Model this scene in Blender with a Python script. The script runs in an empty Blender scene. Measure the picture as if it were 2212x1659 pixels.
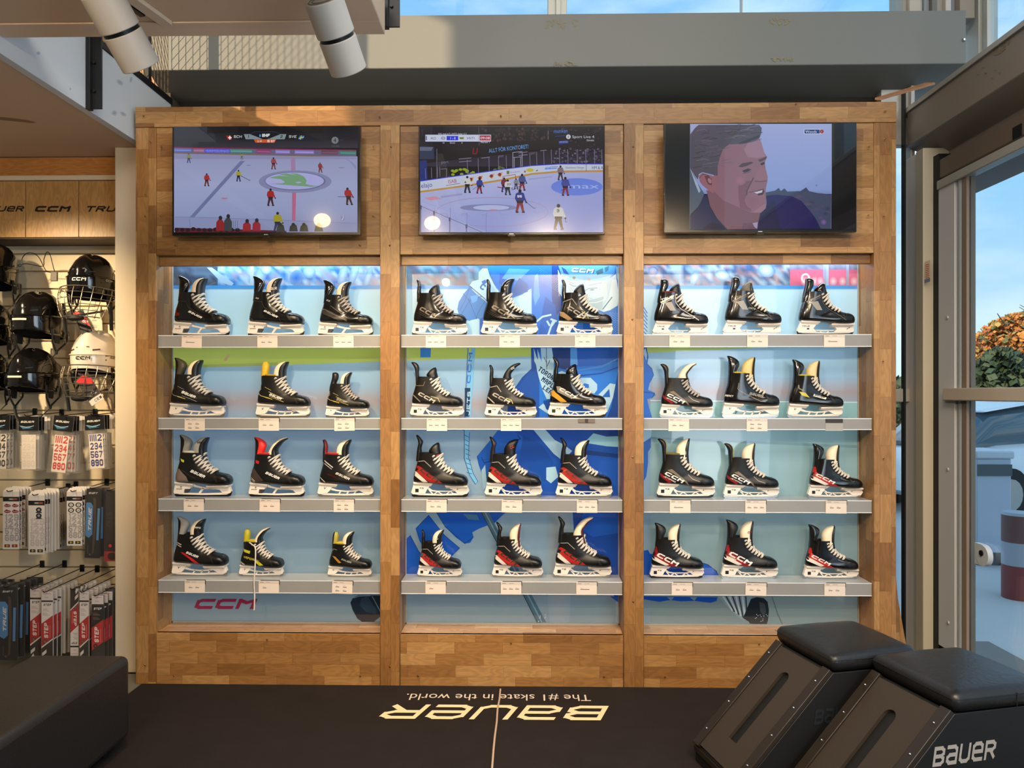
import bpy, bmesh, math, random
from mathutils import Vector, Matrix
from mathutils.bvhtree import BVHTree
from mathutils.geometry import tessellate_polygon
random.seed(7)
SC = bpy.context.scene
COL = SC.collection
R = random.random
def U(a, b): return a + (b - a) * random.random()

# ------------------------------------------------------------------ camera
EYE = 1.465
YAW = 0.0185
F = 1600.0
HOR = 850.0
cd = bpy.data.cameras.new('camera')
cd.sensor_width = 36.0
cd.lens = F / 2212 * 36.0
cd.shift_y = (HOR - 829.5) / 2212
cd.clip_start = 0.05
cam = bpy.data.objects.new('camera', cd)
COL.objects.link(cam)
cam.location = (0, 0, EYE)
cam.rotation_euler = (math.pi / 2, 0, YAW)
SC.camera = cam

def ray(px, py):
    u = (px - 1106) / F
    v = -(py - HOR) / F
    c, s = math.cos(YAW), math.sin(YAW)
    return Vector((-s + c * u, c + s * u, v))
def at_y(px, py, Y):
    d = ray(px, py); t = Y / d.y
    return Vector((d.x * t, Y, EYE + d.z * t))
def at_x(px, py, X):
    d = ray(px, py); t = X / d.x
    return Vector((X, d.y * t, EYE + d.z * t))
def at_z(px, py, Z):
    d = ray(px, py); t = (Z - EYE) / d.z
    return Vector((d.x * t, d.y * t, Z))
def XA(px, Y): return at_y(px, HOR, Y).x
def ZA(py, Y, px=1106): return at_y(px, py, Y).z

# ------------------------------------------------------------------ world, sun, exposure
SC.view_settings.view_transform = 'Standard'
SC.view_settings.look = 'None'
SC.view_settings.exposure = 0.0
SC.view_settings.gamma = 1.0
SC.view_settings.use_curve_mapping = False

def lin(c):
    o = []
    for v in c[:3]:
        v = v / 255.0
        o.append(v / 12.92 if v <= 0.04045 else ((v + 0.055) / 1.055) ** 2.4)
    return (o[0], o[1], o[2], 1.0)

w = bpy.data.worlds.new('sky'); SC.world = w
w.use_nodes = True
nt = w.node_tree; nt.nodes.clear()
def N(nt, t, **kw):
    n = nt.nodes.new(t)
    for k, v in kw.items():
        if k.startswith('i_'): n.inputs[k[2:].replace('_', ' ')].default_value = v
        else: setattr(n, k, v)
    return n
out = N(nt, 'ShaderNodeOutputWorld'); bg = N(nt, 'ShaderNodeBackground')
tc = N(nt, 'ShaderNodeTexCoord'); sep = N(nt, 'ShaderNodeSeparateXYZ')
nt.links.new(tc.outputs['Generated'], sep.inputs[0])
rmp = N(nt, 'ShaderNodeValToRGB')
rmp.color_ramp.elements[0].position = 0.0; rmp.color_ramp.elements[0].color = lin((214, 230, 238))
rmp.color_ramp.elements[1].position = 0.7; rmp.color_ramp.elements[1].color = lin((104, 168, 222))
e = rmp.color_ramp.elements.new(0.22); e.color = lin((156, 202, 234))
nt.links.new(sep.outputs['Z'], rmp.inputs[0])
mp = N(nt, 'ShaderNodeMapping'); mp.inputs['Scale'].default_value = (1.0, 1.0, 3.2)
nt.links.new(tc.outputs['Generated'], mp.inputs[0])
nz = N(nt, 'ShaderNodeTexNoise'); nz.inputs['Scale'].default_value = 2.3; nz.inputs['Detail'].default_value = 7; nz.inputs['Roughness'].default_value = 0.55
nt.links.new(mp.outputs[0], nz.inputs['Vector'])
r2 = N(nt, 'ShaderNodeValToRGB')
r2.color_ramp.elements[0].position = 0.40; r2.color_ramp.elements[1].position = 0.62
nt.links.new(nz.outputs[0], r2.inputs[0])
mx = N(nt, 'ShaderNodeMix', data_type='RGBA'); mx.inputs[7].default_value = lin((232, 243, 250))
nt.links.new(r2.outputs[0], mx.inputs[0]); nt.links.new(rmp.outputs[0], mx.inputs[6])
nt.links.new(mx.outputs[2], bg.inputs[0]); bg.inputs[1].default_value = 1.65
nt.links.new(bg.outputs[0], out.inputs[0])

sd = bpy.data.lights.new('sun', 'SUN'); sd.energy = 6.0; sd.angle = 0.012; sd.color = (1.0, 0.74, 0.46)
sun = bpy.data.objects.new('sun', sd); COL.objects.link(sun)
SUND = Vector((1.0, 0.95, -0.42)).normalized()
sun.rotation_euler = SUND.to_track_quat('-Z', 'Y').to_euler()
sun.location = (-6, -4, 6)

def spot(name, loc, tgt, energy, size, color=(1, 0.75, 0.47), blend=0.6, radius=0.035):
    l = bpy.data.lights.new(name, 'SPOT'); l.energy = energy; l.spot_size = size; l.spot_blend = blend
    l.color = color; l.shadow_soft_size = radius
    o = bpy.data.objects.new(name, l); COL.objects.link(o); o.location = loc
    d = Vector(tgt) - Vector(loc); o.rotation_euler = d.to_track_quat('-Z', 'Y').to_euler()
    return o
def area(name, loc, direction, energy, sx, sy, color=(1, 1, 1)):
    l = bpy.data.lights.new(name, 'AREA'); l.energy = energy; l.shape = 'RECTANGLE'; l.size = sx; l.size_y = sy
    l.color = color
    o = bpy.data.objects.new(name, l); COL.objects.link(o); o.location = loc
    o.rotation_euler = Vector(direction).to_track_quat('-Z', 'Y').to_euler()
    return o

# added fill light high behind the camera, lifts the whole room
area('ceiling_fill_light', (0.3, -.4, 5.1), (0.0, 0.35, -1), 205, 3.6, 1.3, (1.0, 0.90, 0.78))
# added cool fill at the right, stands in for window daylight
area('side_fill_light', (2.15, -.6, 1.7), (-1, 0.25, 0.05), 90, 2.2, 2.4, (0.80, 0.90, 1.0))

# ------------------------------------------------------------------ materials
MATS = {}
def mat(name, color=(128, 128, 128), rough=0.5, metal=0.0, coat=0.0, spec=0.5, emit=None, estr=1.0, bump=0.0, bscale=80.0, alpha=1.0, trans=0.0, ior=1.45, vary=0.0, vscale=3.0, coatr=0.05):
    if name in MATS: return MATS[name]
    m = bpy.data.materials.new(name); m.use_nodes = True
    nt = m.node_tree; b = nt.nodes['Principled BSDF']
    c = lin(color)
    b.inputs['Base Color'].default_value = c
    b.inputs['Roughness'].default_value = rough
    b.inputs['Metallic'].default_value = metal
    b.inputs['Coat Weight'].default_value = coat
    b.inputs['Coat Roughness'].default_value = coatr
    b.inputs['Specular IOR Level'].default_value = spec
    b.inputs['Transmission Weight'].default_value = trans
    b.inputs['IOR'].default_value = ior
    b.inputs['Alpha'].default_value = alpha
    if emit is not None:
        b.inputs['Emission Color'].default_value = lin(emit); b.inputs['Emission Strength'].default_value = estr
    tcn = N(nt, 'ShaderNodeTexCoord')
    if vary > 0:
        nn = N(nt, 'ShaderNodeTexNoise'); nn.inputs['Scale'].default_value = vscale; nn.inputs['Detail'].default_value = 6
        nt.links.new(tcn.outputs['Object'], nn.inputs['Vector'])
        hs = N(nt, 'ShaderNodeMapRange'); hs.inputs[3].default_value = 1 - vary; hs.inputs[4].default_value = 1 + vary
        nt.links.new(nn.outputs[0], hs.inputs[0])
        mm = N(nt, 'ShaderNodeMix', data_type='RGBA', blend_type='MULTIPLY'); mm.inputs[0].default_value = 1; mm.inputs[6].default_value = c
        nt.links.new(hs.outputs[0], mm.inputs[7]); nt.links.new(mm.outputs[2], b.inputs['Base Color'])
    if bump > 0:
        nb = N(nt, 'ShaderNodeTexNoise'); nb.inputs['Scale'].default_value = bscale; nb.inputs['Detail'].default_value = 4
        nt.links.new(tcn.outputs['Object'], nb.inputs['Vector'])
        bp = N(nt, 'ShaderNodeBump'); bp.inputs['Strength'].default_value = bump; bp.inputs['Distance'].default_value = 0.01
        nt.links.new(nb.outputs[0], bp.inputs['Height']); nt.links.new(bp.outputs[0], b.inputs['Normal'])
    MATS[name] = m
    return m

def pic_mat(name, base=1.0, emit=0.0, rough=0.5, coat=0.0, spec=0.5, alpha=1.0):
    """printed or lit picture: colours live in the mesh's colour attribute"""
    if name in MATS: return MATS[name]
    m = bpy.data.materials.new(name); m.use_nodes = True
    nt = m.node_tree; b = nt.nodes['Principled BSDF']
    a = N(nt, 'ShaderNodeAttribute'); a.attribute_name = 'Col'
    if base > 0:
        mm = N(nt, 'ShaderNodeMix', data_type='RGBA', blend_type='MULTIPLY'); mm.inputs[0].default_value = 1
        mm.inputs[7].default_value = (base, base, base, 1)
        nt.links.new(a.outputs['Color'], mm.inputs[6]); nt.links.new(mm.outputs[2], b.inputs['Base Color'])
    else:
        b.inputs['Base Color'].default_value = (0.004, 0.004, 0.005, 1)
    if emit > 0:
        nt.links.new(a.outputs['Color'], b.inputs['Emission Color']); b.inputs['Emission Strength'].default_value = emit
    b.inputs['Roughness'].default_value = rough
    b.inputs['Coat Weight'].default_value = coat; b.inputs['Coat Roughness'].default_value = 0.02
    b.inputs['Specular IOR Level'].default_value = spec
    b.inputs['Alpha'].default_value = alpha
    MATS[name] = m
    return m

def glass_mat(name, tint=(235, 245, 250), refl=0.10, rough=0.0):
    if name in MATS: return MATS[name]
    m = bpy.data.materials.new(name); m.use_nodes = True
    nt = m.node_tree; nt.nodes.clear()
    o = N(nt, 'ShaderNodeOutputMaterial'); t = N(nt, 'ShaderNodeBsdfTransparent'); g = N(nt, 'ShaderNodeBsdfGlossy')
    t.inputs[0].default_value = lin(tint); g.inputs['Roughness'].default_value = rough
    lw = N(nt, 'ShaderNodeLayerWeight'); lw.inputs[0].default_value = 0.5
    pw = N(nt, 'ShaderNodeMath', operation='POWER'); pw.inputs[1].default_value = 5.0
    nt.links.new(lw.outputs['Facing'], pw.inputs[0])
    ad = N(nt, 'ShaderNodeMath', operation='MULTIPLY_ADD'); ad.inputs[1].default_value = 0.8; ad.inputs[2].default_value = refl
    nt.links.new(pw.outputs[0], ad.inputs[0])
    mxs = N(nt, 'ShaderNodeMixShader'); nt.links.new(ad.outputs[0], mxs.inputs[0])
    nt.links.new(t.outputs[0], mxs.inputs[1]); nt.links.new(g.outputs[0], mxs.inputs[2]); nt.links.new(mxs.outputs[0], o.inputs[0])
    MATS[name] = m
    return m

def wood_mat(name, vertical=False, sw=0.058, ln=0.24, cols=None, rough=0.38, seam=0.35, dark=1.0, joint=True):
    """butcher-block oak: staves of random tone, offset joints, grain and cathedral figure"""
    if name in MATS: return MATS[name]
    m = bpy.data.materials.new(name); m.use_nodes = True
    nt = m.node_tree; b = nt.nodes['Principled BSDF']; L = nt.links.new
    tcn = N(nt, 'ShaderNodeTexCoord'); sp = N(nt, 'ShaderNodeSeparateXYZ'); L(tcn.outputs['Object'], sp.inputs[0])
    def M(op, a, b2=None, c=None):
        n = N(nt, 'ShaderNodeMath', operation=op)
        for i, v in enumerate((a, b2, c)):
            if v is None: continue
            if isinstance(v, (int, float)): n.inputs[i].default_value = v
            else: L(v, n.inputs[i])
        return n.outputs[0]
    if vertical:
        A = sp.outputs['Z']; B = M('ADD', sp.outputs['X'], sp.outputs['Y'])
    else:
        A = sp.outputs['X']; B = M('SUBTRACT', sp.outputs['Z'], sp.outputs['Y'])
    bb = M('DIVIDE', B, sw); row = M('FLOOR', bb); fb = M('FRACT', bb)
    wn = N(nt, 'ShaderNodeTexWhiteNoise', noise_dimensions='1D'); L(row, wn.inputs['W'])
    aa = M('ADD', M('DIVIDE', A, ln), M('MULTIPLY', wn.outputs['Value'], 7.3))
    colm = M('FLOOR', aa); fa = M('FRACT', aa)
    cv = N(nt, 'ShaderNodeCombineXYZ'); L(row, cv.inputs[0]); L(colm, cv.inputs[1])
    wc = N(nt, 'ShaderNodeTexWhiteNoise', noise_dimensions='3D'); L(cv.outputs[0], wc.inputs['Vector'])
    cell = wc.outputs['Value']
    rp = N(nt, 'ShaderNodeValToRGB')
    cols = cols or [(122, 82, 43), (142, 99, 54), (152, 109, 61), (170, 129, 80), (132, 90, 48)]
    els = rp.color_ramp.elements
    els[0].position = 0; els[0].color = lin(cols[0]); els[1].position = 1; els[1].color = lin(cols[-1])
    for i, c in enumerate(cols[1:-1]):
        e = els.new((i + 1) / (len(cols) - 1)); e.color = lin(c)
    L(cell, rp.inputs[0])
    cz = M('MULTIPLY', cell, 37.0)
    g1v = N(nt, 'ShaderNodeCombineXYZ'); L(M('MULTIPLY', A, 7.0), g1v.inputs[0]); L(M('MULTIPLY', B, 190.0), g1v.inputs[1]); L(cz, g1v.inputs[2])
    g1 = N(nt, 'ShaderNodeTexNoise'); g1.inputs['Scale'].default_value = 1; g1.inputs['Detail'].default_value = 3; L(g1v.outputs[0], g1.inputs['Vector'])
    g2v = N(nt, 'ShaderNodeCombineXYZ'); L(M('MULTIPLY', A, 4.0), g2v.inputs[0]); L(M('MULTIPLY', B, 14.0), g2v.inputs[1]); L(cz, g2v.inputs[2])
    g2 = N(nt, 'ShaderNodeTexNoise'); g2.inputs['Scale'].default_value = 1; g2.inputs['Detail'].default_value = 2; L(g2v.outputs[0], g2.inputs['Vector'])
    ring = M('SINE', M('MULTIPLY', g2.outputs[0], 60.0))
    gr = M('ADD', M('MULTIPLY', g1.outputs[0], 0.40), M('MULTIPLY', ring, 0.10))
    gr = M('ADD', gr, 0.80)
    s1 = M('LESS_THAN', fb, 0.03); s2 = M('LESS_THAN', fa, 0.008)
    sm = M('MAXIMUM', s1, s2) if joint else s1
    gr = M('MULTIPLY', gr, M('SUBTRACT', 1.0, M('MULTIPLY', sm, seam)))
    gr = M('MULTIPLY', gr, dark)
    mm = N(nt, 'ShaderNodeMix', data_type='RGBA', blend_type='MULTIPLY'); mm.inputs[0].default_value = 1
    L(rp.outputs[0], mm.inputs[6]); L(gr, mm.inputs[7]); L(mm.outputs[2], b.inputs['Base Color'])
    b.inputs['Roughness'].default_value = rough
    MATS[name] = m
    return m

# ------------------------------------------------------------------ mesh building
class MB:
    def __init__(s): s.v = []; s.f = []; s.mi = []; s.cm = 0
    def add(s, vs, fs):
        o = len(s.v); s.v += [Vector(v) for v in vs]
        for f in fs: s.f.append([i + o for i in f]); s.mi.append(s.cm)
        return s
    def box(s, x0, x1, y0, y1, z0, z1):
        return s.add([(x0, y0, z0), (x1, y0, z0), (x1, y1, z0), (x0, y1, z0), (x0, y0, z1), (x1, y0, z1), (x1, y1, z1), (x0, y1, z1)],
                     [(3, 2, 1, 0), (4, 5, 6, 7), (0, 1, 5, 4), (1, 2, 6, 5), (2, 3, 7, 6), (3, 0, 4, 7)])
    def prism(s, a, b):
        n = len(a); vs = list(a) + list(b)
        fs = [list(range(n))[::-1], [n + i for i in range(n)]]
        for i in range(n): j = (i + 1) % n; fs.append([i, j, n + j, n + i])
        return s.add(vs, fs)
    def ext(s, poly, f0, f1):
        """poly of 2D points, f0/f1 map (u,v)->3D for both ends"""
        return s.prism([f0(*p) for p in poly], [f1(*p) for p in poly])
    def loft(s, loops, cap0=True, cap1=True):
        n = len(loops[0]); vs = [p for l in loops for p in l]; fs = []
        for k in range(len(loops) - 1):
            for i in range(n):
                j = (i + 1) % n; fs.append([k * n + i, k * n + j, (k + 1) * n + j, (k + 1) * n + i])
        if cap0: fs.append(list(range(n))[::-1])
        if cap1: fs.append([(len(loops) - 1) * n + i for i in range(n)])
        return s.add(vs, fs)
    def tube(s, pts, r, n=8, cap=True, flat=1.0):
        pts = [Vector(p) for p in pts]; loops = []; up = None
        for i, p in enumerate(pts):
            t = (pts[min(i + 1, len(pts) - 1)] - pts[max(i - 1, 0)])
            if t.length < 1e-9: t = Vector((0, 0, 1))
            t.normalize()
            if up is None:
                up = t.orthogonal().normalized()
            up = (up - t * up.dot(t))
            if up.length < 1e-6: up = t.orthogonal()
            up.normalize()
            bn = t.cross(up); rr = r[i] if isinstance(r, (list, tuple)) else r
            loops.append([p + up * (math.cos(a) * rr) + bn * (math.sin(a) * rr * flat) for a in [2 * math.pi * k / n for k in range(n)]])
        return s.loft(loops, cap, cap)
    def cyl(s, p0, p1, r0, r1=None, n=20): return s.tube([p0, p1], [r0, r0 if r1 is None else r1], n)
    def ball(s, c, r, n=10, m=6):
        c = Vector(c); loops = []
        rx, ry, rz = r if isinstance(r, (tuple, list)) else (r, r, r)
        for k in range(1, m):
            a = math.pi * k / m
            loops.append([c + Vector((rx * math.sin(a) * math.cos(t), ry * math.sin(a) * math.sin(t), -rz * math.cos(a))) for t in [2 * math.pi * i / n for i in range(n)]])
        return s.loft(loops)
    def build(s, name, mats, parent=None, smooth=False, bevel=0.0, seg=2, sub=0, angle=40, loc=None):
        me = bpy.data.meshes.new(name); me.from_pydata([tuple(v) for v in s.v], [], s.f); me.update()
        if not isinstance(mats, (list, tuple)): mats = [mats]
        for m in mats: me.materials.append(m)
        if len(mats) > 1:
            for p, i in zip(me.polygons, s.mi): p.material_index = i
        bm = bmesh.new(); bm.from_mesh(me); bmesh.ops.recalc_face_normals(bm, faces=bm.faces[:]); bm.to_mesh(me); bm.free()
        o = bpy.data.objects.new(name, me); COL.objects.link(o)
        if parent is not None: o.parent = parent
        if loc is not None: o.location = loc
        if bevel > 0:
            b = o.modifiers.new('bevel', 'BEVEL'); b.width = bevel; b.segments = seg; b.limit_method = 'ANGLE'; b.angle_limit = math.radians(35)
        if sub > 0:
            b = o.modifiers.new('sub', 'SUBSURF'); b.levels = sub; b.render_levels = sub
        if smooth or sub or bevel > 0:
            for p in me.polygons: p.use_smooth = True
            if not sub:
                try:
                    me.set_sharp_from_angle(angle=math.radians(angle))
                except Exception: pass
        return o

def empty(name, loc=(0, 0, 0), rz=0.0):
    o = bpy.data.objects.new(name, None); COL.objects.link(o); o.location = loc; o.rotation_euler = (0, 0, rz)
    o.empty_display_size = 0.05
    return o
def tag(o, label=None, cat=None, group=None, kind=None):
    if label: o['label'] = label
    if cat: o['category'] = cat
    if group: o['group'] = group
    if kind: o['kind'] = kind
    return o
def copy_tree(o, parent=None):
    c = o.copy(); COL.objects.link(c)
    if parent is not None: c.parent = parent
    for ch in list(o.children): copy_tree(ch, c)
    return c

# ------------------------------------------------------------------ lettering made of strokes
GL = {'A': '00 05 16 36 45 40|03 43', 'B': '00 06 36 45 44 33 03|33 42 41 30 00', 'C': '45 36 16 05 01 10 30 41', 'D': '00 06 36 45 41 30 00',
      'E': '46 06 00 40|03 33', 'F': '46 06 00|03 33', 'G': '45 36 16 05 01 10 30 41 43 23', 'H': '00 06|40 46|03 43', 'I': '00 06',
      'J': '46 41 30 10 01', 'K': '00 06|46 03 40', 'L': '06 00 40', 'M': '00 06 23 46 40', 'N': '00 06 40 46', 'O': '10 01 05 16 36 45 41 30 10',
      'P': '00 06 36 45 44 33 03', 'R': '00 06 36 45 44 33 03|23 40', 'S': '45 36 16 05 04 13 33 42 41 30 10 01', 'T': '06 46|26 20',
      'U': '06 01 10 30 41 46', 'V': '06 20 46', 'W': '06 10 24 30 46', 'X': '00 46|06 40', 'Y': '06 23 46|23 20', 'Z': '06 46 00 40',
      '0': '10 01 05 16 36 45 41 30 10', '1': '05 16 10', '2': '05 16 36 45 44 00 40', '3': '05 16 36 45 44 33 13|33 42 41 30 10 01',
      '4': '30 36 02 42', '5': '46 06 03 33 42 41 30 10 01', '6': '45 36 16 05 01 10 30 41 42 33 03', '7': '06 46 10',
      '8': '10 01 02 13 33 44 45 36 16 05 04 13|33 42 41 30 10', '9': '01 10 30 41 45 36 16 05 04 13 43',
      'a': '06 36 45 40 10 01 02 13 43', 'e': '40 10 01 05 16 36 45 43 03', 'c': '46 16 05 01 10 40', 'm': '00 06 24 46 40',
      '-': '13 33', ':': '21 21|24 24', '.': '00 00', '!': '20 20|22 26', "'": '25 26', ' ': ''}
def letters(s, h, weight=0.16, aspect=1.0, shear=0.0, gap=0.32):
    """list of quads (x right, y up) for a line of text of cap height h; second value is its length"""
    quads = []; x = 0.0; k = h / 6.0; wd = weight * h
    for ch in s:
        g = GL.get(ch, '')
        mxx = 0
        for pl in g.split('|'):
            P = [(int(q[0]), int(q[1])) for q in pl.split()]
            for q in P: mxx = max(mxx, q[0])
            P = [(wd / 2 + q[0] * k * aspect, wd / 2 + q[1] / 6.0 * (h - wd)) for q in P]
            for i in range(len(P) - 1):
                a = Vector(P[i]); b = Vector(P[i + 1]); d = b - a
                if d.length < 1e-9: d = Vector((0.001, 0))
                d.normalize(); n = Vector((-d.y, d.x)) * wd / 2
                axis = abs(d.x) < 0.01 or abs(d.y) < 0.01
                e = d * wd / 2 * (0.98 if axis else 0.45)
                quads.append([(q.x + x + shear * q.y, q.y) for q in (a - e - n, b + e - n, b + e + n, a - e + n)])
        adv = (mxx * k * aspect if g else 2.2 * k * aspect)
        x += adv + wd + gap * h * 0.5 * aspect
    return quads, x - gap * h * 0.5 * aspect

_fc = {}
def font_faces(s):
    if s in _fc: return _fc[s]
    cu = bpy.data.curves.new('t', 'FONT'); cu.body = s; cu.size = 1.0; cu.resolution_u = 3
    o = bpy.data.objects.new('t', cu); COL.objects.link(o)
    dg = bpy.context.evaluated_depsgraph_get()
    me = bpy.data.meshes.new_from_object(o.evaluated_get(dg))
    fs = [[(me.vertices[i].co.x, me.vertices[i].co.y) for i in p.vertices] for p in me.polygons]
    wdt = max([p[0] for f in fs for p in f] + [0.1])
    bpy.data.objects.remove(o); bpy.data.curves.remove(cu); bpy.data.meshes.remove(me)
    _fc[s] = (fs, wdt)
    return _fc[s]

class Pic:
    """flat artwork: polygons (n-gons) with their own colours, each a hair in front of the last"""
    def __init__(s, mp, step=1.2e-5): s.mp = mp; s.n = 0; s.V = []; s.Fc = []; s.C = []; s.step = step
    def poly(s, pts, col, adv=True):
        s.n += 1 if adv else .15
        o = len(s.V)
        for p in pts: s.V.append(s.mp(p[0], p[1], s.n * s.step))
        s.Fc.append(list(range(o, o + len(pts))))
        if isinstance(col[0], (tuple, list)): s.C += [lin(c) for c in col]
        else: s.C += [lin(col)] * len(pts)
        return s
    def rect(s, x0, y0, x1, y1, col): return s.poly([(x0, y0), (x1, y0), (x1, y1), (x0, y1)], col)
    def vgrad(s, x0, x1, stops):
        for (ya, ca), (yb, cb) in zip(stops, stops[1:]): s.poly([(x0, ya), (x1, ya), (x1, yb), (x0, yb)], [ca, ca, cb, cb])
    def ell(s, cx, cy, rx, ry, col, n=18, rot=0):
        c, q = math.cos(rot), math.sin(rot)
        return s.poly([(cx + rx * math.cos(t) * c - ry * math.sin(t) * q, cy + rx * math.cos(t) * q + ry * math.sin(t) * c) for t in [2 * math.pi * i / n for i in range(n)]], col)
    def soft(s, cx, cy, rx, ry, col, edge, n=14, rot=0):
        """blurred blob: colour fades to the surrounding one"""
        s.n += 1; c, q = math.cos(rot), math.sin(rot)
        ring = [(cx + rx * math.cos(t) * c - ry * math.sin(t) * q, cy + rx * math.cos(t) * q + ry * math.sin(t) * c) for t in [2 * math.pi * i / n for i in range(n)]]
        for i in range(n): s.poly([(cx, cy), ring[i], ring[(i + 1) % n]], [col, edge, edge], adv=False)
    def line(s, pts, w, col):
        s.n += 1
        for a, b in zip(pts, pts[1:]):
            a = Vector(a); b = Vector(b); d = b - a
            if d.length < 1e-9: continue
            d.normalize(); n = Vector((-d.y, d.x)) * w / 2; e = d * w * 0.3
            s.poly([tuple(a - e - n), tuple(b + e - n), tuple(b + e + n), tuple(a - e + n)], col, adv=False)
    def ring(s, cx, cy, rx, ry, w, col, n=30, a0=0, a1=2 * math.pi):
        s.line([(cx + rx * math.cos(a0 + (a1 - a0) * i / n), cy + ry * math.sin(a0 + (a1 - a0) * i / n)) for i in range(n + 1)], w, col)
    def text(s, t, x, y, h, col, weight=0.16, aspect=1.0, shear=0.0, gap=0.32, rot=0.0, up=-1, fit=None, center=False):
        q, L = letters(t, h, weight, aspect, shear, gap); s.n += 1
        k = fit / L if fit else 1.0
        c, sn = math.cos(rot), math.sin(rot)
        x0 = -L * k / 2 if center else 0
        for f in q:
            s.poly([(x + (p[0] * k + x0) * c - p[1] * sn * up * 1.0, y + (p[0] * k + x0) * sn + p[1] * c * up) for p in f], col, adv=False)
        return s
    def font(s, t, x, y, h, col, rot=0.0, up=-1, fit=None, shear=0.0):
        fs, L = font_faces(t); s.n += 1; kx = (fit / L) if fit else h / 0.72; ky = h / 0.72
        c, sn = math.cos(rot), math.sin(rot)
        for f in fs:
            s.poly([(x + (p[0] * kx + shear * p[1] * ky) * c - p[1] * ky * sn * up, y + (p[0] * kx + shear * p[1] * ky) * sn + p[1] * ky * c * up) for p in f], col, adv=False)
        return s
    def build(s, name, m, parent=None):
        me = bpy.data.meshes.new(name); me.from_pydata([tuple(v) for v in s.V], [], s.Fc); me.update()
        ca = me.color_attributes.new('Col', 'FLOAT_COLOR', 'POINT')
        flat = [x for c in s.C for x in c]; ca.data.foreach_set('color', flat)
        me.materials.append(m)
        o = bpy.data.objects.new(name, me); COL.objects.link(o)
        if parent is not None: o.parent = parent
        return o
# ------------------------------------------------------------------ common surfaces
YF = 3.70            # front face of the display wall
YM = 3.875           # the printed mural at the back of its bays
OAKV = wood_mat('oak_vertical', True)
OAKH = wood_mat('oak_horizontal', False)
OAKP = wood_mat('oak_veneer', True, sw=0.33, ln=2.0, cols=[(188, 142, 86), (182, 136, 80), (194, 150, 94)], seam=0.0, joint=False)
OAKD = wood_mat('oak_deck', False, sw=0.058, ln=0.3, cols=[(160, 118, 82), (186, 146, 110), (205, 170, 138), (176, 134, 98)])
GREY = mat('grey_paint', (128, 130, 126), 0.5, vary=0.05, vscale=1.5)
GREYR = mat('grey_brown_paint', (126, 117, 108), 0.42, vary=0.06, vscale=1.5)
ALU = mat('satin_aluminium', (172, 171, 166), 0.38, metal=0.35)
ALUL = mat('pale_aluminium', (196, 198, 192), 0.4, metal=0.2)
CREAM = mat('cream_plaster', (206, 192, 170), 0.8, bump=0.15, bscale=14, vary=0.03)
CEILC = mat('beige_ceiling_paint', (212, 184, 154), 0.75, vary=0.03)
WHITE = mat('white_paint', (214, 214, 212), 0.55, vary=0.04, vscale=4)
BLACKM = mat('black_steel', (20, 22, 25), 0.4, metal=0.2)
RUBBER = mat('black_rubber', (10, 10, 12), 0.6)
SCREWM = mat('copper_screw', (150, 100, 56), 0.3, metal=0.9)
STEELM = mat('bright_steel', (190, 192, 195), 0.2, metal=0.95)
GLASS = glass_mat('window_glass', (238, 246, 250), 0.09)

def struct(name, mb, m, parent=None, **kw):
    o = mb.build(name, m, parent, **kw)
    if parent is None: o['kind'] = 'structure'
    return o

# ------------------------------------------------------------------ room shell
XL, XR, YB, YN, ZC = -4.0, 2.235, 4.33, -3.0, 5.3
fl = struct('floor', MB().box(XL - .2, XR + 0.5, YN - .2, YB + 0.1, -0.12, 0.0).box(XL - .2, -2.1, YB + .1, 5.1, -.12, 0), mat('grey_floor_tile', (112, 108, 102), 0.45, vary=0.06))
struct('ceiling', MB().box(XL - .2, XR + 0.6, YN - .2, 5.2, ZC, ZC + .1), mat('shop_ceiling', (176, 168, 156), 0.8))
wl = MB(); 
wl.box(XL - .15, XL, YN, 0.6, 0, ZC).box(XL - .15, XL, 0.6, 3.9, 0, 3.95).box(XL - .15, XL, 0.6, 3.9, 5.1, ZC).box(XL - .15, XL, 3.9, 5.1, 0, ZC)
struct('wall_left', wl, CREAM)
struct('wall_near', MB().box(XL, XR + .5, YN - .15, YN, 0, ZC), mat('dim_wall', (120, 112, 102), 0.8))
# back facade: sill beam, glazing above, glazing and corner post below
YBM = 4.14; zt = ZA(31, YBM); zm = ZA(145, YBM); zl = ZA(203, 4.33)
xe = XA(2087, YBM); xs = XA(318, YBM)
bp = [(YBM, zt), (YBM, zm), (4.33, zl), (4.50, zl), (4.50, zt)]
beam = struct('trim_1', MB().ext(bp, lambda y, z: (xs, y, z), lambda y, z: (xe, y, z)), GREY, bevel=0.004)
sc = MB()
for (px, py) in ((2081, 87), (322, 92), (332, 186)): 
    p = at_y(px, py, YBM); sc.cyl(p, p + Vector((0, -.012, 0)), .011, .006, 12)
sc.build('screw', STEELM, beam, smooth=True)
# scuffed glue patches on the beam
pt = Pic(lambda u, v, d: at_y(u, v, YBM - .0008 - d))
for (cx, cy, rx, ry) in ((1212, 52, 34, 9), (1685, 45, 22, 6), (1690, 128, 24, 4), (1222, 137, 24, 4)):
    for i in range(26):
        pt.soft(cx + U(-rx, rx), cy + U(-ry, ry), U(1, 6), U(.6, 2.6), (150, 138, 106), (136, 132, 118), 7, U(0, 3))
pt.build('glue_residue', pic_mat('glue_print', rough=0.7), beam)
struct('wall_back', MB().box(-2.15, 2.14, 4.42, 4.5, 0, zl + .02).box(-2.15, -2.08, 4.3, 5.1, 0, zt + .3).box(-2.15, XR + .5, 4.30, 4.45, 4.75, ZC), mat('recess_paint', (84, 76, 66), 0.7))

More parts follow.
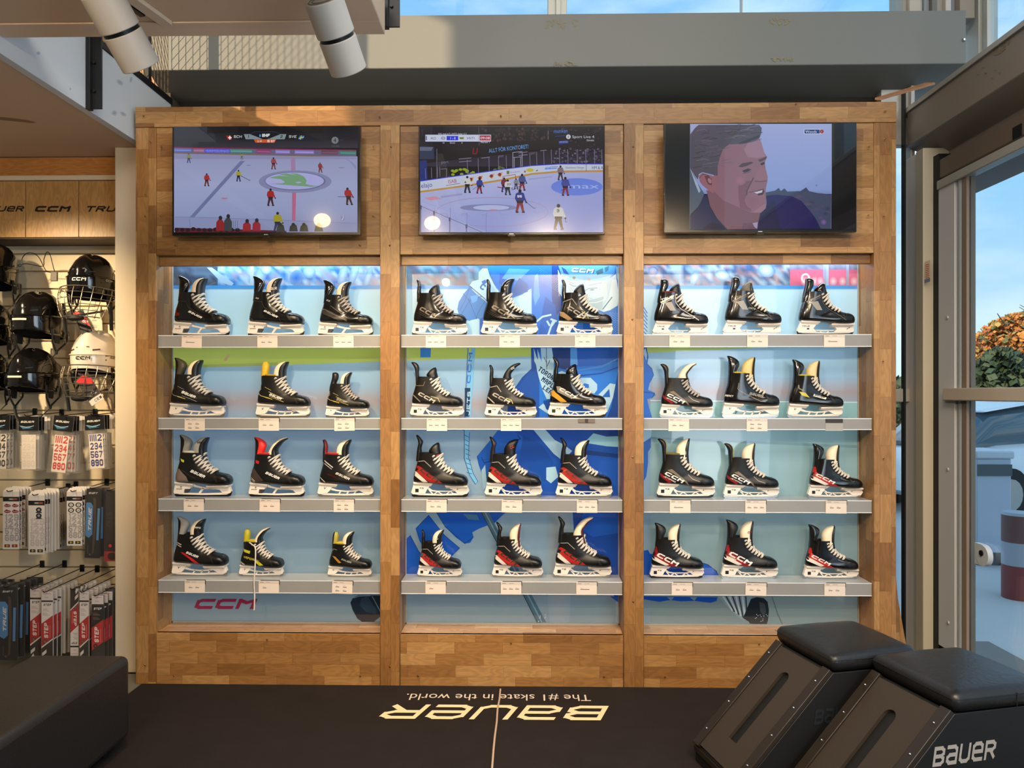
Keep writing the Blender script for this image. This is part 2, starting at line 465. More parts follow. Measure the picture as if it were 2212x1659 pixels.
def window(n, frames, panes, m=ALUL, gl=GLASS):
    e = empty('window_%d' % n); e['kind'] = 'structure'
    f = MB()
    for b in frames: f.box(*b)
    f.build('frame', m, e, bevel=0.003)
    for b in panes: MB().box(*b).build('pane', gl, e)
    return e
Yg = 4.34
m1, m2, m3 = XA(1183, Yg), XA(1224, Yg), XA(1602, Yg)
c0, c1 = XA(1948, Yg), XA(2087, Yg)
fr = [(m1, m2, Yg - .03, Yg + .05, zt, 4.75), (m1 + .045, m2 - .035, Yg - .05, Yg, zt, 4.75), (m3 - .004, m3 + .004, Yg - .01, Yg + .03, zt, 4.75),
      (-2.12, c0, Yg - .02, Yg + .04, zt - .02, zt + .012)]
window(1, fr, [(-2.12, m1, Yg + .01, Yg + .018, zt, 4.75), (m2, m3, Yg + .01, Yg + .018, zt, 4.75), (m3, c0, Yg + .01, Yg + .018, zt, 4.75)])
# corner posts above the beam: several slim profiles of different greys
e = empty('trim_2'); e['kind'] = 'structure'
for (a, b, dy, cc) in ((1948, 1957, 0, (168, 168, 160)), (1957, 1981, -.03, (196, 188, 172)), (1981, 1990, 0, (214, 220, 222)), (1990, 2001, -.02, (150, 160, 168)),
                       (2001, 2012, -.05, (120, 118, 112)), (2012, 2030, -.02, (172, 168, 160)), (2030, 2042, -.05, (206, 202, 190)), (2042, 2058, -.01, (150, 160, 175)), (2058, 2090, -.06, (158, 148, 134))):
    MB().box(XA(a, 4.28), XA(b, 4.28), 4.27 + dy, 4.43, zt - .01, 4.75).build('profile', mat('profile_%d_%d_%d' % cc, cc, .45), e, bevel=.003)
# upper glazing of the right facade
XU = 2.575
fr = [(XU - .03, XU + .05, 4.21, 4.34, 3.0, 4.75), (XU - .02, XU + .04, 4.15, 4.19, 3.3, 4.75), (XU - .03, XU + .05, -3, 4.34, 4.7, 4.8), (XU - .03, XU + .05, -3, 4.34, 2.8, 3.02), (XU - .03, XU + .05, 1.0, 1.08, 3.2, 4.75)]
window(2, fr, [(XU, XU + .008, -3, 4.34, 3.02, 4.75)])
struct('wall_right', MB().box(XU - .05, XU + .1, YN, YB, 4.75, ZC).box(XR, XR + .15, YN, -0.9, 0, 3.3), CREAM)

# right beam, running towards the camera
X1 = 2.19
def zr(s, X): return EYE + s * X
b2 = [(X1, zr(.735, X1)), (X1, zr(.645, X1)), (X1 + .14, zr(.573, X1 + .14)), (X1 + .14, zr(.545, X1 + .14)), (XU + .05, zr(.545, X1 + .14)), (XU + .05, zr(.735, X1))]
rb = struct('trim_3', MB().ext(b2, lambda x, z: (x, YN, z), lambda x, z: (x, 4.29, z)), GREYR, bevel=.004)
fm = MB(); zf = zr(.747, X1)
fm.ext([(X1 - .012, zf), (X1 - .012, zf - .028), (X1 + .03, zf - .028), (X1 + .03, zf)], lambda x, z: (x, YN, z), lambda x, z: (x, 4.29, z))
fm.build('top_flange', ALU, rb, bevel=.002)
pt = Pic(lambda u, v, d: at_x(u, v, X1 - .0008 - d))
for i in range(44):
    t = U(0, 6.28); pt.soft(2163 + 19 * math.cos(t) * U(.3, 1), 103 - 13 * math.cos(t) * .8 + 9 * math.sin(t) * U(.4, 1), U(1, 4), U(1, 3.5), (142, 118, 80), (104, 98, 90), 7, U(0, 3))
for i in range(6): pt.soft(2110 + i * 10 + U(-3, 3), 150 + U(-4, 20), 3, 1.5, (130, 120, 104), (104, 98, 90), 6)
pt.build('glue_residue', pic_mat('glue_print', rough=0.7), rb)
hb = MB()
hb.ext([(X1 + .06, zr(.545, X1 + .14)), (X1 + .06, zr(.520, X1 + .06)), (X1 + .10, zr(.500, X1 + .10)), (XU, zr(.500, X1 + .10)), (XU, zr(.545, X1 + .14))], lambda x, z: (x, YN, z), lambda x, z: (x, 4.29, z))
hd = struct('trim_4', hb, mat('door_head_paint', (96, 84, 74), .45), bevel=.003)
g = MB(); g.box(X1 + .055, X1 + .06, 3.40, 3.46, zr(.52, X1 + .06) - .0, zr(.52, X1 + .06) + .055)
g.build('vent_slot', BLACKM, hd)

# ------------------------------------------------------------------ glass door in the right facade, back glazing strip, corner post
ZR = zr(.494, XR)      # rail under the head
def yx(px, X=XR): return at_x(px, HOR, X).y
cp = empty('trim_5'); cp['kind'] = 'structure'
yA, yB_, yC, yD = yx(1966), yx(1995), yx(2012), yx(2024)
MB().box(XR - .03, XR + .12, yB_, yA, 0, ZR + .25).build('post_face', mat('post_paint', (206, 198, 188), .45, vary=.03), cp, bevel=.004)
MB().box(XR - .045, XR + .10, yC, yB_, 0, ZR + .25).build('post_edge', mat('post_edge_paint', (186, 178, 158), .45), cp, bevel=.004)
MB().box(XR + .01, XR + .12, yD, yC, 0, ZR + .2).build('brush_seal', RUBBER, cp)
pst = Pic(lambda u, v, d: at_x(u, v, XR - .0465 - d))
pst.poly([(1997, 566), (2009, 561), (2009, 600), (1997, 604)], (226, 210, 178)).poly([(1997, 604), (2009, 600), (2009, 608), (1997, 612)], (120, 130, 160))
for i in range(8): pst.poly([(1999, 572 + i * 4), (2007, 570 + i * 4), (2007, 571.6 + i * 4), (1999, 573.6 + i * 4)], (200, 60, 40))
s = pst.build('warning_sticker', pic_mat('sticker_print', rough=.5))
tag(s, 'small cream sticker with red lines on the grey corner post', 'sticker')
dr = empty('door_1', (0, 0, 0)); dr['kind'] = 'structure'
yS, yP = yx(2027), yx(2062)
st = MB(); st.box(XR, XR + .05, yP, yS, 0.02, ZR + .02); st.build('stile', mat('door_paint', (188, 190, 194), .42), dr, bevel=.003)
for a, b, cc in ((2062, 2068, (30, 40, 48)), (2068, 2073, (170, 180, 186)), (2073, 2076, (28, 34, 44)), (2076, 2086, (128, 112, 98))):
    MB().box(XR + .004 + (.012 if cc[0] < 60 else 0), XR + .05, yx(b), yx(a), 0.02, ZR).build('glazing_bead', mat('bead_%d' % cc[0], cc, .4), dr)
MB().box(XR - .01, XR + .05, -0.9, yS, ZR - .002, ZR + .045).build('top_rail', ALU, dr, bevel=.004)
MB().box(XR, XR + .05, -0.9, yS, 0.0, .11).build('bottom_rail', ALU, dr, bevel=.003)
MB().box(XR, XR + .05, 1.4, 1.5, 0.0, ZR).build('stile', ALU, dr, bevel=.003)
MB().box(XR - .035, XR + .04, 1.45, yx(2050), at_x(2100, 866, XR).z, at_x(2100, 838, XR).z).build('push_bar', mat('bar_paint', (178, 168, 154), .4), dr, bevel=.005)
MB().box(XR + .018, XR + .028, -0.9, yx(2086), .1, ZR).build('pane', GLASS, dr)
rv = MB()
for (px, py) in ((2047, 686), (2048, 1014), (2049, 1345)):
    p = at_x(px, py, XR); rv.cyl(p, p + Vector((-.006, 0, 0)), .010, .008, 14)
rv.build('rivet', mat('rivet_paint', (166, 162, 158), .35), dr, smooth=True)
lk = MB(); p = at_x(2126, 1200, XR); lk.cyl(p + Vector((.012, 0, 0)), p + Vector((-.012, 0, 0)), .052, .05, 28); lk.box(XR - .01, XR + .014, p.y, p.y + .06, p.z - .052, p.z + .052)
lo = lk.build('lock_plate', mat('lock_grey', (176, 184, 192), .4), dr, smooth=True)
MB().cyl(p + Vector((-.012, 0, .012)), p + Vector((-.018, 0, .012)), .014, .014, 14).build('keyhole', BLACKM, lo)
pst = Pic(lambda u, v, d: at_x(u, v, XR + .0165 - d))
pst.poly([(2062, 1375), (2079, 1384), (2079, 1412), (2062, 1402)], (205, 40, 40))
pst.line([(2062, 1375.5), (2079, 1384.5), (2079, 1411)], 1.4, (235, 225, 220))
pst.ring(2071, 1398, 5.5, 9, 2.0, (240, 230, 225), 20); pst.poly([(2067, 1388), (2076, 1396), (2070, 1401)], (90, 20, 24))
s = pst.build('notice_sticker', pic_mat('sticker_print', rough=.5)); tag(s, 'small red and white square notice sticker low on the glass door', 'sticker')
# lower back glazing between display wall and corner post, with transom
x0, x1 = XA(1900, Yg), XA(1962, Yg)
fr = [(x0, x1 + .06, Yg - .04, Yg + .04, ZA(868, Yg, 1940), ZA(840, Yg, 1940)), (XA(1958, Yg), XA(1967, Yg), Yg - .05, Yg + .04, 0, 3.3), (x0, x1, Yg - .02, Yg + .04, 2.9, 3.3)]
wn3 = window(3, fr, [(x0, x1, Yg, Yg + .008, 0, 3.0)], ALU)
MB().box(XA(1953.5, Yg - .055), XA(1957, Yg - .055), Yg - .055, Yg - .02, 0, 3.2).build('gasket', RUBBER, wn3)

# ------------------------------------------------------------------ left side: slatwall bay, column, soffit, fascia
ZCE = ZA(318, 3.85, 200)        # low ceiling height at the column
YH = 4.0                        # header panels
yc = (ZCE - EYE) / ((HOR - 341) / F)
lc = struct('ceiling_left', MB().box(-4, -2.03, -1.2, 4.3, ZCE, ZCE + .06), CEILC)
sm = Pic(lambda u, v, d: at_z(u, v, ZCE - .0008 - d))
sm.poly([(0, 253), (14, 254), (40, 257), (60, 260), (79, 265), (66, 266), (52, 264), (30, 262), (0, 259)], (152, 120, 88))
sm.build('stain', pic_mat('stain_print', rough=.8), lc)
col0, col1 = XA(248, 3.85), XA(293, 3.85)
cb = struct('wall_column', MB().box(col0, col1 + .01, 3.85, 4.28, 0, ZCE), CREAM, bevel=.004)
struct('baseboard_left', MB().box(XA(240, 3.84), XA(295, 3.84), 3.835, 3.849, 0, ZA(1459, 3.84, 280)), mat('grey_base', (118, 108, 96), .6))
# fascia (vertical face facing the room)
def zx(px, py, X): return at_x(px, py, X).z
zf0 = ZCE; zf1 = EYE + .815 * 1.99
fa = struct('trim_6', MB().box(-2.03, -1.99, -1.2, 4.12, zf0 - .005, zf1), mat('fascia_white', (208, 214, 220), .5, vary=.05, vscale=2.0), bevel=.002)
pt = Pic(lambda u, v, d: at_x(u, v, -1.9895 + d))
for (cx, cy, rx, ry, r) in ((259, 178, 9, 5, .7), (266, 246, 8, 4, .6), (283, 172, 3, 7, .2), (152, 192, 2, 3, 0), (83, 115, 5, 4, 0), (247, 244, 6, 6, 0)):
    pt.soft(cx, cy, rx, ry, (150, 160, 172), (190, 198, 206), 12, r)
pt.build('scuff_mark', pic_mat('scuff_print', rough=.6), fa)
MB().box(-2.04, -1.985, -1.2, 4.13, zf1, zf1 + .035).build('top_channel', BLACKM, fa, bevel=.002)
# slatwall
sl = MB(); zq = [EYE + (HOR - y) / F * 4.2 for y in (547, 585)]
pit = zq[0] - zq[1]; z = zq[0] + pit * 2
while z > 0.12:
    sl.box(-3.6, col0 + .02, 4.2, 4.225, z - pit + .009, z); z -= pit
sl.box(-3.6, col0 + .02, 4.225, 4.25, 0, ZCE)
slat = struct('wall_slat', sl, mat('slatwall_cream', (222, 206, 176), .55, vary=.02), bevel=.0015)
# header: oak fascia, white rail, lettered panels
hh = empty('brand_header', (-2.8, YH, 2.3))
def rel(o, e): o.parent = e; o.matrix_parent_inverse = Matrix.Translation(-e.location); return o
tag(hh, 'oak header of lettered panels above the helmets', 'sign')
def hz(y): return ZA(y, YH, 120)
xh0, xh1 = -3.6, col0 + .02
rel(MB().box(xh0, xh1, YH, YH + .05, hz(380), hz(340)).build('oak_rail', wood_mat('oak_rail', False, sw=.4, ln=3, cols=[(190, 128, 66), (184, 122, 60), (196, 134, 72)], seam=0, joint=False), bevel=.002), hh)
rel(MB().box(xh0, xh1, YH - .012, YH + .05, hz(390), hz(380)).build('white_rail', mat('cream_rail', (224, 208, 180), .5), bevel=.002), hh)
edges = [-230, -118, 0 - 60, 55, 170, 285]
edges = [-290, -175, -60, 55, 170, 285]
for a, b, t, tx in ((-290, -175, '', 0), (-175, -60, '', 0), (-60, 55, 'BaUeR', -45), (55, 170, 'ccm', 74), (170, 285, 'TRUE', 183)):
    X0 = XA(a, YH) + .002; X1_ = min(XA(b, YH) - .002, xh1)
    pnl = rel(MB().box(X0, X1_, YH, YH + .02, hz(512), hz(391)).build('header_panel', OAKP, bevel=.001), hh)
    if t:
        pc = Pic(lambda u, v, d: at_y(u, v, YH - .001 - d))
        if t == 'BaUeR': pc.text(t, tx, 457, 12, (22, 18, 18), .22, 1.35, .35, .3, fit=94)
        elif t == 'ccm': pc.text('ccm', tx, 457.5, 12.5, (22, 18, 18), .3, 1.55, .3, .3, fit=75)
        else: pc.text('TRUE', tx, 457.5, 12.5, (22, 18, 18), .24, 1.55, .45, .3, fit=86)
        rel(pc.build('lettering', pic_mat('black_lettering', rough=.4)), pnl)
rel(MB().box(xh0, xh1, YH + .002, YH + .2, hz(516), hz(512.3)).build('shade_strip', mat('shade_strip_brown', (62, 44, 30), .6), None), hh)  # dark underside strip; the header's shade is put into its colour
rel(MB().box(xh0, xh1, YH + .05, YH + .2, hz(512), hz(340)).build('header_box', mat('cream_rail', (224, 208, 180), .5)), hh)
# suspended slab with the spotlights
XS = -.53; YS = 2.78; ZS = ZA(74, YS, 500)
sb = struct('ceiling_slab', MB().box(-1.985, XS, -1.4, YS, ZS, ZS + .17), CEILC, bevel=.002)
tr = MB()
tr.box(-1.985, XS, YS - .10, YS, ZS - .006, ZS).box(XS - .10, XS, -1.4, YS - .10, ZS - .006, ZS)
tr.build('edge_trim', mat('slab_trim', (224, 198, 170), .6), sb, bevel=.002)
# flush luminaire hatch seen edge-on at the top left
ht = MB(); pa, pb = at_z(372, 52, ZS - .012), at_z(300, 0, ZS - .012)
dv = (pb - pa); pc_ = Vector((-dv.y, dv.x, 0)).normalized() * .045
hq = [pa, pb + dv, pb + dv - pc_, pa - pc_]
ht.prism([q + Vector((0, 0, -.004)) for q in hq], [q + Vector((0, 0, .012)) for q in hq])
ht.build('track_rail', mat('track_white', (206, 188, 166), .5), sb, bevel=.002)
gq = [q + Vector((0, 0, -.0045)) for q in [pa * .55 + pb * .45 - pc_ * 1.15, pb + dv - pc_ * 1.15, pb + dv - pc_ * 1.6, pa * .55 + pb * .45 - pc_ * 1.6]]
MB().prism(gq, [q + Vector((0, 0, .01)) for q in gq]).build('track_slot', BLACKM, sb)
# black hanging steel angles
def angle_iron(name, loc, w, z0, z1, d, label):
    e = empty(name, loc); tag(e, label, 'steel bracket')
    MB().box(-w / 2, w / 2, 0, .008, z0 - loc[2], z1 - loc[2]).build('web', BLACKM, e, bevel=.001)
    MB().box(-w / 2 - .006, -w / 2 + .014, -d, .008, z0 - loc[2] - .008, z1 - loc[2]).build('flange', BLACKM, e, bevel=.001)
    b = MB(); 
    for k in range(3):
        z = z0 + .08 + k * .13 - loc[2]; b.cyl((-w / 2 + .024, 0, z), (-w / 2 + .024, -.008, z), .007, .007, 6)
    b.build('bolt', BLACKM, e); return e
q = at_x(218, 235, -1.93)
angle_iron('steel_bracket', (-1.955, q.y, q.z), .056, q.z, 3.25, .02, 'black steel angle hanging in front of the pale fascia at upper left')
q = at_y(848, 58, 2.86)
angle_iron('steel_bracket', (q.x, q.y, q.z), .055, q.z, 4.6, .02, 'black steel angle beside the corner of the suspended ceiling slab')
# wire mesh balustrade on the mezzanine edge
wm = empty('mesh_railing', (-2.01, 4.2, zf1)); tag(wm, 'diamond wire mesh balustrade above the pale fascia', 'railing')
wr = MB()
y0, y1, za, zb = 3.1, 4.13, zf1 + .05, zf1 + 1.15
for i in range(40):
    y = y0 + .038 * i
    if y < y1: wr.tube([(0, y - 4.2, za - zf1), (0, y - 4.2, zb - zf1)], .0016, 4)
k = -20
while k < 60:
    ys = y0 + k * .034
    a = (ys, za); b = (ys + (zb - za) * .62, zb)
    # clip to the frame
    t0 = max(0, (y0 - a[0]) / (b[0] - a[0])); t1 = min(1, (y1 - a[0]) / (b[0] - a[0]))
    if t1 > t0:
        wr.tube([(0, a[0] + (b[0] - a[0]) * t0 - 4.2, b[1] + (a[1] - b[1]) * t0 - zf1), (0, a[0] + (b[0] - a[0]) * t1 - 4.2, b[1] + (a[1] - b[1]) * t1 - zf1)], .0014, 4)
    k += 1
wr.build('wire_mesh', mat('mesh_wire', (70, 62, 50), .5, metal=.4), wm)
f = MB(); f.box(-.02, .02, y0 - 4.2, y1 - 4.2, zb - zf1, zb - zf1 + .04)
for y in (3.1, 3.9): f.box(-.015, .015, y - 4.2 - .015, y - 4.2 + .015, .03, zb - zf1)
f.build('rail_frame', BLACKM, wm, bevel=.002)
# warm timber wall of the mezzanine behind the fascia
struct('wall_mezzanine', MB().box(-3.95, -2.16, 5.0, 5.05, ZCE + .1, 4.6), wood_mat('mezzanine_timber', False, sw=.12, ln=1.2, cols=[(196, 138, 78), (206, 150, 90)], seam=.4))
struct('floor_mezzanine', MB().box(-4, -2.04, -1.2, 4.9, zf1 - .14, zf1 - .06), CEILC)
# ------------------------------------------------------------------ display wall
def Z(y): return ZA(y, YF)
ZT, ZTB, ZR0, ZR1, ZBT = Z(226), Z(270), Z(508), Z(549), Z(1371)
PX = [(293, 337), (822, 864), (1347, 1390), (1888, 1936)]
PS = [(XA(a, YF), XA(b, YF)) for a, b in PX]
unit = empty('display_wall', (0, YF, 0))
tag(unit, 'large oak block display wall with three bays of lit shelving', 'display wall')
def rel(o, e):
    o.parent = e; o.matrix_parent_inverse = Matrix.Translation(-e.location); return o
def part(name, mb, m, **kw): return rel(mb.build(name, m, None, **kw), unit)
part('top_rail', MB().box(PS[0][0], PS[3][1], YF - .004, YF + .06, ZTB, ZT), OAKH, bevel=.002)
for i, (a, b) in enumerate(PS):
    o = .010 if i in (1, 2) else 0.0
    part('post', MB().box(a, b, YF - o, YM + .03, 0.0, ZTB), OAKV, bevel=.002)
BAY = [(PS[0][1], PS[1][0]), (PS[1][1], PS[2][0]), (PS[2][1], PS[3][0])]
for a, b in BAY:
    part('screen_panel', MB().box(a + .001, b - .001, YF + .003, YF + .025, ZR0, ZTB), OAKH, bevel=.001)
    part('screen_rail', MB().box(a + .001, b - .001, YF, YF + .10, ZR1, ZR0), OAKH, bevel=.002)
    part('lintel', MB().box(a + .001, b - .001, YF + .035, YF + .06, ZA(572, YF + .035), ZR1), OAKH, bevel=.002)
    part('plinth_panel', MB().box(a + .001, b - .001, YF, YF + .02, 0.0, ZBT), OAKH, bevel=.002)
    part('deck', MB().box(a + .001, b - .001, YF + .002, YM + .02, ZBT - .03, ZBT), OAKD, bevel=.001)
part('back_panel', MB().box(PS[0][0] + .01, PS[3][1] - .01, YM + .03, YM + .06, 0, ZT - .005), mat('dark_board', (70, 58, 46), .7))
part('top_lining', MB().box(PS[0][0] + .01, PS[3][1] - .01, YF + .07, YM + .03, ZT - .02, ZT + .002), mat('pale_board', (190, 170, 140), .6))
sc = MB()
for (px, py) in [(310, 250), (325, 305), (314, 420), (314, 467), (348, 467), (349, 317), (822 + 23, 317), (843, 467), (842, 530), (1368, 317), (1369, 467), (807, 317), (806, 467), (379, 530), (777, 530),
                 (313, 1437), (375, 1460), (577, 1382), (778, 1461), (842, 1440), (903, 1460), (1104, 1390), (1305, 1462), (1368, 1300), (1437, 1462), (1640, 1391), (1910, 467), (1877, 317), (1876, 465), (1911, 300), (1908, 780), (1909, 990),
                 (820, 252), (1082, 250), (1125, 250), (1720, 224), (1912, 240), (1367, 988), (1366, 690)]:
    p = at_y(px, py, YF - .012); sc.ball(p, (.0045, .003, .0045), 8, 5)
part('screw_head', sc, SCREWM, smooth=True)['label'] = 'small round copper screw heads'
wb = MB()
for px in (395, 688, 794, 963, 1118, 1274, 1430, 1585, 1757):
    p = at_y(px, 231 - (px - 395) * .0088, YF + .05); wb.ball((p.x, p.y, ZT + .004), (.007, .006, .006), 8, 5)
part('top_clip', wb, mat('white_plastic', (232, 232, 230), .4), smooth=True)
# lightbox edges at both sides of each bay (slim steel trims)
for a, b in BAY:
    part('mural_trim', MB().box(a + .001, a + .006, YM - .012, YM - .002, ZBT, ZR1).box(b - .006, b - .001, YM - .012, YM - .002, ZBT, ZR1).box(a, b, YM - .012, YM - .002, ZBT, ZBT + .008), ALU)
# sloping oak side board at the right and the long board reaching back to the window
sb = empty('side_board', (PS[3][1], YF + .2, 0)); tag(sb, 'tapered oak board standing behind the right end of the display wall', 'board')
zz = lambda py: ZA(py, YM + .05, 1950)
poly = [(0.0, 0.0), (.10, 0.0), (XA(1963, YM) - PS[3][1], zz(1390)), (XA(1945, YM) - PS[3][1], zz(1290)), (XA(1941, YM) - PS[3][1], zz(1245)), (0.0, zz(1245))]
MB().ext(poly, lambda x, z: (x, 0, z), lambda x, z: (x, .03, z)).build('panel', OAKV, sb, bevel=.001)
tb = empty('roof_board', (PS[3][1] - .1, YM + .06, ZT)); tag(tb, 'thin oak board running from the display wall top back to the window', 'board')
q0 = at_y(1890, 216, YM + .1); q1 = at_y(2000, 183, 4.12)
lp = [q0, q0 + Vector((.035, 0, 0)), q1 + Vector((.05, 0, 0)), q1]
m_ = MB().prism([p - tb.location for p in lp], [p - tb.location + Vector((0, 0, .012)) for p in lp]); m_.build('plank', wood_mat('plank_oak', False, sw=.3, ln=2, cols=[(164, 112, 62), (158, 106, 56)], joint=False), tb)

# ------------------------------------------------------------------ LED strips behind each lintel
for a, b in BAY:
    cx = (a + b) / 2
    zL = ZA(572, YF + .035) + .005
    zL += .035
    s = MB().box(a + .02, b - .02, YM - .045, YM - .03, zL + .004, zL + .014).build('led_strip', mat('led_white', (255, 255, 255), .5, emit=(215, 235, 255), estr=6.0))
    tag(s, 'cool white light strip behind the oak lintel of the %s bay' % ('left' if cx < -.6 else 'middle' if cx < .6 else 'right'), 'light strip', 'light strips above the shelves')
    area('led_strip_light', (cx, YM - .038, zL), (0, .10, -1), 1.9, b - a - .06, .015, (.80, .92, 1.0))

# ------------------------------------------------------------------ the mural
mu = Pic(lambda u, v, d: at_y(u, v, YM - .001 - d), 6e-6)
SK = (178, 222, 248)
mu.vgrad(366, 1862, [(560, (96, 130, 170)), (620, (80, 120, 165)), (622, SK), (745, (166, 214, 242)), (800, (150, 192, 225)), (850, (142, 176, 208)), (868, (146, 154, 168)), (885, (140, 160, 180)), (930, (138, 172, 204)), (1110, (132, 162, 184)), (1290, (124, 148, 164)), (1372, (124, 148, 160))])  # printed ice tones, with some of the strip lights' falloff painted in
def lerp0(a, b, t): return a + (b - a) * t
# grandstand crowd, out of focus
def crowd(x0, x1, pal, bgc, n, s=1.0):
    # out of focus people: colours melt into each other from point to point
    nx = max(2, int((x1 - x0) / 9)); ny = 7
    g = [[tuple(int(lerp0(a, b, .30)) for a, b in zip(random.choice(pal), bgc)) for i in range(nx + 1)] for j in range(ny)]
    for j in range(ny - 1):
        mu.n += 1
        for i in range(nx):
            X = lambda k: x0 + (x1 - x0) * k / nx
            Y = lambda k: 566 + 52.0 * k / (ny - 1)
            mu.poly([(X(i), Y(j)), (X(i + 1), Y(j)), (X(i + 1), Y(j + 1)), (X(i), Y(j + 1))], [g[j][i], g[j][i + 1], g[j + 1][i + 1], g[j + 1][i]], adv=False)
crowd(372, 470, [(70, 90, 110), (50, 66, 90), (90, 120, 150), (60, 80, 100)], (62, 84, 112), 30)
crowd(470, 822, [(60, 130, 215), (190, 225, 245), (150, 150, 185), (110, 170, 225), (30, 100, 200), (150, 190, 225), (170, 160, 190)], (100, 150, 205), 95)
crowd(864, 1060, [(120, 100, 120), (80, 130, 165), (60, 100, 130), (150, 110, 110), (110, 160, 190)], (84, 124, 156), 50)
crowd(1388, 1705, [(190, 200, 215), (60, 80, 110), (150, 110, 120), (200, 150, 140), (90, 120, 160), (150, 190, 215), (50, 90, 150)], (96, 116, 146), 95)
crowd(1705, 1860, [(120, 130, 150), (90, 110, 140), (150, 160, 180)], (100, 112, 140), 26)
for (x, y, rx, ry, c) in ((560, 600, 14, 20, (170, 215, 245)), (575, 582, 12, 12, (190, 230, 250)), (668, 588, 14, 14, (175, 220, 245)), (740, 595, 10, 22, (170, 200, 230)), (765, 590, 9, 26, (160, 205, 240)), (795, 600, 8, 26, (160, 205, 240)), (640, 600, 14, 18, (40, 110, 210)),
                          (1560, 594, 16, 11, (205, 222, 232)), (1500, 600, 9, 16, (190, 205, 220)), (1655, 585, 18, 14, (210, 228, 238)), (1410, 588, 10, 10, (200, 170, 165))):
    mu.soft(x, y, rx, ry, c, (110, 150, 200), 12, .3)
mu.poly([(447, 578), (458, 578), (505, 612), (500, 618), (478, 610)], (150, 190, 225))
mu.rect(1707, 582, 1860, 617, (214, 104, 136)); mu.rect(1778, 566, 1788, 617, (150, 160, 190)); mu.rect(1828, 566, 1834, 617, (150, 160, 190))
for x in (1738, 1760, 1772, 1800, 1820, 1845): mu.soft(x, 608, 9, 11, (235, 205, 220), (214, 110, 140), 10)
mu.ring(1740, 601, 8, 9, 4, (235, 210, 222), 14)
for (a, b, c) in ((540, 548, (170, 200, 225)), (1785, 1790, (160, 180, 205))): mu.rect(a, 570, b, 618, c)
mu.rect(366, 616.5, 1862, 624, (62, 150, 232))
# green line of the rink, slanting
mu.poly([(366, 750), (1700, 746), (1700, 748), (1407, 762), (1146, 770), (876, 779), (600, 789), (366, 796)], (186, 210, 104))
mu.poly([(366, 790), (600, 783), (600, 789), (366, 796)], (166, 190, 104))
mu.poly([(908, 752), (931, 752), (930, 772), (908, 772)], (56, 130, 214))
for (x0, x1, y) in ((372, 820, 866), (876, 1160, 872), (1405, 1856, 846)):
    mu.vgrad(x0, x1, [(y - 30, (146, 180, 212)), (y, (158, 154, 164)), (y + 14, (150, 160, 176)), (y + 36, (140, 172, 202))])
mu.poly([(1405, 864), (1856, 868), (1856, 871), (1405, 866)], (186, 220, 228))
mu.vgrad(1405, 1856, [(870, (138, 186, 192)), (905, (132, 180, 188)), (1000, (140, 176, 184)), (1110, (134, 164, 172)), (1250, (122, 146, 152)), (1352, (118, 140, 146))])  # right bay ice, same downward falloff painted into the tones
mu.poly([(1405, 944), (1600, 952), (1856, 962), (1856, 968), (1600, 957), (1405, 948)], (118, 156, 170))
mu.poly([(1330, 1107), (1345, 1107), (1345, 1348), (1330, 1348)], (146, 160, 168))
mu.soft(1208, 1180, 28, 260, (150, 158, 162), (128, 154, 172), 16)
# player in a blue jersey
B1, B2, B3, NV, LB, WB = (38, 120, 222), (28, 96, 196), (24, 74, 158), (16, 44, 96), (84, 160, 236), (170, 212, 236)
def P(c, *pts): mu.poly([(pts[i], pts[i + 1]) for i in range(0, len(pts), 2)], c)
P(B1, 1050, 574, 1206, 574, 1206, 600, 1160, 604, 1148, 622, 1128, 636, 1104, 645, 1084, 640, 1070, 615)
P(B2, 1080, 590, 1120, 600, 1095, 622, 1078, 612); P(LB, 1100, 580, 1145, 582, 1120, 606, 1084, 602)
P((40, 100, 180), 1122, 600, 1140, 614, 1140, 630, 1110, 640, 1106, 625)
P(B1, 1148, 574, 1347, 574, 1347, 1000, 1150, 1000)
P(LB, 1155, 596, 1162, 590, 1166, 640, 1156, 660, 1152, 640); P(B3, 1192, 574, 1216, 574, 1216, 660, 1198, 690, 1192, 640)
P(B2, 1178, 640, 1200, 660, 1212, 760, 1160, 760, 1168, 690)
for i in range(14):
    for j in range(8): mu.ell(1166 + i * 3.2 + j * .9, 580 + j * 4.2 + i * 2.0, .8, .6, (84, 160, 240), 6)
for i in range(9):
    for j in range(10): mu.ell(1318 + i * 3, 676 + j * 5 + (i % 2) * 2, .8, .9, (130, 190, 244), 6)
for i in range(6):
    for j in range(6): mu.ell(1243 + i * 3, 700 + j * 3.4, .8, .9, (160, 210, 250), 6)
mu.line([(1160, 694), (1172, 684), (1190, 680)], 4, WB); mu.line([(1184, 724), (1190, 706), (1200, 692)], 4, WB)
mu.text('T', 1184, 700, 14, WB, .3, 1.1, .1, rot=.35); mu.line([(1182, 694), (1187, 703)], 4, WB)
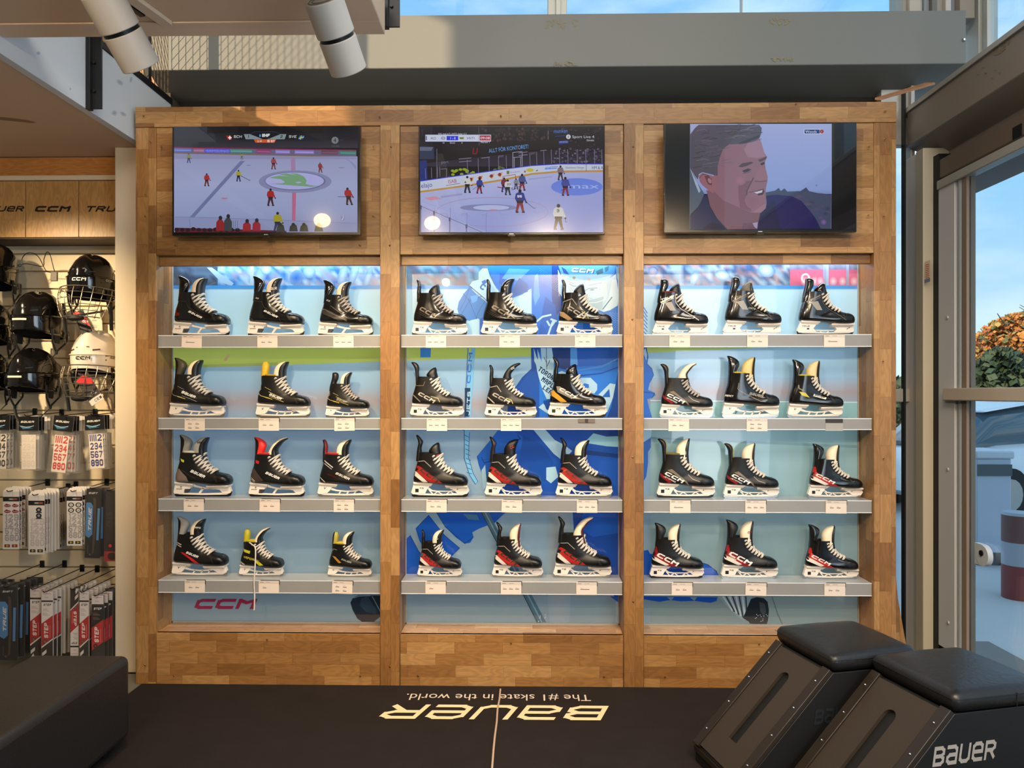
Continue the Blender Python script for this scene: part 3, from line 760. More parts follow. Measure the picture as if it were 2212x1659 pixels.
# gloves, cuff, sleeve
P((176, 222, 250), 1014, 617, 1020, 608, 1034, 604, 1034, 588, 1042, 580, 1053, 580, 1058, 596, 1066, 612, 1082, 640, 1078, 668, 1064, 668, 1046, 644)
mu.line([(1014, 617), (1046, 644), (1062, 662)], 1.2, NV)
P((50, 110, 190), 1040, 608, 1048, 604, 1052, 610, 1044, 616); mu.text('C', 1035, 622, 13, (50, 110, 190), .25, .9, 0, rot=.6)
P((58, 128, 208), 1014, 620, 1002, 634, 991, 652, 988, 668, 992, 682, 1004, 690, 1026, 696, 1034, 690, 1052, 690, 1064, 670, 1048, 650, 1030, 636)
for l in ([(1014, 622), (1004, 650), (992, 672)], [(1012, 645), (1030, 690)], [(1048, 650), (1034, 672), (1028, 690)], [(1012, 650), (1040, 640)], [(1000, 634), (1014, 650), (996, 680)]): mu.line(l, 1.0, (30, 84, 160))
P(LB, 1016, 640, 1034, 636, 1030, 650, 1020, 655)
P(WB, 1016, 692, 1034, 688, 1036, 724, 1020, 750, 1012, 750, 1020, 716); P(B2, 1036, 690, 1062, 672, 1050, 724, 1036, 724)
# helmet and face behind a visor
P((120, 170, 200), 1330, 574, 1338, 580, 1337, 610, 1332, 600)
P((84, 160, 236), 1206, 574, 1330, 574, 1328, 590, 1320, 600, 1290, 609, 1262, 610, 1230, 604, 1212, 592)
P((130, 196, 246), 1212, 590, 1232, 600, 1262, 604, 1292, 602, 1320, 594, 1318, 601, 1292, 609, 1262, 611, 1230, 606, 1212, 598)
P((70, 110, 130), 1287, 586, 1302, 579, 1303, 590, 1290, 594); P((70, 110, 130), 1306, 578, 1316, 574, 1314, 584, 1308, 588)
P((50, 80, 150), 1212, 576, 1222, 582, 1230, 594, 1218, 590)
mu.text('ccm', 1235, 588, 9, (40, 90, 160), .34, 1.5, .25, .3, rot=.07, fit=47); mu.text('ccm', 1234, 587, 9, (225, 240, 250), .3, 1.5, .25, .3, rot=.07, fit=46)
mu.ell(1240, 600, 3.4, 3.2, (70, 100, 100), 14); mu.ell(1272, 603, 4, 3.2, (150, 150, 150), 14)
P((168, 208, 232), 1205, 582, 1212, 596, 1230, 606, 1262, 611, 1292, 609, 1318, 601, 1330, 592, 1334, 620, 1337, 640, 1334, 660, 1318, 670, 1304, 674, 1290, 668, 1262, 662, 1240, 655, 1216, 645, 1206, 630)
P((196, 226, 242), 1322, 604, 1332, 604, 1337, 640, 1334, 660, 1318, 670, 1304, 673, 1300, 668, 1316, 640)
P((186, 214, 230), 1218, 606, 1310, 606, 1312, 640, 1300, 660, 1262, 658, 1230, 640)
P((160, 190, 204), 1262, 652, 1304, 640, 1300, 670, 1290, 668, 1264, 660)
mu.line([(1264, 655), (1290, 653), (1310, 646)], 1.2, (225, 242, 250)); mu.line([(1302, 668), (1322, 642)], 2.4, (80, 120, 140)); mu.line([(1206, 585), (1208, 640)], 1, (225, 240, 250))
mu.line([(1230, 613), (1238, 618), (1245, 618)], 1.2, (110, 140, 160)); mu.line([(1264, 628), (1272, 623), (1290, 622)], 1.4, (110, 138, 156)); mu.ell(1279, 626, 5, 1.6, (120, 146, 160), 10); mu.line([(1260, 634), (1268, 642), (1280, 646)], 1, (160, 186, 200))
mu.line([(1225, 607), (1240, 613)], 1.2, (140, 170, 188)); mu.line([(1272, 616), (1300, 611)], 1.2, (150, 178, 194))
# crest, row two
P((30, 84, 172), 1147, 752, 1165, 752, 1165, 960, 1092, 960, 1098, 860, 1112, 838, 1128, 815, 1148, 796)
P(WB, 1153, 752, 1158, 768, 1162, 778, 1161, 754, 1166, 770, 1170, 782, 1168, 752, 1193, 752, 1196, 762, 1197, 850, 1188, 862, 1181, 862, 1172, 842, 1164, 816, 1160, 800, 1158, 788, 1154, 780)
mu.line([(1180, 752), (1181, 798)], 1.2, NV); mu.line([(1175, 772), (1181, 784)], 1.2, NV); mu.line([(1188, 778), (1181, 792)], 1.2, NV)
mu.text('TORON', 1161, 800, 11, (24, 52, 104), .2, .62, 0, .4, rot=.62, fit=38)
mu.text('MAPL', 1168, 822, 11, (24, 52, 104), .2, .62, 0, .4, rot=.62, fit=30)
mu.text('LEA', 1171, 840, 10, (24, 52, 104), .2, .62, 0, .4, rot=.62, fit=22)
P((24, 60, 130), 1192, 752, 1232, 752, 1232, 800, 1212, 796, 1198, 790); P(B2, 1232, 752, 1340, 752, 1340, 780, 1290, 790, 1240, 792)
P(LB, 1232, 752, 1246, 752, 1248, 788, 1232, 790); mu.line([(1248, 800), (1300, 792), (1340, 772)], 3, (70, 140, 220)); mu.line([(1250, 812), (1300, 806), (1344, 790)], 2.5, (24, 80, 170))
P(WB, 1205, 806, 1213, 801, 1222, 805, 1222, 815, 1205, 815)
P(WB, 1246, 822, 1256, 816, 1276, 816, 1290, 830, 1290, 842, 1284, 850, 1262, 846, 1262, 838, 1272, 838, 1272, 830, 1262, 828, 1258, 834, 1246, 834)
P(WB, 1318, 828, 1335, 831, 1312, 890, 1304, 890, 1306, 874, 1285, 868, 1285, 860); P(B2, 1316, 840, 1318, 858, 1300, 858)
P(B3, 1345, 752, 1347, 752, 1347, 930, 1300, 930, 1320, 880)
P(WB, 1163, 880, 1173, 872, 1212, 902, 1196, 902); P(B3, 1173, 866, 1190, 862, 1212, 900, 1180, 884)
# row three: hip, thigh and hem stripes
P((24, 84, 182), 1092, 928, 1345, 928, 1345, 1076, 1060, 1076, 1034, 1004, 1030, 986, 1058, 952)
P((30, 100, 204), 1058, 952, 1075, 930, 1110, 932, 1130, 944, 1128, 968, 1090, 990, 1036, 992, 1031, 985)
P((20, 76, 166), 1130, 940, 1170, 960, 1196, 1000, 1180, 1040, 1140, 1040, 1120, 1000)
mu.line([(1118, 940), (1124, 948), (1110, 952)], 1.6, NV); mu.line([(1040, 988), (1046, 1000), (1060, 996)], 1.6, NV)
P(WB, 1152, 928, 1178, 928, 1198, 950, 1220, 962, 1236, 974, 1216, 996, 1196, 980, 1172, 952)
P((150, 206, 226), 1272, 946, 1284, 934, 1345, 940, 1345, 966, 1310, 964, 1262, 956)
P((20, 70, 156), 1284, 930, 1345, 930, 1345, 942, 1310, 943, 1282, 936); P((18, 60, 130), 1262, 972, 1345, 982, 1345, 990, 1262, 982)
P(WB, 1180, 1010, 1200, 1008, 1206, 1030, 1190, 1044, 1180, 1036)
P((150, 186, 206), 1040, 1016, 1048, 1004, 1052, 1050, 1044, 1058)
# sticks
P((120, 186, 228), 1018, 752, 1027, 752, 1014, 934, 1012, 990, 1022, 1024, 1032, 1040, 1026, 1046, 1012, 1026, 1003, 990, 1003, 930)
P((70, 120, 170), 1010, 752, 1012, 752, 1006, 870, 1003, 930, 1001, 930); mu.text('CCM', 1016, 828, 8, B1, .25, 2.0, 0, .4, rot=-1.5, fit=66)
P((30, 60, 96), 1004, 838, 1016, 838, 1014, 900, 1004, 900); mu.text('JETS', 1014, 898, 7, (170, 210, 235), .22, 1.6, 0, .4, rot=-1.52, fit=52)
mu.line([(1003, 930), (1003, 990), (1014, 1026), (1027, 1046)], 1.4, (40, 84, 130)); mu.line([(1014, 934), (1012, 988), (1022, 1022), (1032, 1040)], 1.4, (60, 110, 160))
for i in range(9): mu.line([(1004 + i * .6, 940 + i * 10), (1012 + i * .9, 944 + i * 10)], 1.5, (60, 110, 160))
# row four
P((24, 84, 182), 943, 1107, 1092, 1107, 1080, 1118, 1068, 1130, 1050, 1136, 1034, 1142, 1020, 1150, 1023, 1160, 1016, 1172, 1004, 1174, 984, 1160, 962, 1138)
P((24, 84, 182), 898, 1142, 926, 1113, 940, 1130, 960, 1156, 993, 1184, 972, 1206, 948, 1222, 930, 1206, 906, 1168)
P((24, 84, 182), 870, 1172, 886, 1156, 904, 1190, 924, 1212, 932, 1243, 870, 1243)
for l in ([(898, 1142), (926, 1113)], [(993, 1184), (948, 1222)], [(1023, 1160), (1004, 1174)], [(886, 1156), (904, 1190), (924, 1212)], [(943, 1107), (962, 1138), (1004, 1174)], [(926, 1113), (960, 1156), (993, 1184)]): mu.line(l, 1.0, NV)
P((70, 120, 150), 1000, 1110, 1030, 1112, 1036, 1124, 1012, 1122)
P((70, 104, 124), 1040, 1107, 1056, 1107, 1182, 1349, 1163, 1349); mu.line([(1048, 1107), (1173, 1349)], 3, (110, 146, 166)); mu.line([(1040, 1107), (1163, 1349)], 1.5, (36, 56, 72))
for i in range(9): mu.ell(U(1163, 1180), U(1326, 1346), 1.2, .8, (200, 215, 225), 6)
P((20, 66, 152), 1237, 1107, 1345, 1107, 1345, 1300, 1330, 1294, 1300, 1240, 1270, 1200, 1240, 1150)
P((24, 84, 182), 1260, 1107, 1345, 1107, 1345, 1150, 1280, 1160, 1250, 1140)
P((24, 80, 176), 1318, 1288, 1345, 1290, 1345, 1302, 1334, 1300)
# right bay: back edge of the jersey, leg and skate
P((176, 216, 240), 1388, 640, 1396, 700, 1400, 722, 1388, 722)
for i in range(7): mu.line([(1388, 660 + i * 9), (1398, 676 + i * 8)], 2.0, (50, 120, 214))
P((30, 108, 214), 1386, 750, 1396, 750, 1400, 770, 1398, 786, 1408, 796, 1412, 810, 1404, 826, 1400, 842, 1414, 848, 1416, 854, 1408, 860, 1398, 862, 1402, 880, 1409, 903, 1386, 903)
mu.line([(1396, 750), (1400, 770), (1398, 786), (1408, 796), (1412, 810), (1404, 826)], 1.0, NV); mu.line([(1386, 846), (1414, 850), (1408, 860)], 1.2, NV); P(WB, 1388, 760, 1394, 752, 1398, 766, 1396, 778)
P(WB, 1386, 928, 1408, 928, 1406, 944, 1386, 958); P((24, 96, 190), 1386, 958, 1406, 946, 1406, 966, 1400, 976, 1400, 1000, 1396, 1030, 1386, 1046)
P((24, 80, 176), 1386, 1190, 1400, 1188, 1404, 1196, 1500, 1210, 1530, 1220, 1548, 1234, 1556, 1252, 1386, 1252)
mu.line([(1500, 1210), (1530, 1220), (1548, 1234), (1556, 1252)], 1.0, NV)
P((24, 80, 176), 1386, 1288, 1550, 1290, 1548, 1298, 1536, 1302, 1516, 1300, 1500, 1298, 1470, 1299, 1448, 1296, 1424, 1300, 1400, 1296, 1386, 1294)
P((112, 140, 158), 1440, 1290, 1456, 1290, 1450, 1297); P((112, 140, 158), 1490, 1290, 1506, 1290, 1500, 1298)
P((130, 156, 168), 1550, 1288, 1625, 1288, 1608, 1342, 1590, 1330, 1568, 1308)
for i in range(8): mu.line([(1562 + i * 7, 1289), (1582 + i * 4.6, 1318 + i * 3)], 3.2, (56, 66, 76) if i % 2 else (180, 196, 204))
P((30, 40, 48), 1622, 1294, 1634, 1290, 1650, 1292, 1658, 1300, 1661, 1318, 1659, 1340, 1655, 1353, 1626, 1353, 1617, 1342, 1605, 1335, 1612, 1318)
P((58, 68, 76), 1640, 1300, 1652, 1304, 1655, 1320, 1650, 1334, 1642, 1320); mu.line([(1606, 1335), (1618, 1342), (1626, 1353)], 1.4, (14, 18, 22))
for i in range(16): mu.ell(U(1620, 1658), U(1326, 1350), 1.0, .8, (210, 218, 222), 6)
mu.line([(1668, 1290), (1680, 1326), (1692, 1352)], 1.6, (84, 100, 106))
# left bay: puck-end of the stick and red lettering
P((24, 40, 56), 774, 1286, 824, 1286, 824, 1330, 804, 1346, 788, 1347, 772, 1336, 762, 1318, 757, 1302, 762, 1292)
P((38, 60, 80), 780, 1294, 794, 1288, 814, 1318, 812, 1326, 790, 1322, 778, 1308); mu.line([(764, 1292), (774, 1288), (800, 1287)], 1.6, (96, 130, 150)); mu.line([(804, 1288), (822, 1322)], 1.6, (100, 134, 154))
mu.text('ccm', 418, 1315.5, 22, (140, 42, 70), .30, 1.75, .36, .22, fit=129)
for (x, y, c) in ((492, 770, (200, 180, 130)), (488, 776, (190, 172, 120))): mu.ell(x, y, 3.5, 5, c, 8, .6)
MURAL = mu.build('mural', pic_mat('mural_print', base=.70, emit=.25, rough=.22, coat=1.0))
tag(MURAL, 'long backlit printed mural of a blue hockey player behind the shelves', 'mural')

# ------------------------------------------------------------------ televisions
def tv(x0, x1, y0, y1, label, art, crop, gloss):
    sx, sy, ox, oy = crop
    a = at_y(x0, (y0 + y1) / 2, 3.62).x; b = at_y(x1, (y0 + y1) / 2, 3.62).x
    cxp = (x0 + x1) / 2
    z1 = at_y(cxp, y0, 3.62).z; z0 = at_y(cxp, y1, 3.62).z
    e = empty('television', ((a + b) / 2, 3.70, z0)); tag(e, label, 'television', 'televisions above the shelves')
    rel(MB().box(a, b, 3.62, 3.645, z0, z1).build('bezel', mat('tv_bezel', (12, 12, 14), .25, coat=.4), bevel=.002), e)
    rel(MB().box(a + .03, b - .03, 3.645, 3.70, z0 + .03, z1 - .03).build('rear_housing', mat('tv_back', (16, 16, 18), .5), bevel=.006), e)
    pc = Pic(lambda u, v, d: at_y(ox + u / sx, oy + v / sy, 3.6192 - d), 5e-6)
    art(pc)
    rel(pc.build('screen', pic_mat('screen_glow', base=0.0, emit=1.0, rough=.18, coat=.9, spec=.4)), e)
    lg = rel(MB().box((a + b) / 2 - .018, (a + b) / 2 + .018, 3.617, 3.63, z0 - .008, z0 + .006).build('logo_tab', mat('tv_bezel', (12, 12, 14), .25, coat=.4), bevel=.001), e)
    rel(MB().box((a + b) / 2 - .010, (a + b) / 2 + .010, 3.6162, 3.618, z0 + .002, z0 + .005).build('logo', mat('silver_logo', (200, 200, 200), .3, metal=.5)), lg)
ICE = (142, 152, 186)
def fig(p, x, y, h, top, bot, c3=(30, 30, 36), stick=None, lean=0.0):
    """a skater seen from afar"""
    w_ = h * .30
    q = lambda dx, dy: (x + dx * w_ + lean * dy * h * .5, y - dy * h)
    p.poly([q(-.35, .5), q(.35, .5), q(.62, .05), q(.35, .02), q(.0, .35), q(-.35, .02), q(-.62, .06)], bot)
    p.poly([q(-.6, .0), q(-.2, .0), q(-.2, .07), q(-.6, .09)], c3); p.poly([q(.25, .0), q(.7, .0), q(.66, .08), q(.3, .07)], c3)
    p.poly([q(-.5, .48), q(.5, .48), q(.72, .66), q(.55, .84), q(.15, .88), q(-.2, .88), q(-.58, .82), q(-.72, .62)], top)
    p.poly([q(-.45, .42), q(.45, .42), q(.48, .52), q(-.48, .52)], c3)
    p.ell(x + lean * .93 * h * .5, y - .93 * h, w_ * .24, h * .075, c3, 10)
    p.poly([q(.5, .6), q(.75, .64), q(.95, .48), q(.8, .44)], top); p.ell(*q(.9, .45), w_ * .14, h * .04, c3, 8)
    if stick: p.line([q(.9, .46), (x + stick[0], y + stick[1]), (x + stick[0] + stick[2], y + stick[1] - 3)], 5, (40, 44, 56))
def art1(p):
    p.rect(80, 68, 2077, 1216, (8, 9, 14)); p.vgrad(80, 2077, [(68, (14, 16, 22)), (210, (28, 30, 40)), (300, (44, 44, 58))])
    p.poly([(80, 70), (440, 70), (520, 150), (560, 290), (80, 290)], (38, 42, 52)); p.rect(440, 70, 1700, 140, (12, 13, 20))
    p.poly([(80, 290), (2060, 325), (2060, 395), (80, 352)], (92, 88, 120)); p.poly([(80, 286), (2060, 318), (2060, 330), (80, 300)], (110, 30, 60))
    for (a, b, c) in ((80, 270, (90, 100, 160)), (290, 410, (130, 90, 120)), (412, 690, (76, 80, 180)), (690, 930, (66, 120, 112)), (975, 1130, (120, 60, 100)), (1180, 1340, (120, 110, 170)), (1390, 1600, (120, 110, 170)), (1680, 1860, (90, 60, 80)), (1880, 2058, (60, 110, 104))):
        y = 300 + (a - 80) * .0165; p.poly([(a, y), (b, y + (b - a) * .0165), (b, y + 46), (a, y + 44)], c)
        p.line([(a + 10, y + 24), (b - 10, y + 27)], 12, tuple(min(255, int(v * 1.3)) for v in c))
    p.font('SAMSUNG', 430, 346, 30, (120, 124, 210), rot=.017, fit=240)
    p.poly([(80, 352), (2060, 392), (2060, 404), (80, 362)], (120, 96, 60)); 
    p.vgrad(80, 2072, [(392, (138, 142, 178)), (700, (146, 154, 190)), (1000, (136, 146, 184)), (1216, (120, 128, 170))])
    p.poly([(80, 360), (2060, 402), (2060, 420), (80, 420)], (128, 130, 166))
    p.poly([(800, 440), (850, 440), (230, 1130), (180, 1130)], (100, 106, 150)); p.poly([(1920, 410), (1960, 410), (2056, 540), (2056, 490)], (126, 132, 176))
    p.poly([(1350, 400), (1395, 400), (1400, 545), (1350, 545)], (150, 116, 156)); p.poly([(1362, 780), (1405, 780), (1398, 1110), (1360, 1110)], (168, 92, 124))
    p.ell(1395, 665, 395, 122, (118, 124, 160), 40); p.ell(1395, 660, 330, 100, (92, 98, 140), 40); p.ell(1390, 658, 318, 92, (156, 158, 206), 40)
    G = (106, 148, 112)
    p.poly([(1110, 622), (1220, 600), (1330, 612), (1215, 585), (1300, 575), (1420, 600), (1340, 574), (1420, 578), (1490, 610), (1520, 650), (1510, 690), (1560, 705), (1650, 712), (1580, 722), (1120, 690), (1260, 684), (1285, 668), (1240, 640), (1180, 632)], G)
    p.poly([(1390, 672), (1440, 664), (1470, 674), (1430, 684)], (156, 158, 206))
    p.ell(630, 848, 36, 10, (160, 110, 140)); p.ell(888, 488, 30, 4, (110, 110, 150)); p.ell(1900, 514, 34, 5, (116, 116, 150))
    RD, YL, BK = (150, 30, 34), (150, 146, 40), (26, 24, 34)
    fig(p, 435, 716, 140, RD, (90, 20, 28), BK); fig(p, 780, 664, 126, YL, (30, 36, 80), BK, (120, -12, 8)); fig(p, 1160, 532, 130, (140, 60, 66), (110, 50, 56), BK); fig(p, 1670, 568, 110, (130, 50, 44), (110, 30, 36), (80, 60, 60), None, -.1)
    fig(p, 240, 462, 104, (130, 126, 80), (60, 66, 110), (70, 70, 96)); fig(p, 815, 424, 66, (126, 130, 90), (90, 96, 80), (60, 66, 70))
    fig(p, 1128, 930, 190, RD, (60, 24, 36), BK); fig(p, 1985, 920, 190, (150, 34, 34), (60, 20, 28), BK, (-110, -90, -16), -.25)
    p.poly([(90, 1050), (600, 1062), (2060, 1120), (2066, 1216), (90, 1216)], (126, 134, 172)); p.line([(90, 1048), (600, 1060), (2060, 1118)], 4, (100, 106, 150))
    p.poly([(90, 1165), (700, 1180), (1300, 1200), (1300, 1216), (90, 1216)], (90, 24, 40))
    for i in range(12): p.ell(110 + i * 60, 1186 + U(-8, 8), 26, 22, (30, 20, 30), 10)
    for (x, c, h) in ((580, (130, 30, 34), 160), (665, (52, 58, 62), 180), (870, (140, 34, 40), 120), (975, (140, 34, 48), 130)):
        p.poly([(x - 45, 1200), (x - 40, 1200 - h * .6), (x - 16, 1200 - h * .78), (x + 20, 1200 - h * .78), (x + 44, 1200 - h * .55), (x + 44, 1200)], c); p.ell(x + 4, 1200 - h * .88, 20, 24, (36, 32, 36), 12)
    fig(p, 1200, 1214, 220, (146, 140, 36), (34, 40, 80), (24, 30, 50), None, .05)
    for x in (1235, 1375, 1490, 1650): p.poly([(x - 46, 1206), (x - 36, 1150), (x, 1118), (x + 36, 1140), (x + 50, 1206)], (46, 50, 44)); p.ell(x, 1130, 20, 18, (34, 36, 36), 10)
    for x in (724, 745, 768): p.line([(x, 1090), (x, 1180)], 6, (90, 96, 130))
    p.line([(250, 1070), (256, 1160)], 5, (100, 106, 140))
    # score strip
    p.poly([(690, 150), (850, 146), (1020, 204), (690, 204)], (16, 18, 22)); p.poly([(1300, 146), (1470, 150), (1470, 204), (1130, 204)], (16, 18, 22))
    p.poly([(838, 150), (945, 150), (1040, 205), (858, 205)], (120, 134, 140)); p.poly([(1300, 150), (1195, 150), (1090, 205), (1282, 205)], (120, 134, 140))
    p.poly([(905, 150), (960, 126), (1180, 126), (1235, 150), (1110, 200), (1035, 200)], (14, 18, 28)); p.line([(905, 150), (960, 124), (1180, 124), (1235, 150)], 3, (60, 70, 84))
    p.poly([(645, 166), (700, 166), (710, 208), (664, 210)], (160, 24, 34)); p.rect(680, 168, 692, 208, (230, 220, 225)); p.rect(668, 182, 706, 194, (230, 220, 225))
    p.poly([(1440, 168), (1496, 164), (1482, 204), (1430, 208)], (30, 90, 160)); p.line([(1436, 196), (1490, 180)], 8, (200, 190, 60)); p.line([(1462, 166), (1452, 206)], 7, (200, 190, 60))
    p.text('SCH', 727, 190, 28, (190, 196, 200), .16, 1.1, .1, fit=88); p.text('SVE', 1327, 190, 28, (190, 196, 200), .16, 1.1, .1, fit=82); p.text('1', 880, 191, 30, (20, 24, 28), .2, 1, .1); p.text('2', 1232, 190, 30, (20, 24, 28), .2, 1, .1)
    p.text('IIHF', 1036, 180, 34, (230, 234, 236), .22, .9, .06, fit=84); p.ell(1014, 166, 8, 16, (80, 150, 210), 12)
    p.poly([(945, 206), (1190, 206), (1170, 242), (965, 242)], (190, 84, 40)); p.text('2:A', 985, 236, 18, (236, 206, 190), .18, 1, 0, fit=46); p.text('15:57', 1092, 238, 24, (240, 236, 232), .17, 1, 0, fit=80)
    p.ell(1828, 216, 38, 38, (112, 116, 122), 26); p.font('4', 1810, 240, 48, (30, 32, 40)); p.text('HD', 1880, 224, 18, (60, 62, 70), .2, 1, 0); p.font('Direkt', 1790, 288, 18, (90, 92, 100), fit=86)
    p.ell(1912, 1060, 22, 30, (120, 124, 156), 16); p.line([(1905, 1080), (1920, 1050), (1914, 1036)], 8, (176, 184, 214))
def art2(p):
    p.rect(85, 68, 2092, 1218, (14, 13, 20)); p.vgrad(85, 2080, [(68, (10, 10, 22)), (300, (26, 22, 30)), (500, (44, 40, 56))])
    p.rect(110, 90, 700, 200, (10, 12, 26)); p.line([(110, 90), (116, 160)], 8, (44, 44, 66)); p.line([(208, 90), (208, 150)], 8, (40, 40, 60))
    p.line([(724, 80), (730, 280)], 8, (70, 68, 80)); p.line([(1480, 80), (1478, 210)], 8, (96, 94, 104))
    for i in range(90): p.soft(U(760, 1450), U(90, 230), U(8, 26), U(8, 26), random.choice([(64, 46, 44), (50, 36, 40), (84, 62, 56), (40, 30, 36)]), (26, 22, 28), 7)
    for i in range(60): p.soft(U(1450, 2075), U(90, 300), U(8, 26), U(8, 26), random.choice([(44, 36, 44), (34, 30, 44), (60, 46, 48)]), (22, 20, 28), 7)
    p.poly([(85, 280), (600, 330), (760, 260), (1700, 200), (1700, 300), (1300, 330), (85, 470)], (22, 20, 24))
    p.poly([(85, 280), (240, 290), (240, 420), (85, 420)], (40, 50, 76)); p.poly([(85, 290), (230, 290), (210, 330), (85, 330)], (86, 96, 120)); p.poly([(85, 440), (160, 430), (170, 650), (85, 660)], (26, 44, 110))
    p.font('ALLT FÖR KONTORET!', 836, 352, 44, (96, 152, 214), rot=-.115, fit=432)
    p.font('munken', 1538, 138, 44, (78, 118, 196), rot=-.04, fit=152); p.line([(1555, 174), (1665, 168)], 6, (52, 72, 130))
    p.poly([(1590, 226), (1700, 218), (1698, 250), (1596, 262)], (34, 44, 120)); p.font('IMPORTED', 1600, 246, 20, (150, 160, 220), rot=-.04, fit=92)
    for (t, x, y, h, f) in (('port', 318, 470, 34, 80), ('port', 940, 402, 34, 56), ('port', 1290, 370, 34, 50), ):
        p.font(t, x, y, h, (110, 108, 130), rot=-.05, fit=f)
    for (x0_, y0_, x1_, y1_) in ((756, 410, 846, 400), (510, 420, 648, 408), (514, 452, 648, 440), (1160, 354, 1256, 342), (1160, 382, 1256, 372), (1395, 330, 1461, 324)):
        for k in range(9): p.line([(x0_ + (x1_ - x0_) * k / 9, y0_ + (y1_ - y0_) * k / 9), (x0_ + (x1_ - x0_) * (k + .6) / 9, y0_ + (y1_ - y0_) * (k + .6) / 9)], 9, (110, 108, 130))
    p.text('U', 652, 370, 70, (110, 20, 30), .2, .9, .15)
    for i in range(14): p.ell(440 + U(0, 250), 590 - U(0, 60), 20, 14, (132, 150, 30), 9)
    for i in range(9): p.ell(890 + U(0, 110), 540 - U(0, 40), 14, 10, (80, 100, 40), 8)
    for i in range(120): p.soft(U(1530, 2075), U(310, 455), U(6, 20), U(6, 20), random.choice([(110, 106, 124), (60, 54, 76), (90, 80, 84), (130, 120, 130), (50, 50, 90)]), (40, 36, 52), 7)
    for x in (145, 210, 275, 300, 600, 718, 835, 938, 1022, 1278, 1352, 1430, 1512, 1600, 1690, 1792, 1885, 1980, 2060):
        y1 = 640 - (x - 85) * .115 if x < 1500 else 468
        p.line([(x, y1 - 150 + (40 if x < 400 else 0)), (x + 4, y1)], 6, (112, 108, 132))
    p.line([(270, 310), (270, 640)], 7, (96, 96, 120)); p.line([(1092, 350), (1196, 338)], 7, (140, 138, 156))
    for x in (1095, 1110, 1180, 1196): p.line([(x, 350 if x in (1095, 1196) else 400), (x, 525)], 7, (140, 138, 160))
    p.line([(1095, 404), (1196, 396)], 6, (140, 138, 156)); p.line([(310, 530), (376, 526), (374, 620)], 5, (120, 118, 140))
    # boards
    top = [(90, 660), (600, 588), (1000, 530), (1300, 492), (1600, 474), (2075, 474)]
    bot = [(2075, 540), (1600, 546), (1300, 572), (1000, 636), (600, 700), (90, 768)]
    p.poly(top + bot, (180, 186, 208)); p.line(top, 9, (40, 56, 190))
    yb = [(90, 766), (600, 698), (1000, 634), (1300, 572), (1600, 546), (2075, 540)]
    p.poly(yb + [(x, y + 20) for x, y in yb[::-1]], (176, 132, 50))
    ice = [(x, y + 20) for x, y in yb] + [(2075, 1216), (95, 1216)]
    p.poly(ice, [(158, 164, 206), (158, 164, 206), (162, 168, 210), (162, 168, 210), (156, 162, 206), (150, 156, 204), (126, 138, 196), (140, 150, 202)])
    p.font('elajo', 98, 735, 52, (56, 60, 140), rot=-.12, fit=124); p.font('ISAB', 392, 686, 40, (150, 50, 66), rot=-.12, fit=94); p.line([(370, 708), (520, 684)], 5, (60, 56, 90))
    for x, y in ((640, 640), (738, 624), (862, 604), (952, 588)): p.poly([(x - 32, y), (x + 32, y - 28), (x + 20, y + 10), (x + 6, y + 32)], (196, 140, 60)); p.ell(x, y, 17, 19, (130, 40, 36), 12, .3)
    p.rect(1028, 548, 1056, 584, (90, 110, 60)); p.font('Gruuthamn', 1064, 574, 20, (110, 112, 150), rot=-.1, fit=108); p.ell(1282, 540, 40, 20, (176, 170, 50), 12); p.rect(1218, 546, 1234, 566, (150, 50, 40)); p.poly([(1340, 552), (1366, 532), (1364, 552)], (60, 110, 60))
    p.poly([(1432, 500), (1592, 492), (1592, 536), (1432, 546)], (170, 184, 216)); p.line([(1446, 528), (1570, 520)], 8, (60, 100, 196)); p.line([(1500, 508), (1584, 503)], 6, (60, 100, 196)); p.ring(1474, 518, 24, 8, 5, (60, 100, 196), 14); p.font('Oskarshamns-Tidningen', 1664, 524, 24, (96, 92, 110), fit=205); p.line([(1892, 480), (1892, 552)], 5, (80, 80, 100)); p.font('HM & A', 1952, 530, 34, (50, 58, 110), fit=124)
    # ice marks
    p.ell(1790, 722, 280, 94, (96, 120, 206), 40); p.rect(2076, 600, 2092, 840, (12, 12, 16)); p.font('max', 1680, 740, 56, (150, 172, 226), fit=350)
    p.ring(870, 995, 606, 158, 6, (150, 130, 170), 50); p.ell(830, 948, 310, 38, (120, 124, 168), 36); p.ell(860, 948, 196, 28, (166, 172, 212), 30); p.ell(885, 973, 50, 8, (176, 130, 150), 12)
    for t, x in (('O', 320), ('A', 540), ('K', 765), ('L', 965), ('E', 1150), ('Y', 1330)): p.text(t, x, 1046 if x < 900 else 1030, 40, (140, 144, 186), .2, 2.6, -.4)
    p.poly([(130, 840), (250, 824), (320, 850), (200, 870)], (190, 130, 150)); p.line([(320, 832), (540, 802)], 20, (138, 142, 184))
    p.line([(1270, 640), (1520, 612)], 14, (142, 148, 192))
    # skaters
    BK = (24, 24, 34)
    p.line([(985, 610), (1120, 588)], 6, (150, 60, 70)); p.line([(985, 610), (975, 710)], 6, (160, 120, 140)); p.line([(1122, 588), (1128, 660)], 6, (150, 60, 70)); p.line([(930, 725), (990, 735)], 10, (150, 50, 60))
    fig(p, 600, 788, 184, (190, 192, 190), (40, 46, 48), BK); fig(p, 730, 795, 170, (50, 60, 130), (120, 36, 56), BK, None, .05); p.line([(740, 700), (660, 750)], 4, (60, 60, 80))
    fig(p, 1000, 780, 160, (110, 40, 60), (50, 40, 90), BK); fig(p, 1040, 812, 170, (190, 190, 190), (50, 50, 66), BK); fig(p, 1195, 764, 184, (60, 76, 130), (130, 36, 50), BK, (-100, -10, -14)); fig(p, 1130, 750, 120, (120, 120, 130), (70, 70, 80), BK)
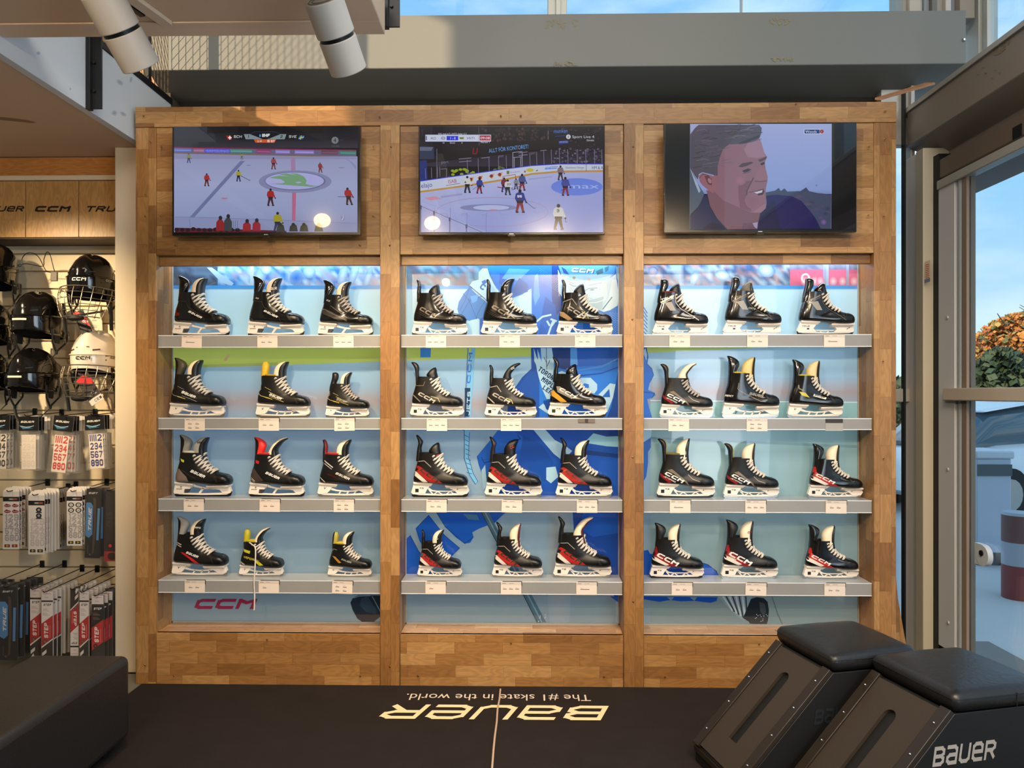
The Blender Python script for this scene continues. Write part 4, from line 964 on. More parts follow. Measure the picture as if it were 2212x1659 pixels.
    fig(p, 1612, 650, 160, (120, 100, 110), (60, 50, 56), BK); fig(p, 1665, 820, 206, (60, 66, 140), (120, 34, 56), BK, (-44, -60, -2))
    fig(p, 1172, 1005, 256, (36, 50, 124), (120, 34, 50), BK, (150, -50, 20)); p.text('95', 1142, 838, 26, (210, 212, 220), .22, 1, 0, fit=52); p.text('20', 1030, 705, 22, (60, 60, 70), .2, 1, 0)
    fig(p, 1590, 1190, 282, (186, 188, 186), (34, 38, 46), (30, 32, 36), (78, -84, 14)); p.text('3', 1570, 998, 34, (50, 50, 56), .2, 1, 0); p.text('4', 568, 685, 26, (50, 50, 60), .2, .9, 0)
    # near glass
    p.poly([(95, 880), (95, 1216), (820, 1216), (95, 930)], (150, 156, 200)); p.line([(95, 930), (760, 1214)], 6, (90, 90, 130)); p.line([(95, 872), (990, 1200)], 3, (140, 150, 196))
    for x, y in ((95, 930), (240, 990), (410, 1060), (592, 1136)): p.line([(x, y), (x, 1216)], 13, (96, 98, 140)); p.line([(x, y), (x, y + 30)], 20, (60, 60, 96))
    for x in (246, 415, 596, 806): p.line([(x, 1010 if x > 500 else 950), (x, 1216)], 4, (110, 114, 160))
    # graphics
    p.rect(145, 156, 858, 230, (186, 192, 214)); p.rect(150, 170, 160, 216, (40, 50, 120)); p.rect(376, 170, 502, 216, (24, 44, 200)); p.rect(735, 164, 852, 218, (150, 30, 50)); p.rect(722, 160, 726, 226, (120, 130, 160))
    p.font('IKO', 202, 208, 28, (40, 44, 60), fit=58); p.font('HV71', 597, 207, 28, (40, 44, 60), fit=82); p.font('1 - 0', 410, 206, 26, (226, 230, 244), fit=62); p.font('09:08', 742, 205, 28, (236, 216, 222), fit=102)
    p.ring(338, 194, 20, 15, 5, (90, 94, 130), 16); p.line([(322, 194), (354, 194)], 5, (90, 94, 130)); p.poly([(514, 184), (566, 180), (562, 206), (520, 204)], (130, 140, 70)); p.line([(518, 190), (550, 196)], 6, (40, 40, 60))
    p.font('SHL kval 6:7 | HV71 leder 3-2', 284, 154, 17, (196, 198, 206), fit=308); p.font('10', 328, 252, 16, (190, 192, 200), fit=24); p.font('Skott', 410, 252, 18, (190, 192, 200), fit=58); p.font('8', 537, 252, 16, (190, 192, 200)); p.font('Period 1', 746, 246, 18, (200, 202, 210), fit=94)
    p.ell(1698, 178, 25, 25, (190, 192, 200), 24); p.font('4', 1687, 192, 28, (30, 30, 40)); p.font('Sport Live 4', 1738, 192, 30, (186, 188, 200), fit=240); p.font('Direkt', 1896, 226, 20, (200, 202, 212), fit=82)
def art3(p):
    p.rect(88, 85, 2112, 1212, (10, 12, 14)); p.vgrad(88, 345, [(85, (14, 18, 20)), (600, (20, 26, 28)), (1212, (12, 16, 16))])
    X0, X1 = 348, 1852
    p.vgrad(X0, X1, [(86, (150, 158, 200)), (300, (140, 152, 200)), (780, (126, 146, 196)), (830, (110, 130, 180))])
    p.poly([(1150, 815), (1250, 795), (1290, 765), (1310, 800), (1350, 770), (1380, 805), (1520, 800), (1580, 760), (1610, 800), (1700, 820), (1838, 835), (1838, 1200), (1150, 1200)], (58, 66, 92))
    for i in range(26): p.soft(U(1200, 1820), U(850, 1150), U(20, 70), U(14, 40), random.choice([(70, 66, 96), (44, 52, 76), (84, 72, 100)]), (58, 64, 90), 9)
    p.soft(1765, 1130, 36, 34, (120, 90, 160), (70, 64, 96), 12); p.ell(1690, 740, 12, 14, (110, 124, 170))
    p.poly([(1060, 1200), (1100, 1000), (1150, 850), (1250, 838), (1420, 852), (1530, 905), (1620, 1010), (1680, 1090), (1735, 1200)], (26, 20, 78))
    p.poly([(1100, 1010), (1240, 900), (1300, 1200), (1070, 1200)], (22, 18, 60))
    p.poly([(345, 560), (400, 650), (430, 720), (500, 830), (440, 960), (360, 1040), (345, 1070)], (70, 84, 100)); p.poly([(350, 570), (420, 700), (460, 800), (440, 820), (400, 720)], (150, 160, 180))
    # neck, face
    S1, S2, S3, S4 = (128, 92, 106), (112, 76, 88), (142, 108, 126), (84, 58, 68)
    p.poly([(520, 790), (1150, 900), (1090, 1040), (1060, 1200), (740, 1206), (640, 1100), (560, 960)], S2)
    p.poly([(640, 1110), (880, 1110), (905, 1204), (740, 1206)], S2); p.poly([(905, 1140), (1066, 1130), (1060, 1204), (905, 1204)], (100, 66, 80))
    p.poly([(1010, 1140), (1066, 1130), (1060, 1202), (1030, 1180)], (150, 140, 170))
    p.poly([(620, 300), (900, 290), (1080, 230), (1110, 300), (1135, 390), (1165, 440), (1140, 500), (1150, 560), (1172, 650), (1168, 700), (1160, 735), (1150, 790), (1152, 850), (1160, 920), (1150, 980), (1100, 1030), (1000, 1030), (880, 980), (700, 900), (600, 800), (600, 500)], S1)
    p.poly([(1080, 240), (1110, 300), (1135, 390), (1150, 430), (1060, 450), (960, 440), (920, 360), (960, 290)], S3)
    p.poly([(860, 700), (1000, 690), (960, 780), (960, 900), (1000, 1020), (880, 980), (860, 860)], S2); p.poly([(1090, 540), (1150, 560), (1170, 650), (1160, 690), (1060, 700), (1030, 660), (1060, 600)], (134, 96, 108))
    p.line([(1020, 660), (980, 740), (950, 800), (948, 900)], 12, S4); p.line([(1040, 694), (1100, 700), (1160, 690)], 8, S4)
    p.poly([(975, 810), (1060, 800), (1120, 780), (1140, 800), (1120, 840), (1060, 850), (1000, 836)], (70, 40, 54)); p.poly([(1010, 812), (1060, 806), (1118, 788), (1112, 814), (1060, 828)], (190, 180, 190))
    p.line([(976, 812), (1060, 798), (1128, 776)], 7, S4); p.line([(1010, 848), (1080, 856), (1130, 846)], 10, (140, 96, 110))
    p.poly([(860, 540), (900, 505), (1000, 488), (1020, 500), (960, 530), (900, 548)], (74, 58, 70)); p.poly([(1070, 470), (1165, 430), (1150, 462), (1090, 490)], (74, 58, 68))
    p.poly([(900, 585), (960, 560), (1000, 570), (960, 596), (920, 604)], (60, 48, 62)); p.poly([(1090, 512), (1130, 490), (1145, 506), (1110, 528)], (50, 40, 50)); p.line([(910, 612), (960, 606), (990, 590)], 5, S4)
    p.soft(1010, 900, 80, 90, (124, 86, 98), (128, 92, 106), 14); p.soft(880, 690, 60, 50, (150, 98, 120), (128, 92, 106), 14); p.poly([(1100, 960), (1160, 930), (1150, 985), (1100, 1030), (1010, 1028)], (140, 102, 116))
    # hair
    H1, H2 = (76, 72, 84), (58, 54, 62)
    p.poly([(348, 200), (400, 130), (440, 96), (1080, 96), (1108, 130), (1105, 180), (1088, 232), (1040, 270), (940, 294), (880, 300), (760, 304), (700, 350), (660, 450), (640, 540), (640, 640), (560, 620), (480, 600), (440, 620), (430, 680), (400, 640), (348, 560)], H1)
    for i in range(70):
        x = U(370, 1000); y = U(110, 280 if x > 700 else 580); p.line([(x, y), (x + U(30, 90), y - U(5, 22)), (x + U(90, 140), y - U(0, 30))], U(3, 8), random.choice([(92, 88, 100), H2, (84, 80, 92), (66, 62, 70), (104, 100, 112)]))
    p.poly([(860, 298), (940, 290), (1080, 232), (1090, 200), (960, 250), (880, 280)], H2)
    # ear
    p.poly([(436, 640), (480, 606), (560, 630), (630, 650), (634, 720), (620, 800), (590, 824), (540, 790), (480, 740), (450, 700)], (136, 90, 100)); p.poly([(500, 640), (540, 636), (575, 670), (580, 740), (540, 730), (520, 690)], (90, 56, 66)); p.ell(555, 690, 18, 30, (150, 106, 118), 12, -.4); p.line([(450, 660), (480, 622), (540, 634), (560, 660)], 7, (90, 58, 68))
    # collar and shirt
    p.poly([(345, 1070), (400, 1010), (450, 940), (490, 850), (520, 840), (550, 940), (600, 1050), (690, 1150), (745, 1208), (345, 1208)], (26, 34, 72)); p.poly([(480, 1206), (560, 1140), (640, 1140), (740, 1206)], (22, 16, 50))
    # black side bar, pale picture edge lines and the corner banner
    p.rect(X1, 85, 2112, 1212, (7, 7, 8)); p.line([(X1 - 2, 85), (X1 - 8, 1200)], 3, (150, 150, 200)); p.line([(X0, 90), (345, 1205)], 3, (110, 116, 140))
    p.rect(1556, 142, 1740, 194, (196, 200, 220)); p.rect(1562, 147, 1725, 189, (20, 36, 104)); p.font('Woods', 1572, 182, 28, (200, 210, 230), fit=120); p.ell(1746, 167, 25, 25, (200, 170, 180), 20); p.ell(1746, 167, 21, 21, (120, 22, 36), 20); p.font('i', 1741, 178, 24, (220, 200, 205))
tv(372, 779, 273, 508.5, 'wall television at left showing a hockey match seen from high in the stands', art1, (5.027, 5.027, 360, 260), 1)
tv(904, 1306.5, 270, 507, 'wall television in the middle showing players around a goal and a score strip', art2, (5.027, 5.027, 890, 260), 1)
tv(1434, 1850.5, 265, 502, 'wall television at right showing a grey-haired man in profile in a dark blue shirt', art3, (4.916, 4.916, 1420, 250), 1)
# ------------------------------------------------------------------ acrylic shelves with price cards
ACR_T = mat('clear_acrylic', (206, 212, 216), .08, spec=.6, alpha=.55)
ACR_F = mat('frosted_acrylic', (146, 145, 143), .32, spec=.5, alpha=.93, vary=.08, vscale=9, bump=.05, bscale=60)
ACR_E = mat('acrylic_edge', (226, 228, 232), .2)
CARD = mat('card_white', (222, 208, 196), .6)
CLIP = mat('card_clip', (52, 46, 44), .5)
YS0 = YF + .016; YS1 = YM - .012
SH = [(723, 750), (903, 928), (1079, 1106), (1256, 1284)]
SHZ = [(ZA(b, YS0), ZA(a, YS0)) for a, b in SH]
BN = ['left', 'middle', 'right']; RN = ['top', 'second', 'third', 'bottom']
for bi, (a, b) in enumerate(BAY):
    for ri, (z0, z1) in enumerate(SHZ):
        e = empty('acrylic_shelf', ((a + b) / 2, YS0, z0)); tag(e, 'translucent acrylic box shelf, %s of four in the %s bay' % (RN[ri], BN[bi]), 'shelf', 'acrylic shelves of the display wall')
        x0, x1 = a + .004, b - .004
        rel(MB().box(x0, x1, YS0, YS0 + .006, z0, z1 - .005).build('front_plate', ACR_F, None), e)
        rel(MB().box(x0, x1, YS0, YS1, z1 - .005, z1).build('top_plate', ACR_T, None), e)
        rel(MB().box(x0, x1, YS0 + .006, YS0 + .05, z0, z0 + .004).box(x0, x1, YS0 - .0012, YS0 + .001, z0, z0 + .0035).box(x0, x1, YS0 - .0012, YS0 + .001, z1 - .0035, z1).build('polished_edge', ACR_E, None), e)
# card: centre px, top py, tilt, style
cards = [[[(415, 723, .03, 1), (578, 723, 0, 2), (742, 723, 0, 3)], [(421, 903, 0, 4), (581, 903, 0, 2), (744, 904, -.02, 4)], [(419, 1082, 0, 2), (583, 1080, .01, 2), (743, 1082, 0, 4)], [(421, 1259, 0, 2), (581, 1262, .0, 0), (740, 1260, .03, 4)]],
         [[(942, 723, 0, 3), (1101, 723, 0, 2), (1264, 723, 0, 2)], [(944, 903, 0, 3), (1104, 902, 0, 3), (1267, 903, 0, -1)], [(943, 1081, 0, 2), (1106, 1079, .02, 2), (1268, 1082, 0, 3)], [(941, 1262, 0, 0), (1104, 1259, 0, 3), (1267, 1262, 0, 1)]],
         [[(1468, 722, 0, 2), (1636, 722, 0, 2), (1802, 722, 0, 1)], [(1466, 903, 0, 2), (1635, 903, 0, 4), (1802, 904, 0, -1)], [(1469, 1082, 0, 1), (1632, 1083, 0, 3), (1806, 1084, .01, 2)], [(1473, 1265, .0, 2), (1633, 1266, .02, 2), (1803, 1267, 0, 2)]]]
POS = ['first', 'second', 'third']
cprint = pic_mat('card_print', rough=.6)
for bi in range(3):
    for ri in range(4):
        for ci, (px, py, tl, stl) in enumerate(cards[bi][ri]):
            yy = YS0 - .003
            p = at_y(px, py + 1, yy)
            e = empty('price_card' if stl >= 0 else 'card_clip', (p.x, yy, SHZ[ri][1] - .001))
            wh = .052
            if stl < 0:
                tag(e, 'dark grey clip with no card on the %s shelf of the %s bay' % (RN[ri], BN[bi]), 'card clip')
                MB().box(-.042, .042, -.002, .0015, -.022, -.002).build('clip_strip', CLIP if bi == 2 else mat('grey_clip', (110, 98, 86), .5), e)
                if bi == 2: MB().box(-.043, .043, -.001, .0015, -.062, -.022).build('clear_pocket', mat('clear_pocket', (200, 196, 192), .2, alpha=.45), e)
                else: MB().box(-.008, .008, -.003, -.002, -.022, -.002).build('magnet', CLIP, e)
                continue
            tag(e, 'white price card under the %s skate from the left, %s shelf, %s bay' % (POS[ci], RN[ri], BN[bi]), 'price card', 'price cards on the shelf fronts')
            e.rotation_euler = (0, tl, 0)
            cc = MB(); cc.box(-.0515, .0515, -.0022, -.0008, -.0635, 0); cc.build('card', CARD, e)
            if ri >= 2 or (ri == 1 and ci > 0 and bi == 0): MB().box(-.049 + .006, .055, -.0008, .0008, -.02, .003).build('holder', CLIP, e)
            pc = Pic(lambda u, v, d: Vector((u, -.0024 - d, v)), 2e-5)
            pc.rect(-.0515, -.0145, .0515, -.0137, (176, 166, 158)); pc.rect(-.0515, -.0137, .0515, 0, (206, 194, 184))
            pc.line([(-.044, -.0075), (-.026, -.0075)], .0022, (70, 62, 58)); pc.line([(-.010 if bi else -.014, -.0075), (.014 if bi else .006, -.0075)], .0016, (110, 102, 96))
            def price(x, y, t): pc.line([(x, y + .006), (x + .010, y + .006)], .0012, (130, 120, 114)); [pc.line([(x + .0046 * q, y), (x + .0046 * q + .0034, y)], .0030, (84, 74, 70)) for q in range(4)]
            t = lambda: '%d%d9' % (random.randint(1, 9), random.randint(0, 9))
            if stl == 1: [pc.line([(-.03 + .005 * q, -.036), (-.03 + .005 * q + .0038, -.036)], .0030, (84, 74, 70)) for q in range(9)]; pc.line([(-.03, -.030), (-.02, -.030)], .0012, (130, 120, 114))
            elif stl == 0: price(-.03, -.036, t())
            elif stl == 2: price(-.030, -.036, t()); price(.004, -.036, t())
            elif stl == 3: price(-.040, -.036, t()); price(-.009, -.036, t()); price(.022, -.036, t())
            else:
                for yy2 in (-.030, -.050): price(-.033, yy2, t()); price(.004, yy2, t())
            rel_ = pc.build('print', cprint, e)

# ------------------------------------------------------------------ hockey skates
def lerp(a, b, t): return a + (b - a) * t
def ring_pair(Fp, Bp, w, n=28, ex=2.5, yoff=0.0):
    """closed loop through front point F and back point B (x,z), half width w"""
    F2 = Vector((Fp[0], 0, Fp[1])); B2_ = Vector((Bp[0], 0, Bp[1])); c = (F2 + B2_) / 2; a = (F2 - B2_) / 2
    L = []
    for i in range(n):
        t = 2 * math.pi * i / n; ct, st = math.cos(t), math.sin(t)
        k = 2.0 / ex
        u = math.copysign(abs(ct) ** k, ct); v = math.copysign(abs(st) ** k, st)
        L.append(c + a * u + Vector((0, w * v + yoff, 0)))
    return L
def resample(tab, m):
    out = []
    for i in range(len(tab) - 1):
        p0 = tab[max(i - 1, 0)]; p1 = tab[i]; p2 = tab[i + 1]; p3 = tab[min(i + 2, len(tab) - 1)]
        for k in range(m):
            t = k / m
            out.append(tuple(0.5 * ((2 * b) + (-a + c) * t + (2 * a - 5 * b + 4 * c - d) * t * t + (-a + 3 * b - 3 * c + d) * t ** 3) for a, b, c, d in zip(p0, p1, p2, p3)))
    out.append(tab[-1]); return out
# F.x F.z B.x B.z halfwidth exponent
BOOT = [(.535, .765, .118, .775, .140, 2.3), (.530, .70, .112, .70, .138, 2.3), (.545, .62, .090, .58, .135, 2.4), (.585, .545, .052, .45, .135, 2.5),
        (.635, .495, .034, .36, .135, 2.6), (.685, .462, .045, .266, .132, 2.8), (.735, .438, .18, .252, .138, 3.0), (.785, .420, .36, .238, .150, 3.0), (.835, .405, .53, .218, .165, 3.0),
        (.885, .392, .69, .202, .172, 3.0), (.935, .372, .83, .197, .168, 3.0), (.975, .335, .925, .198, .145, 2.8), (.998, .285, .978, .212, .09, 2.4)]
HOLD = {
 'A': [[(.035, .258), (.34, .228), (.28, .135), (.19, .135), (.165, .05), (.01, .05), (-.006, .078)], [(-.006, .08), (.03, .052), (.10, .038), (.5, .028), (.92, .036), (.99, .07), (1.005, .10), (.97, .10), (.87, .072), (.5, .056), (.16, .066), (.02, .09)],
       [(.60, .192), (.965, .204), (1.0, .10), (.975, .06), (.86, .055), (.80, .12), (.68, .135)], [(.26, .215), (.35, .168), (.50, .135), (.68, .122), (.8, .13), (.68, .158), (.50, .165), (.40, .19), (.33, .228)], [(.41, .045), (.45, .045), (.525, .145), (.485, .148)]],
 'E': [[(.035, .258), (.35, .235), (.25, .17), (.22, .12), (.17, .07), (.02, .05), (-.006, .078)], [(-.006, .08), (.03, .052), (.10, .036), (.5, .026), (.92, .036), (.99, .07), (1.005, .11), (.95, .10), (.80, .072), (.5, .050), (.20, .060), (.02, .09)],
       [(.60, .195), (.965, .204), (1.0, .11), (.975, .06), (.86, .055), (.78, .10), (.70, .14), (.66, .16)], [(.21, .13), (.32, .105), (.50, .090), (.68, .095), (.78, .12), (.74, .15), (.64, .12), (.50, .112), (.34, .128), (.25, .165)],
       [(.36, .045), (.385, .045), (.425, .11), (.40, .11)], [(.50, .040), (.525, .040), (.565, .105), (.54, .105)], [(.63, .045), (.655, .045), (.70, .11), (.675, .11)]],
 'B': [[(.045, .262), (.365, .250), (.27, .13), (.235, .06), (.02, .05), (-.01, .085)], [(-.01, .088), (.03, .052), (.12, .036), (.5, .028), (.90, .036), (.98, .065), (1.01, .11), (.97, .12), (.80, .07), (.5, .050), (.24, .062), (.02, .10)],
       [(.61, .215), (.985, .208), (1.02, .118), (.98, .06), (.83, .055), (.735, .13), (.665, .155)], [(.25, .17), (.33, .108), (.42, .094), (.68, .094), (.77, .108), (.86, .165), (.84, .172), (.74, .122), (.66, .110), (.44, .110), (.36, .124), (.27, .19)],
       [(.29, .13), (.31, .14), (.385, .05), (.365, .045)], [(.37, .042), (.395, .042), (.475, .10), (.45, .10)], [(.445, .10), (.47, .10), (.555, .045), (.53, .04)], [(.585, .04), (.61, .04), (.69, .10), (.665, .10)], [(.665, .10), (.69, .10), (.775, .05), (.75, .045)]],
 'C': [[(.07, .262), (.375, .252), (.28, .125), (.34, .06), (.02, .05), (-.006, .085)], [(-.006, .088), (.02, .052), (.10, .040), (.5, .034), (.92, .04), (.99, .06), (1.0, .09), (.80, .06), (.5, .050), (.24, .062), (.02, .10)],
       [(.60, .205), (.97, .205), (1.0, .11), (.985, .055), (.64, .055), (.695, .11)], [(.32, .095), (.345, .082), (.63, .082), (.66, .095), (.63, .098), (.345, .098)],
       [(.32, .06), (.34, .06), (.30, .10), (.28, .10)], [(.42, .045), (.44, .045), (.405, .09), (.385, .09)], [(.52, .045), (.54, .045), (.575, .09), (.555, .09)]]}
GUARD = {  # tendon guards: (x,z) back edge / front edge pairs bottom to top, half widths
 'lobe': [(.095, .62, .22, .66, .09), (.108, .74, .235, .76, .085), (.112, .83, .262, .82, .085), (.112, .92, .305, .92, .08), (.108, 1.0, .275, 1.0, .06), (.092, 1.05, .17, 1.06, .04), (.090, 1.07, .10, 1.075, .015)],
 'slim': [(.085, .62, .19, .66, .08), (.088, .72, .175, .74, .075), (.088, .80, .165, .82, .07), (.095, .88, .170, .90, .07), (.100, .94, .160, .96, .06), (.088, .99, .138, 1.01, .05), (.080, 1.02, .115, 1.035, .02)],
 'paddle': [(.085, .60, .22, .62, .09), (.095, .70, .235, .72, .09), (.125, .82, .245, .80, .08), (.145, .90, .285, .88, .08), (.150, .96, .295, .97, .075), (.152, 1.005, .275, 1.01, .06), (.165, 1.025, .235, 1.03, .03)],
 'bent': [(.075, .62, .19, .66, .08), (.085, .74, .18, .76, .075), (.095, .84, .175, .86, .075), (.115, .93, .20, .95, .075), (.100, 1.0, .185, .99, .06), (.080, 1.05, .135, 1.05, .05), (.075, 1.075, .10, 1.08, .02)],
 'oval': [(.10, .62, .21, .66, .08), (.100, .76, .21, .78, .08), (.105, .86, .232, .86, .08), (.11, .94, .240, .95, .07), (.125, 1.0, .225, 1.0, .05), (.15, 1.03, .20, 1.03, .02)],
 'hooked': [(.10, .62, .19, .66, .08), (.098, .74, .165, .76, .075), (.092, .84, .16, .86, .07), (.080, .92, .165, .93, .07), (.050, .98, .15, .99, .06), (.020, 1.02, .105, 1.035, .045), (.010, 1.04, .05, 1.05, .02)]}
TONG = {  # back edge x,z / front edge x,z / halfwidth
 'tall': [(.36, .62, .56, .62, .11), (.335, .76, .545, .74, .11), (.340, .86, .545, .84, .11), (.375, .94, .560, .92, .105), (.44, 1.0, .585, .98, .09), (.51, 1.025, .60, 1.02, .06), (.56, 1.03, .60, 1.03, .02)],
 'short': [(.36, .62, .55, .62, .11), (.335, .74, .53, .72, .11), (.30, .80, .515, .80, .105), (.345, .87, .50, .86, .095), (.40, .92, .495, .91, .07), (.45, .945, .48, .945, .03)],
 'flop': [(.36, .62, .56, .62, .11), (.345, .76, .53, .74, .11), (.380, .86, .51, .84, .105), (.44, .95, .56, .92, .10), (.52, 1.02, .62, .99, .085), (.61, 1.06, .68, 1.03, .06), (.68, 1.07, .70, 1.05, .02)],
 'erect': [(.36, .62, .56, .62, .12), (.345, .76, .545, .74, .12), (.345, .86, .55, .86, .115), (.385, .95, .56, .95, .105), (.45, 1.01, .57, 1.02, .08), (.52, 1.04, .575, 1.05, .03)]}
BK_G = mat('boot_gloss_black', (13, 12, 12), .16, coat=.6, coatr=.06)
BK_S = mat('boot_satin_black', (17, 16, 16), .36, bump=.08, bscale=240)
BK_M = mat('toe_cap_black', (15, 15, 16), .30)
BK_T = mat('trim_black', (20, 19, 19), .45, bump=.1, bscale=160)
HOLDM = mat('holder_white', (226, 216, 206), .28)
LACE = mat('lace_white', (226, 218, 206), .75, bump=.5, bscale=420)
LACEG = mat('lace_grey', (186, 176, 166), .75, bump=.5, bscale=420)
FELT = mat('felt_white', (236, 222, 196), .85, bump=.15, bscale=300)
LINER = mat('liner_dark', (26, 24, 22), .85)
STL_B = mat('runner_black', (14, 14, 15), .3)
STL_S = mat('runner_steel', (176, 174, 170), .22, metal=.9)
def cmat(c, gloss=.35): return mat('trim_%d_%d_%d' % tuple(c), c, gloss, coat=.25)
MESHC = {}
def mesh_part(key, name, fn, m, parent, **kw):
    """each shape is made once; further skates share its mesh"""
    if key in MESHC:
        src = MESHC[key]
        me = src.data
        if me.materials[0] != m:
            k2 = (key, m.name)
            if k2 in MESHC: me = MESHC[k2].data
            else: me = me.copy(); me.materials[0] = m
        o = bpy.data.objects.new(name, me); COL.objects.link(o); o.parent = parent
        if key + (0,) != key and (key, m.name) not in MESHC: MESHC[(key, m.name)] = o
        return o
    o = fn().build(name, m, parent, **kw); MESHC[key] = o
    return o
BOOTL = resample(BOOT, 3)
def boot_mb():
    b = MB(); loops = [ring_pair((t[0], t[1]), (t[2], t[3]), t[4], 32, t[5]) for t in BOOTL]
    # rolled collar: inner loop
    top = BOOTL[0]
    inn = ring_pair((top[0] - .05, top[1] - .012), (top[2] + .035, top[3] - .008), top[4] - .03, 32, 2.3)
    dn = ring_pair((top[0] - .06, top[1] - .10), (top[2] + .05, top[3] - .10), top[4] - .035, 32, 2.3)
    b.loft([dn, inn] + loops, True, True); return b
_bb = boot_mb(); 
_tri = []
for f in _bb.f:
    for i in range(1, len(f) - 1): _tri.append((f[0], f[i], f[i + 1]))
BVH = BVHTree.FromPolygons([tuple(v) for v in _bb.v], _tri)
def surf(x, z, off):
    h = BVH.ray_cast(Vector((x, -1, z)), Vector((0, 1, 0)))
    if h[0] is None: return None
    n = h[1] if h[1].y < 0 else -h[1]
    return h[0] + n * off
def decal(polys, off=.004, mx=.045):
    """lay flat polygons (x,z) onto the visible side of the boot"""
    b = MB()
    def tri(a, c, d, lv):
        if lv and max((a - c).length, (c - d).length, (a - d).length) > mx:
            m1, m2, m3 = (a + c) / 2, (c + d) / 2, (a + d) / 2
            tri(a, m1, m3, lv - 1); tri(m1, c, m2, lv - 1); tri(m3, m2, d, lv - 1); tri(m1, m2, m3, lv - 1); return
        q = [surf(p.x, p.y, off) for p in (a, c, d)]
        if None in q: return
        b.add(q, [(0, 1, 2)])
    for p in polys:
        off += .00008
        P = [Vector((q[0], q[1])) for q in p]
        for t in tessellate_polygon([[Vector((q.x, q.y, 0)) for q in P]]): tri(P[t[0]], P[t[1]], P[t[2]], 3)
    return b
def word(s, x, z, h, rot, weight=.2, aspect=1.1, shear=.25, fit=None, gap=.3):
    q, L = letters(s, h, weight, aspect, shear, gap); k = (fit / L) if fit else 1
    c, n = math.cos(rot), math.sin(rot)
    return [[(x + p[0] * k * c - p[1] * n, z + p[0] * k * n + p[1] * c) for p in f] for f in q]
def ln(pts, wd):
    o = []
    for a, b in zip(pts, pts[1:]):
        a = Vector(a); b = Vector(b); d = (b - a).normalized(); n = Vector((-d.y, d.x)) * wd / 2
        o.append([tuple(a - n), tuple(b - n), tuple(b + n), tuple(a + n)])
    return o
EY = [(.40, .715), (.415, .655), (.44, .60), (.48, .55), (.53, .505), (.585, .468), (.64, .44), (.695, .415)]
def lace_mb(loose=False):
    b = MB()
    def edge(i, sgn):
        x, z = EY[i]; s = surf(x, z, .012); y = s.y if s else -.12
        return Vector((x, y if sgn < 0 else -y, z))
    def mid(t):
        i = min(int(t), len(EY) - 2); f = t - i
        x = lerp(EY[i][0], EY[i + 1][0], f); z = lerp(EY[i][1], EY[i + 1][1], f)
        h = BVH.ray_cast(Vector((x + .5, .0, z + .5 * .9)), Vector((-.743, 0, -.669)))
        q = h[0] if h[0] else Vector((x + .12, 0, z + .05))
        return q + Vector((.018, 0, .018))
    for i in range(len(EY)):
        for sgn in (-1, 1):
            p0 = edge(i, sgn); c = mid(i + .35 if i < len(EY) - 1 else i * 1.0); p1 = edge(min(i + 1, len(EY) - 1), -sgn) if i < len(EY) - 1 else edge(i, -sgn)
            m0 = p0 * .45 + c * .55 + Vector((.016, .014 * sgn * -1 * 0, .016)); m0.y = p0.y * .72; m1 = p1 * .45 + c * .55 + Vector((.016, 0, .016)); m1.y = p1.y * .72
            pts = [p0 + Vector((-.012, 0, -.006)), p0 + Vector((.01, sgn * .012, .012)), m0, c + Vector((0, sgn * .01, .004 * (i % 2))), m1, p1]
            pts = [Vector(q) for q in resample([tuple(q) for q in pts], 3)]
            b.tube(pts, .0155, 6, flat=1.0)
    return b
def pad_mb(H):
    b = MB()
    for k, poly in enumerate(HOLD[H]):
        hw = .036 if k in (0, 2) else (.024 if k == 1 else .016)
        b.ext(poly, lambda x, z: (x, -hw, z), lambda x, z: (x, hw, z))
    P0, P1 = (HOLD[H][0][0], HOLD[H][0][1]), (HOLD[H][2][0], HOLD[H][2][1])
    for (a, c) in (P0, P1):
        w0 = .085 if a[0] < .3 else .115
        dz = .022
        b.prism([(a[0] - .012, -w0 * .7, a[1] - dz), (c[0] + .01, -w0, c[1] - dz), (c[0] + .01, w0, c[1] - dz), (a[0] - .012, w0 * .7, a[1] - dz)],
                [(a[0] - .012, -w0 * .8, a[1] + .004), (c[0] + .01, -w0, c[1] + .004), (c[0] + .01, w0, c[1] + .004), (a[0] - .012, w0 * .8, a[1] + .004)])
        b.prism([(a[0], -.036, a[1] - .06), (c[0] - .02, -.036, c[1] - .06), (c[0] - .02, .036, c[1] - .06), (a[0], .036, a[1] - .06)],
                [(a[0] - .008, -w0 * .85, a[1] - dz), (c[0], -w0 * .9, c[1] - dz), (c[0], w0 * .9, c[1] - dz), (a[0] - .008, w0 * .85, a[1] - dz)])
    return b
def pair_loft(tab, f0=0.0, f1=1.0, wk=1.0, grow=0.0, n=20):
    """part of a pair-table between fractions f0..f1 of the way from back to front"""
    L = []
    for t in resample(tab, 3):
        bx, bz, fx, fz = t[0], t[1], t[2], t[3]
        A = (lerp(bx, fx, f0) - grow, lerp(bz, fz, f0)); B_ = (lerp(bx, fx, f1) + grow, lerp(bz, fz, f1))
        L.append(ring_pair(B_, A, t[4] * wk, n, 2.4))
    return MB().loft(L)
STRIPE = {
 'swoosh': [(.045, .47, .10, .50, .46, .30, .50, .245, .40, .25, .06, .40)],
}
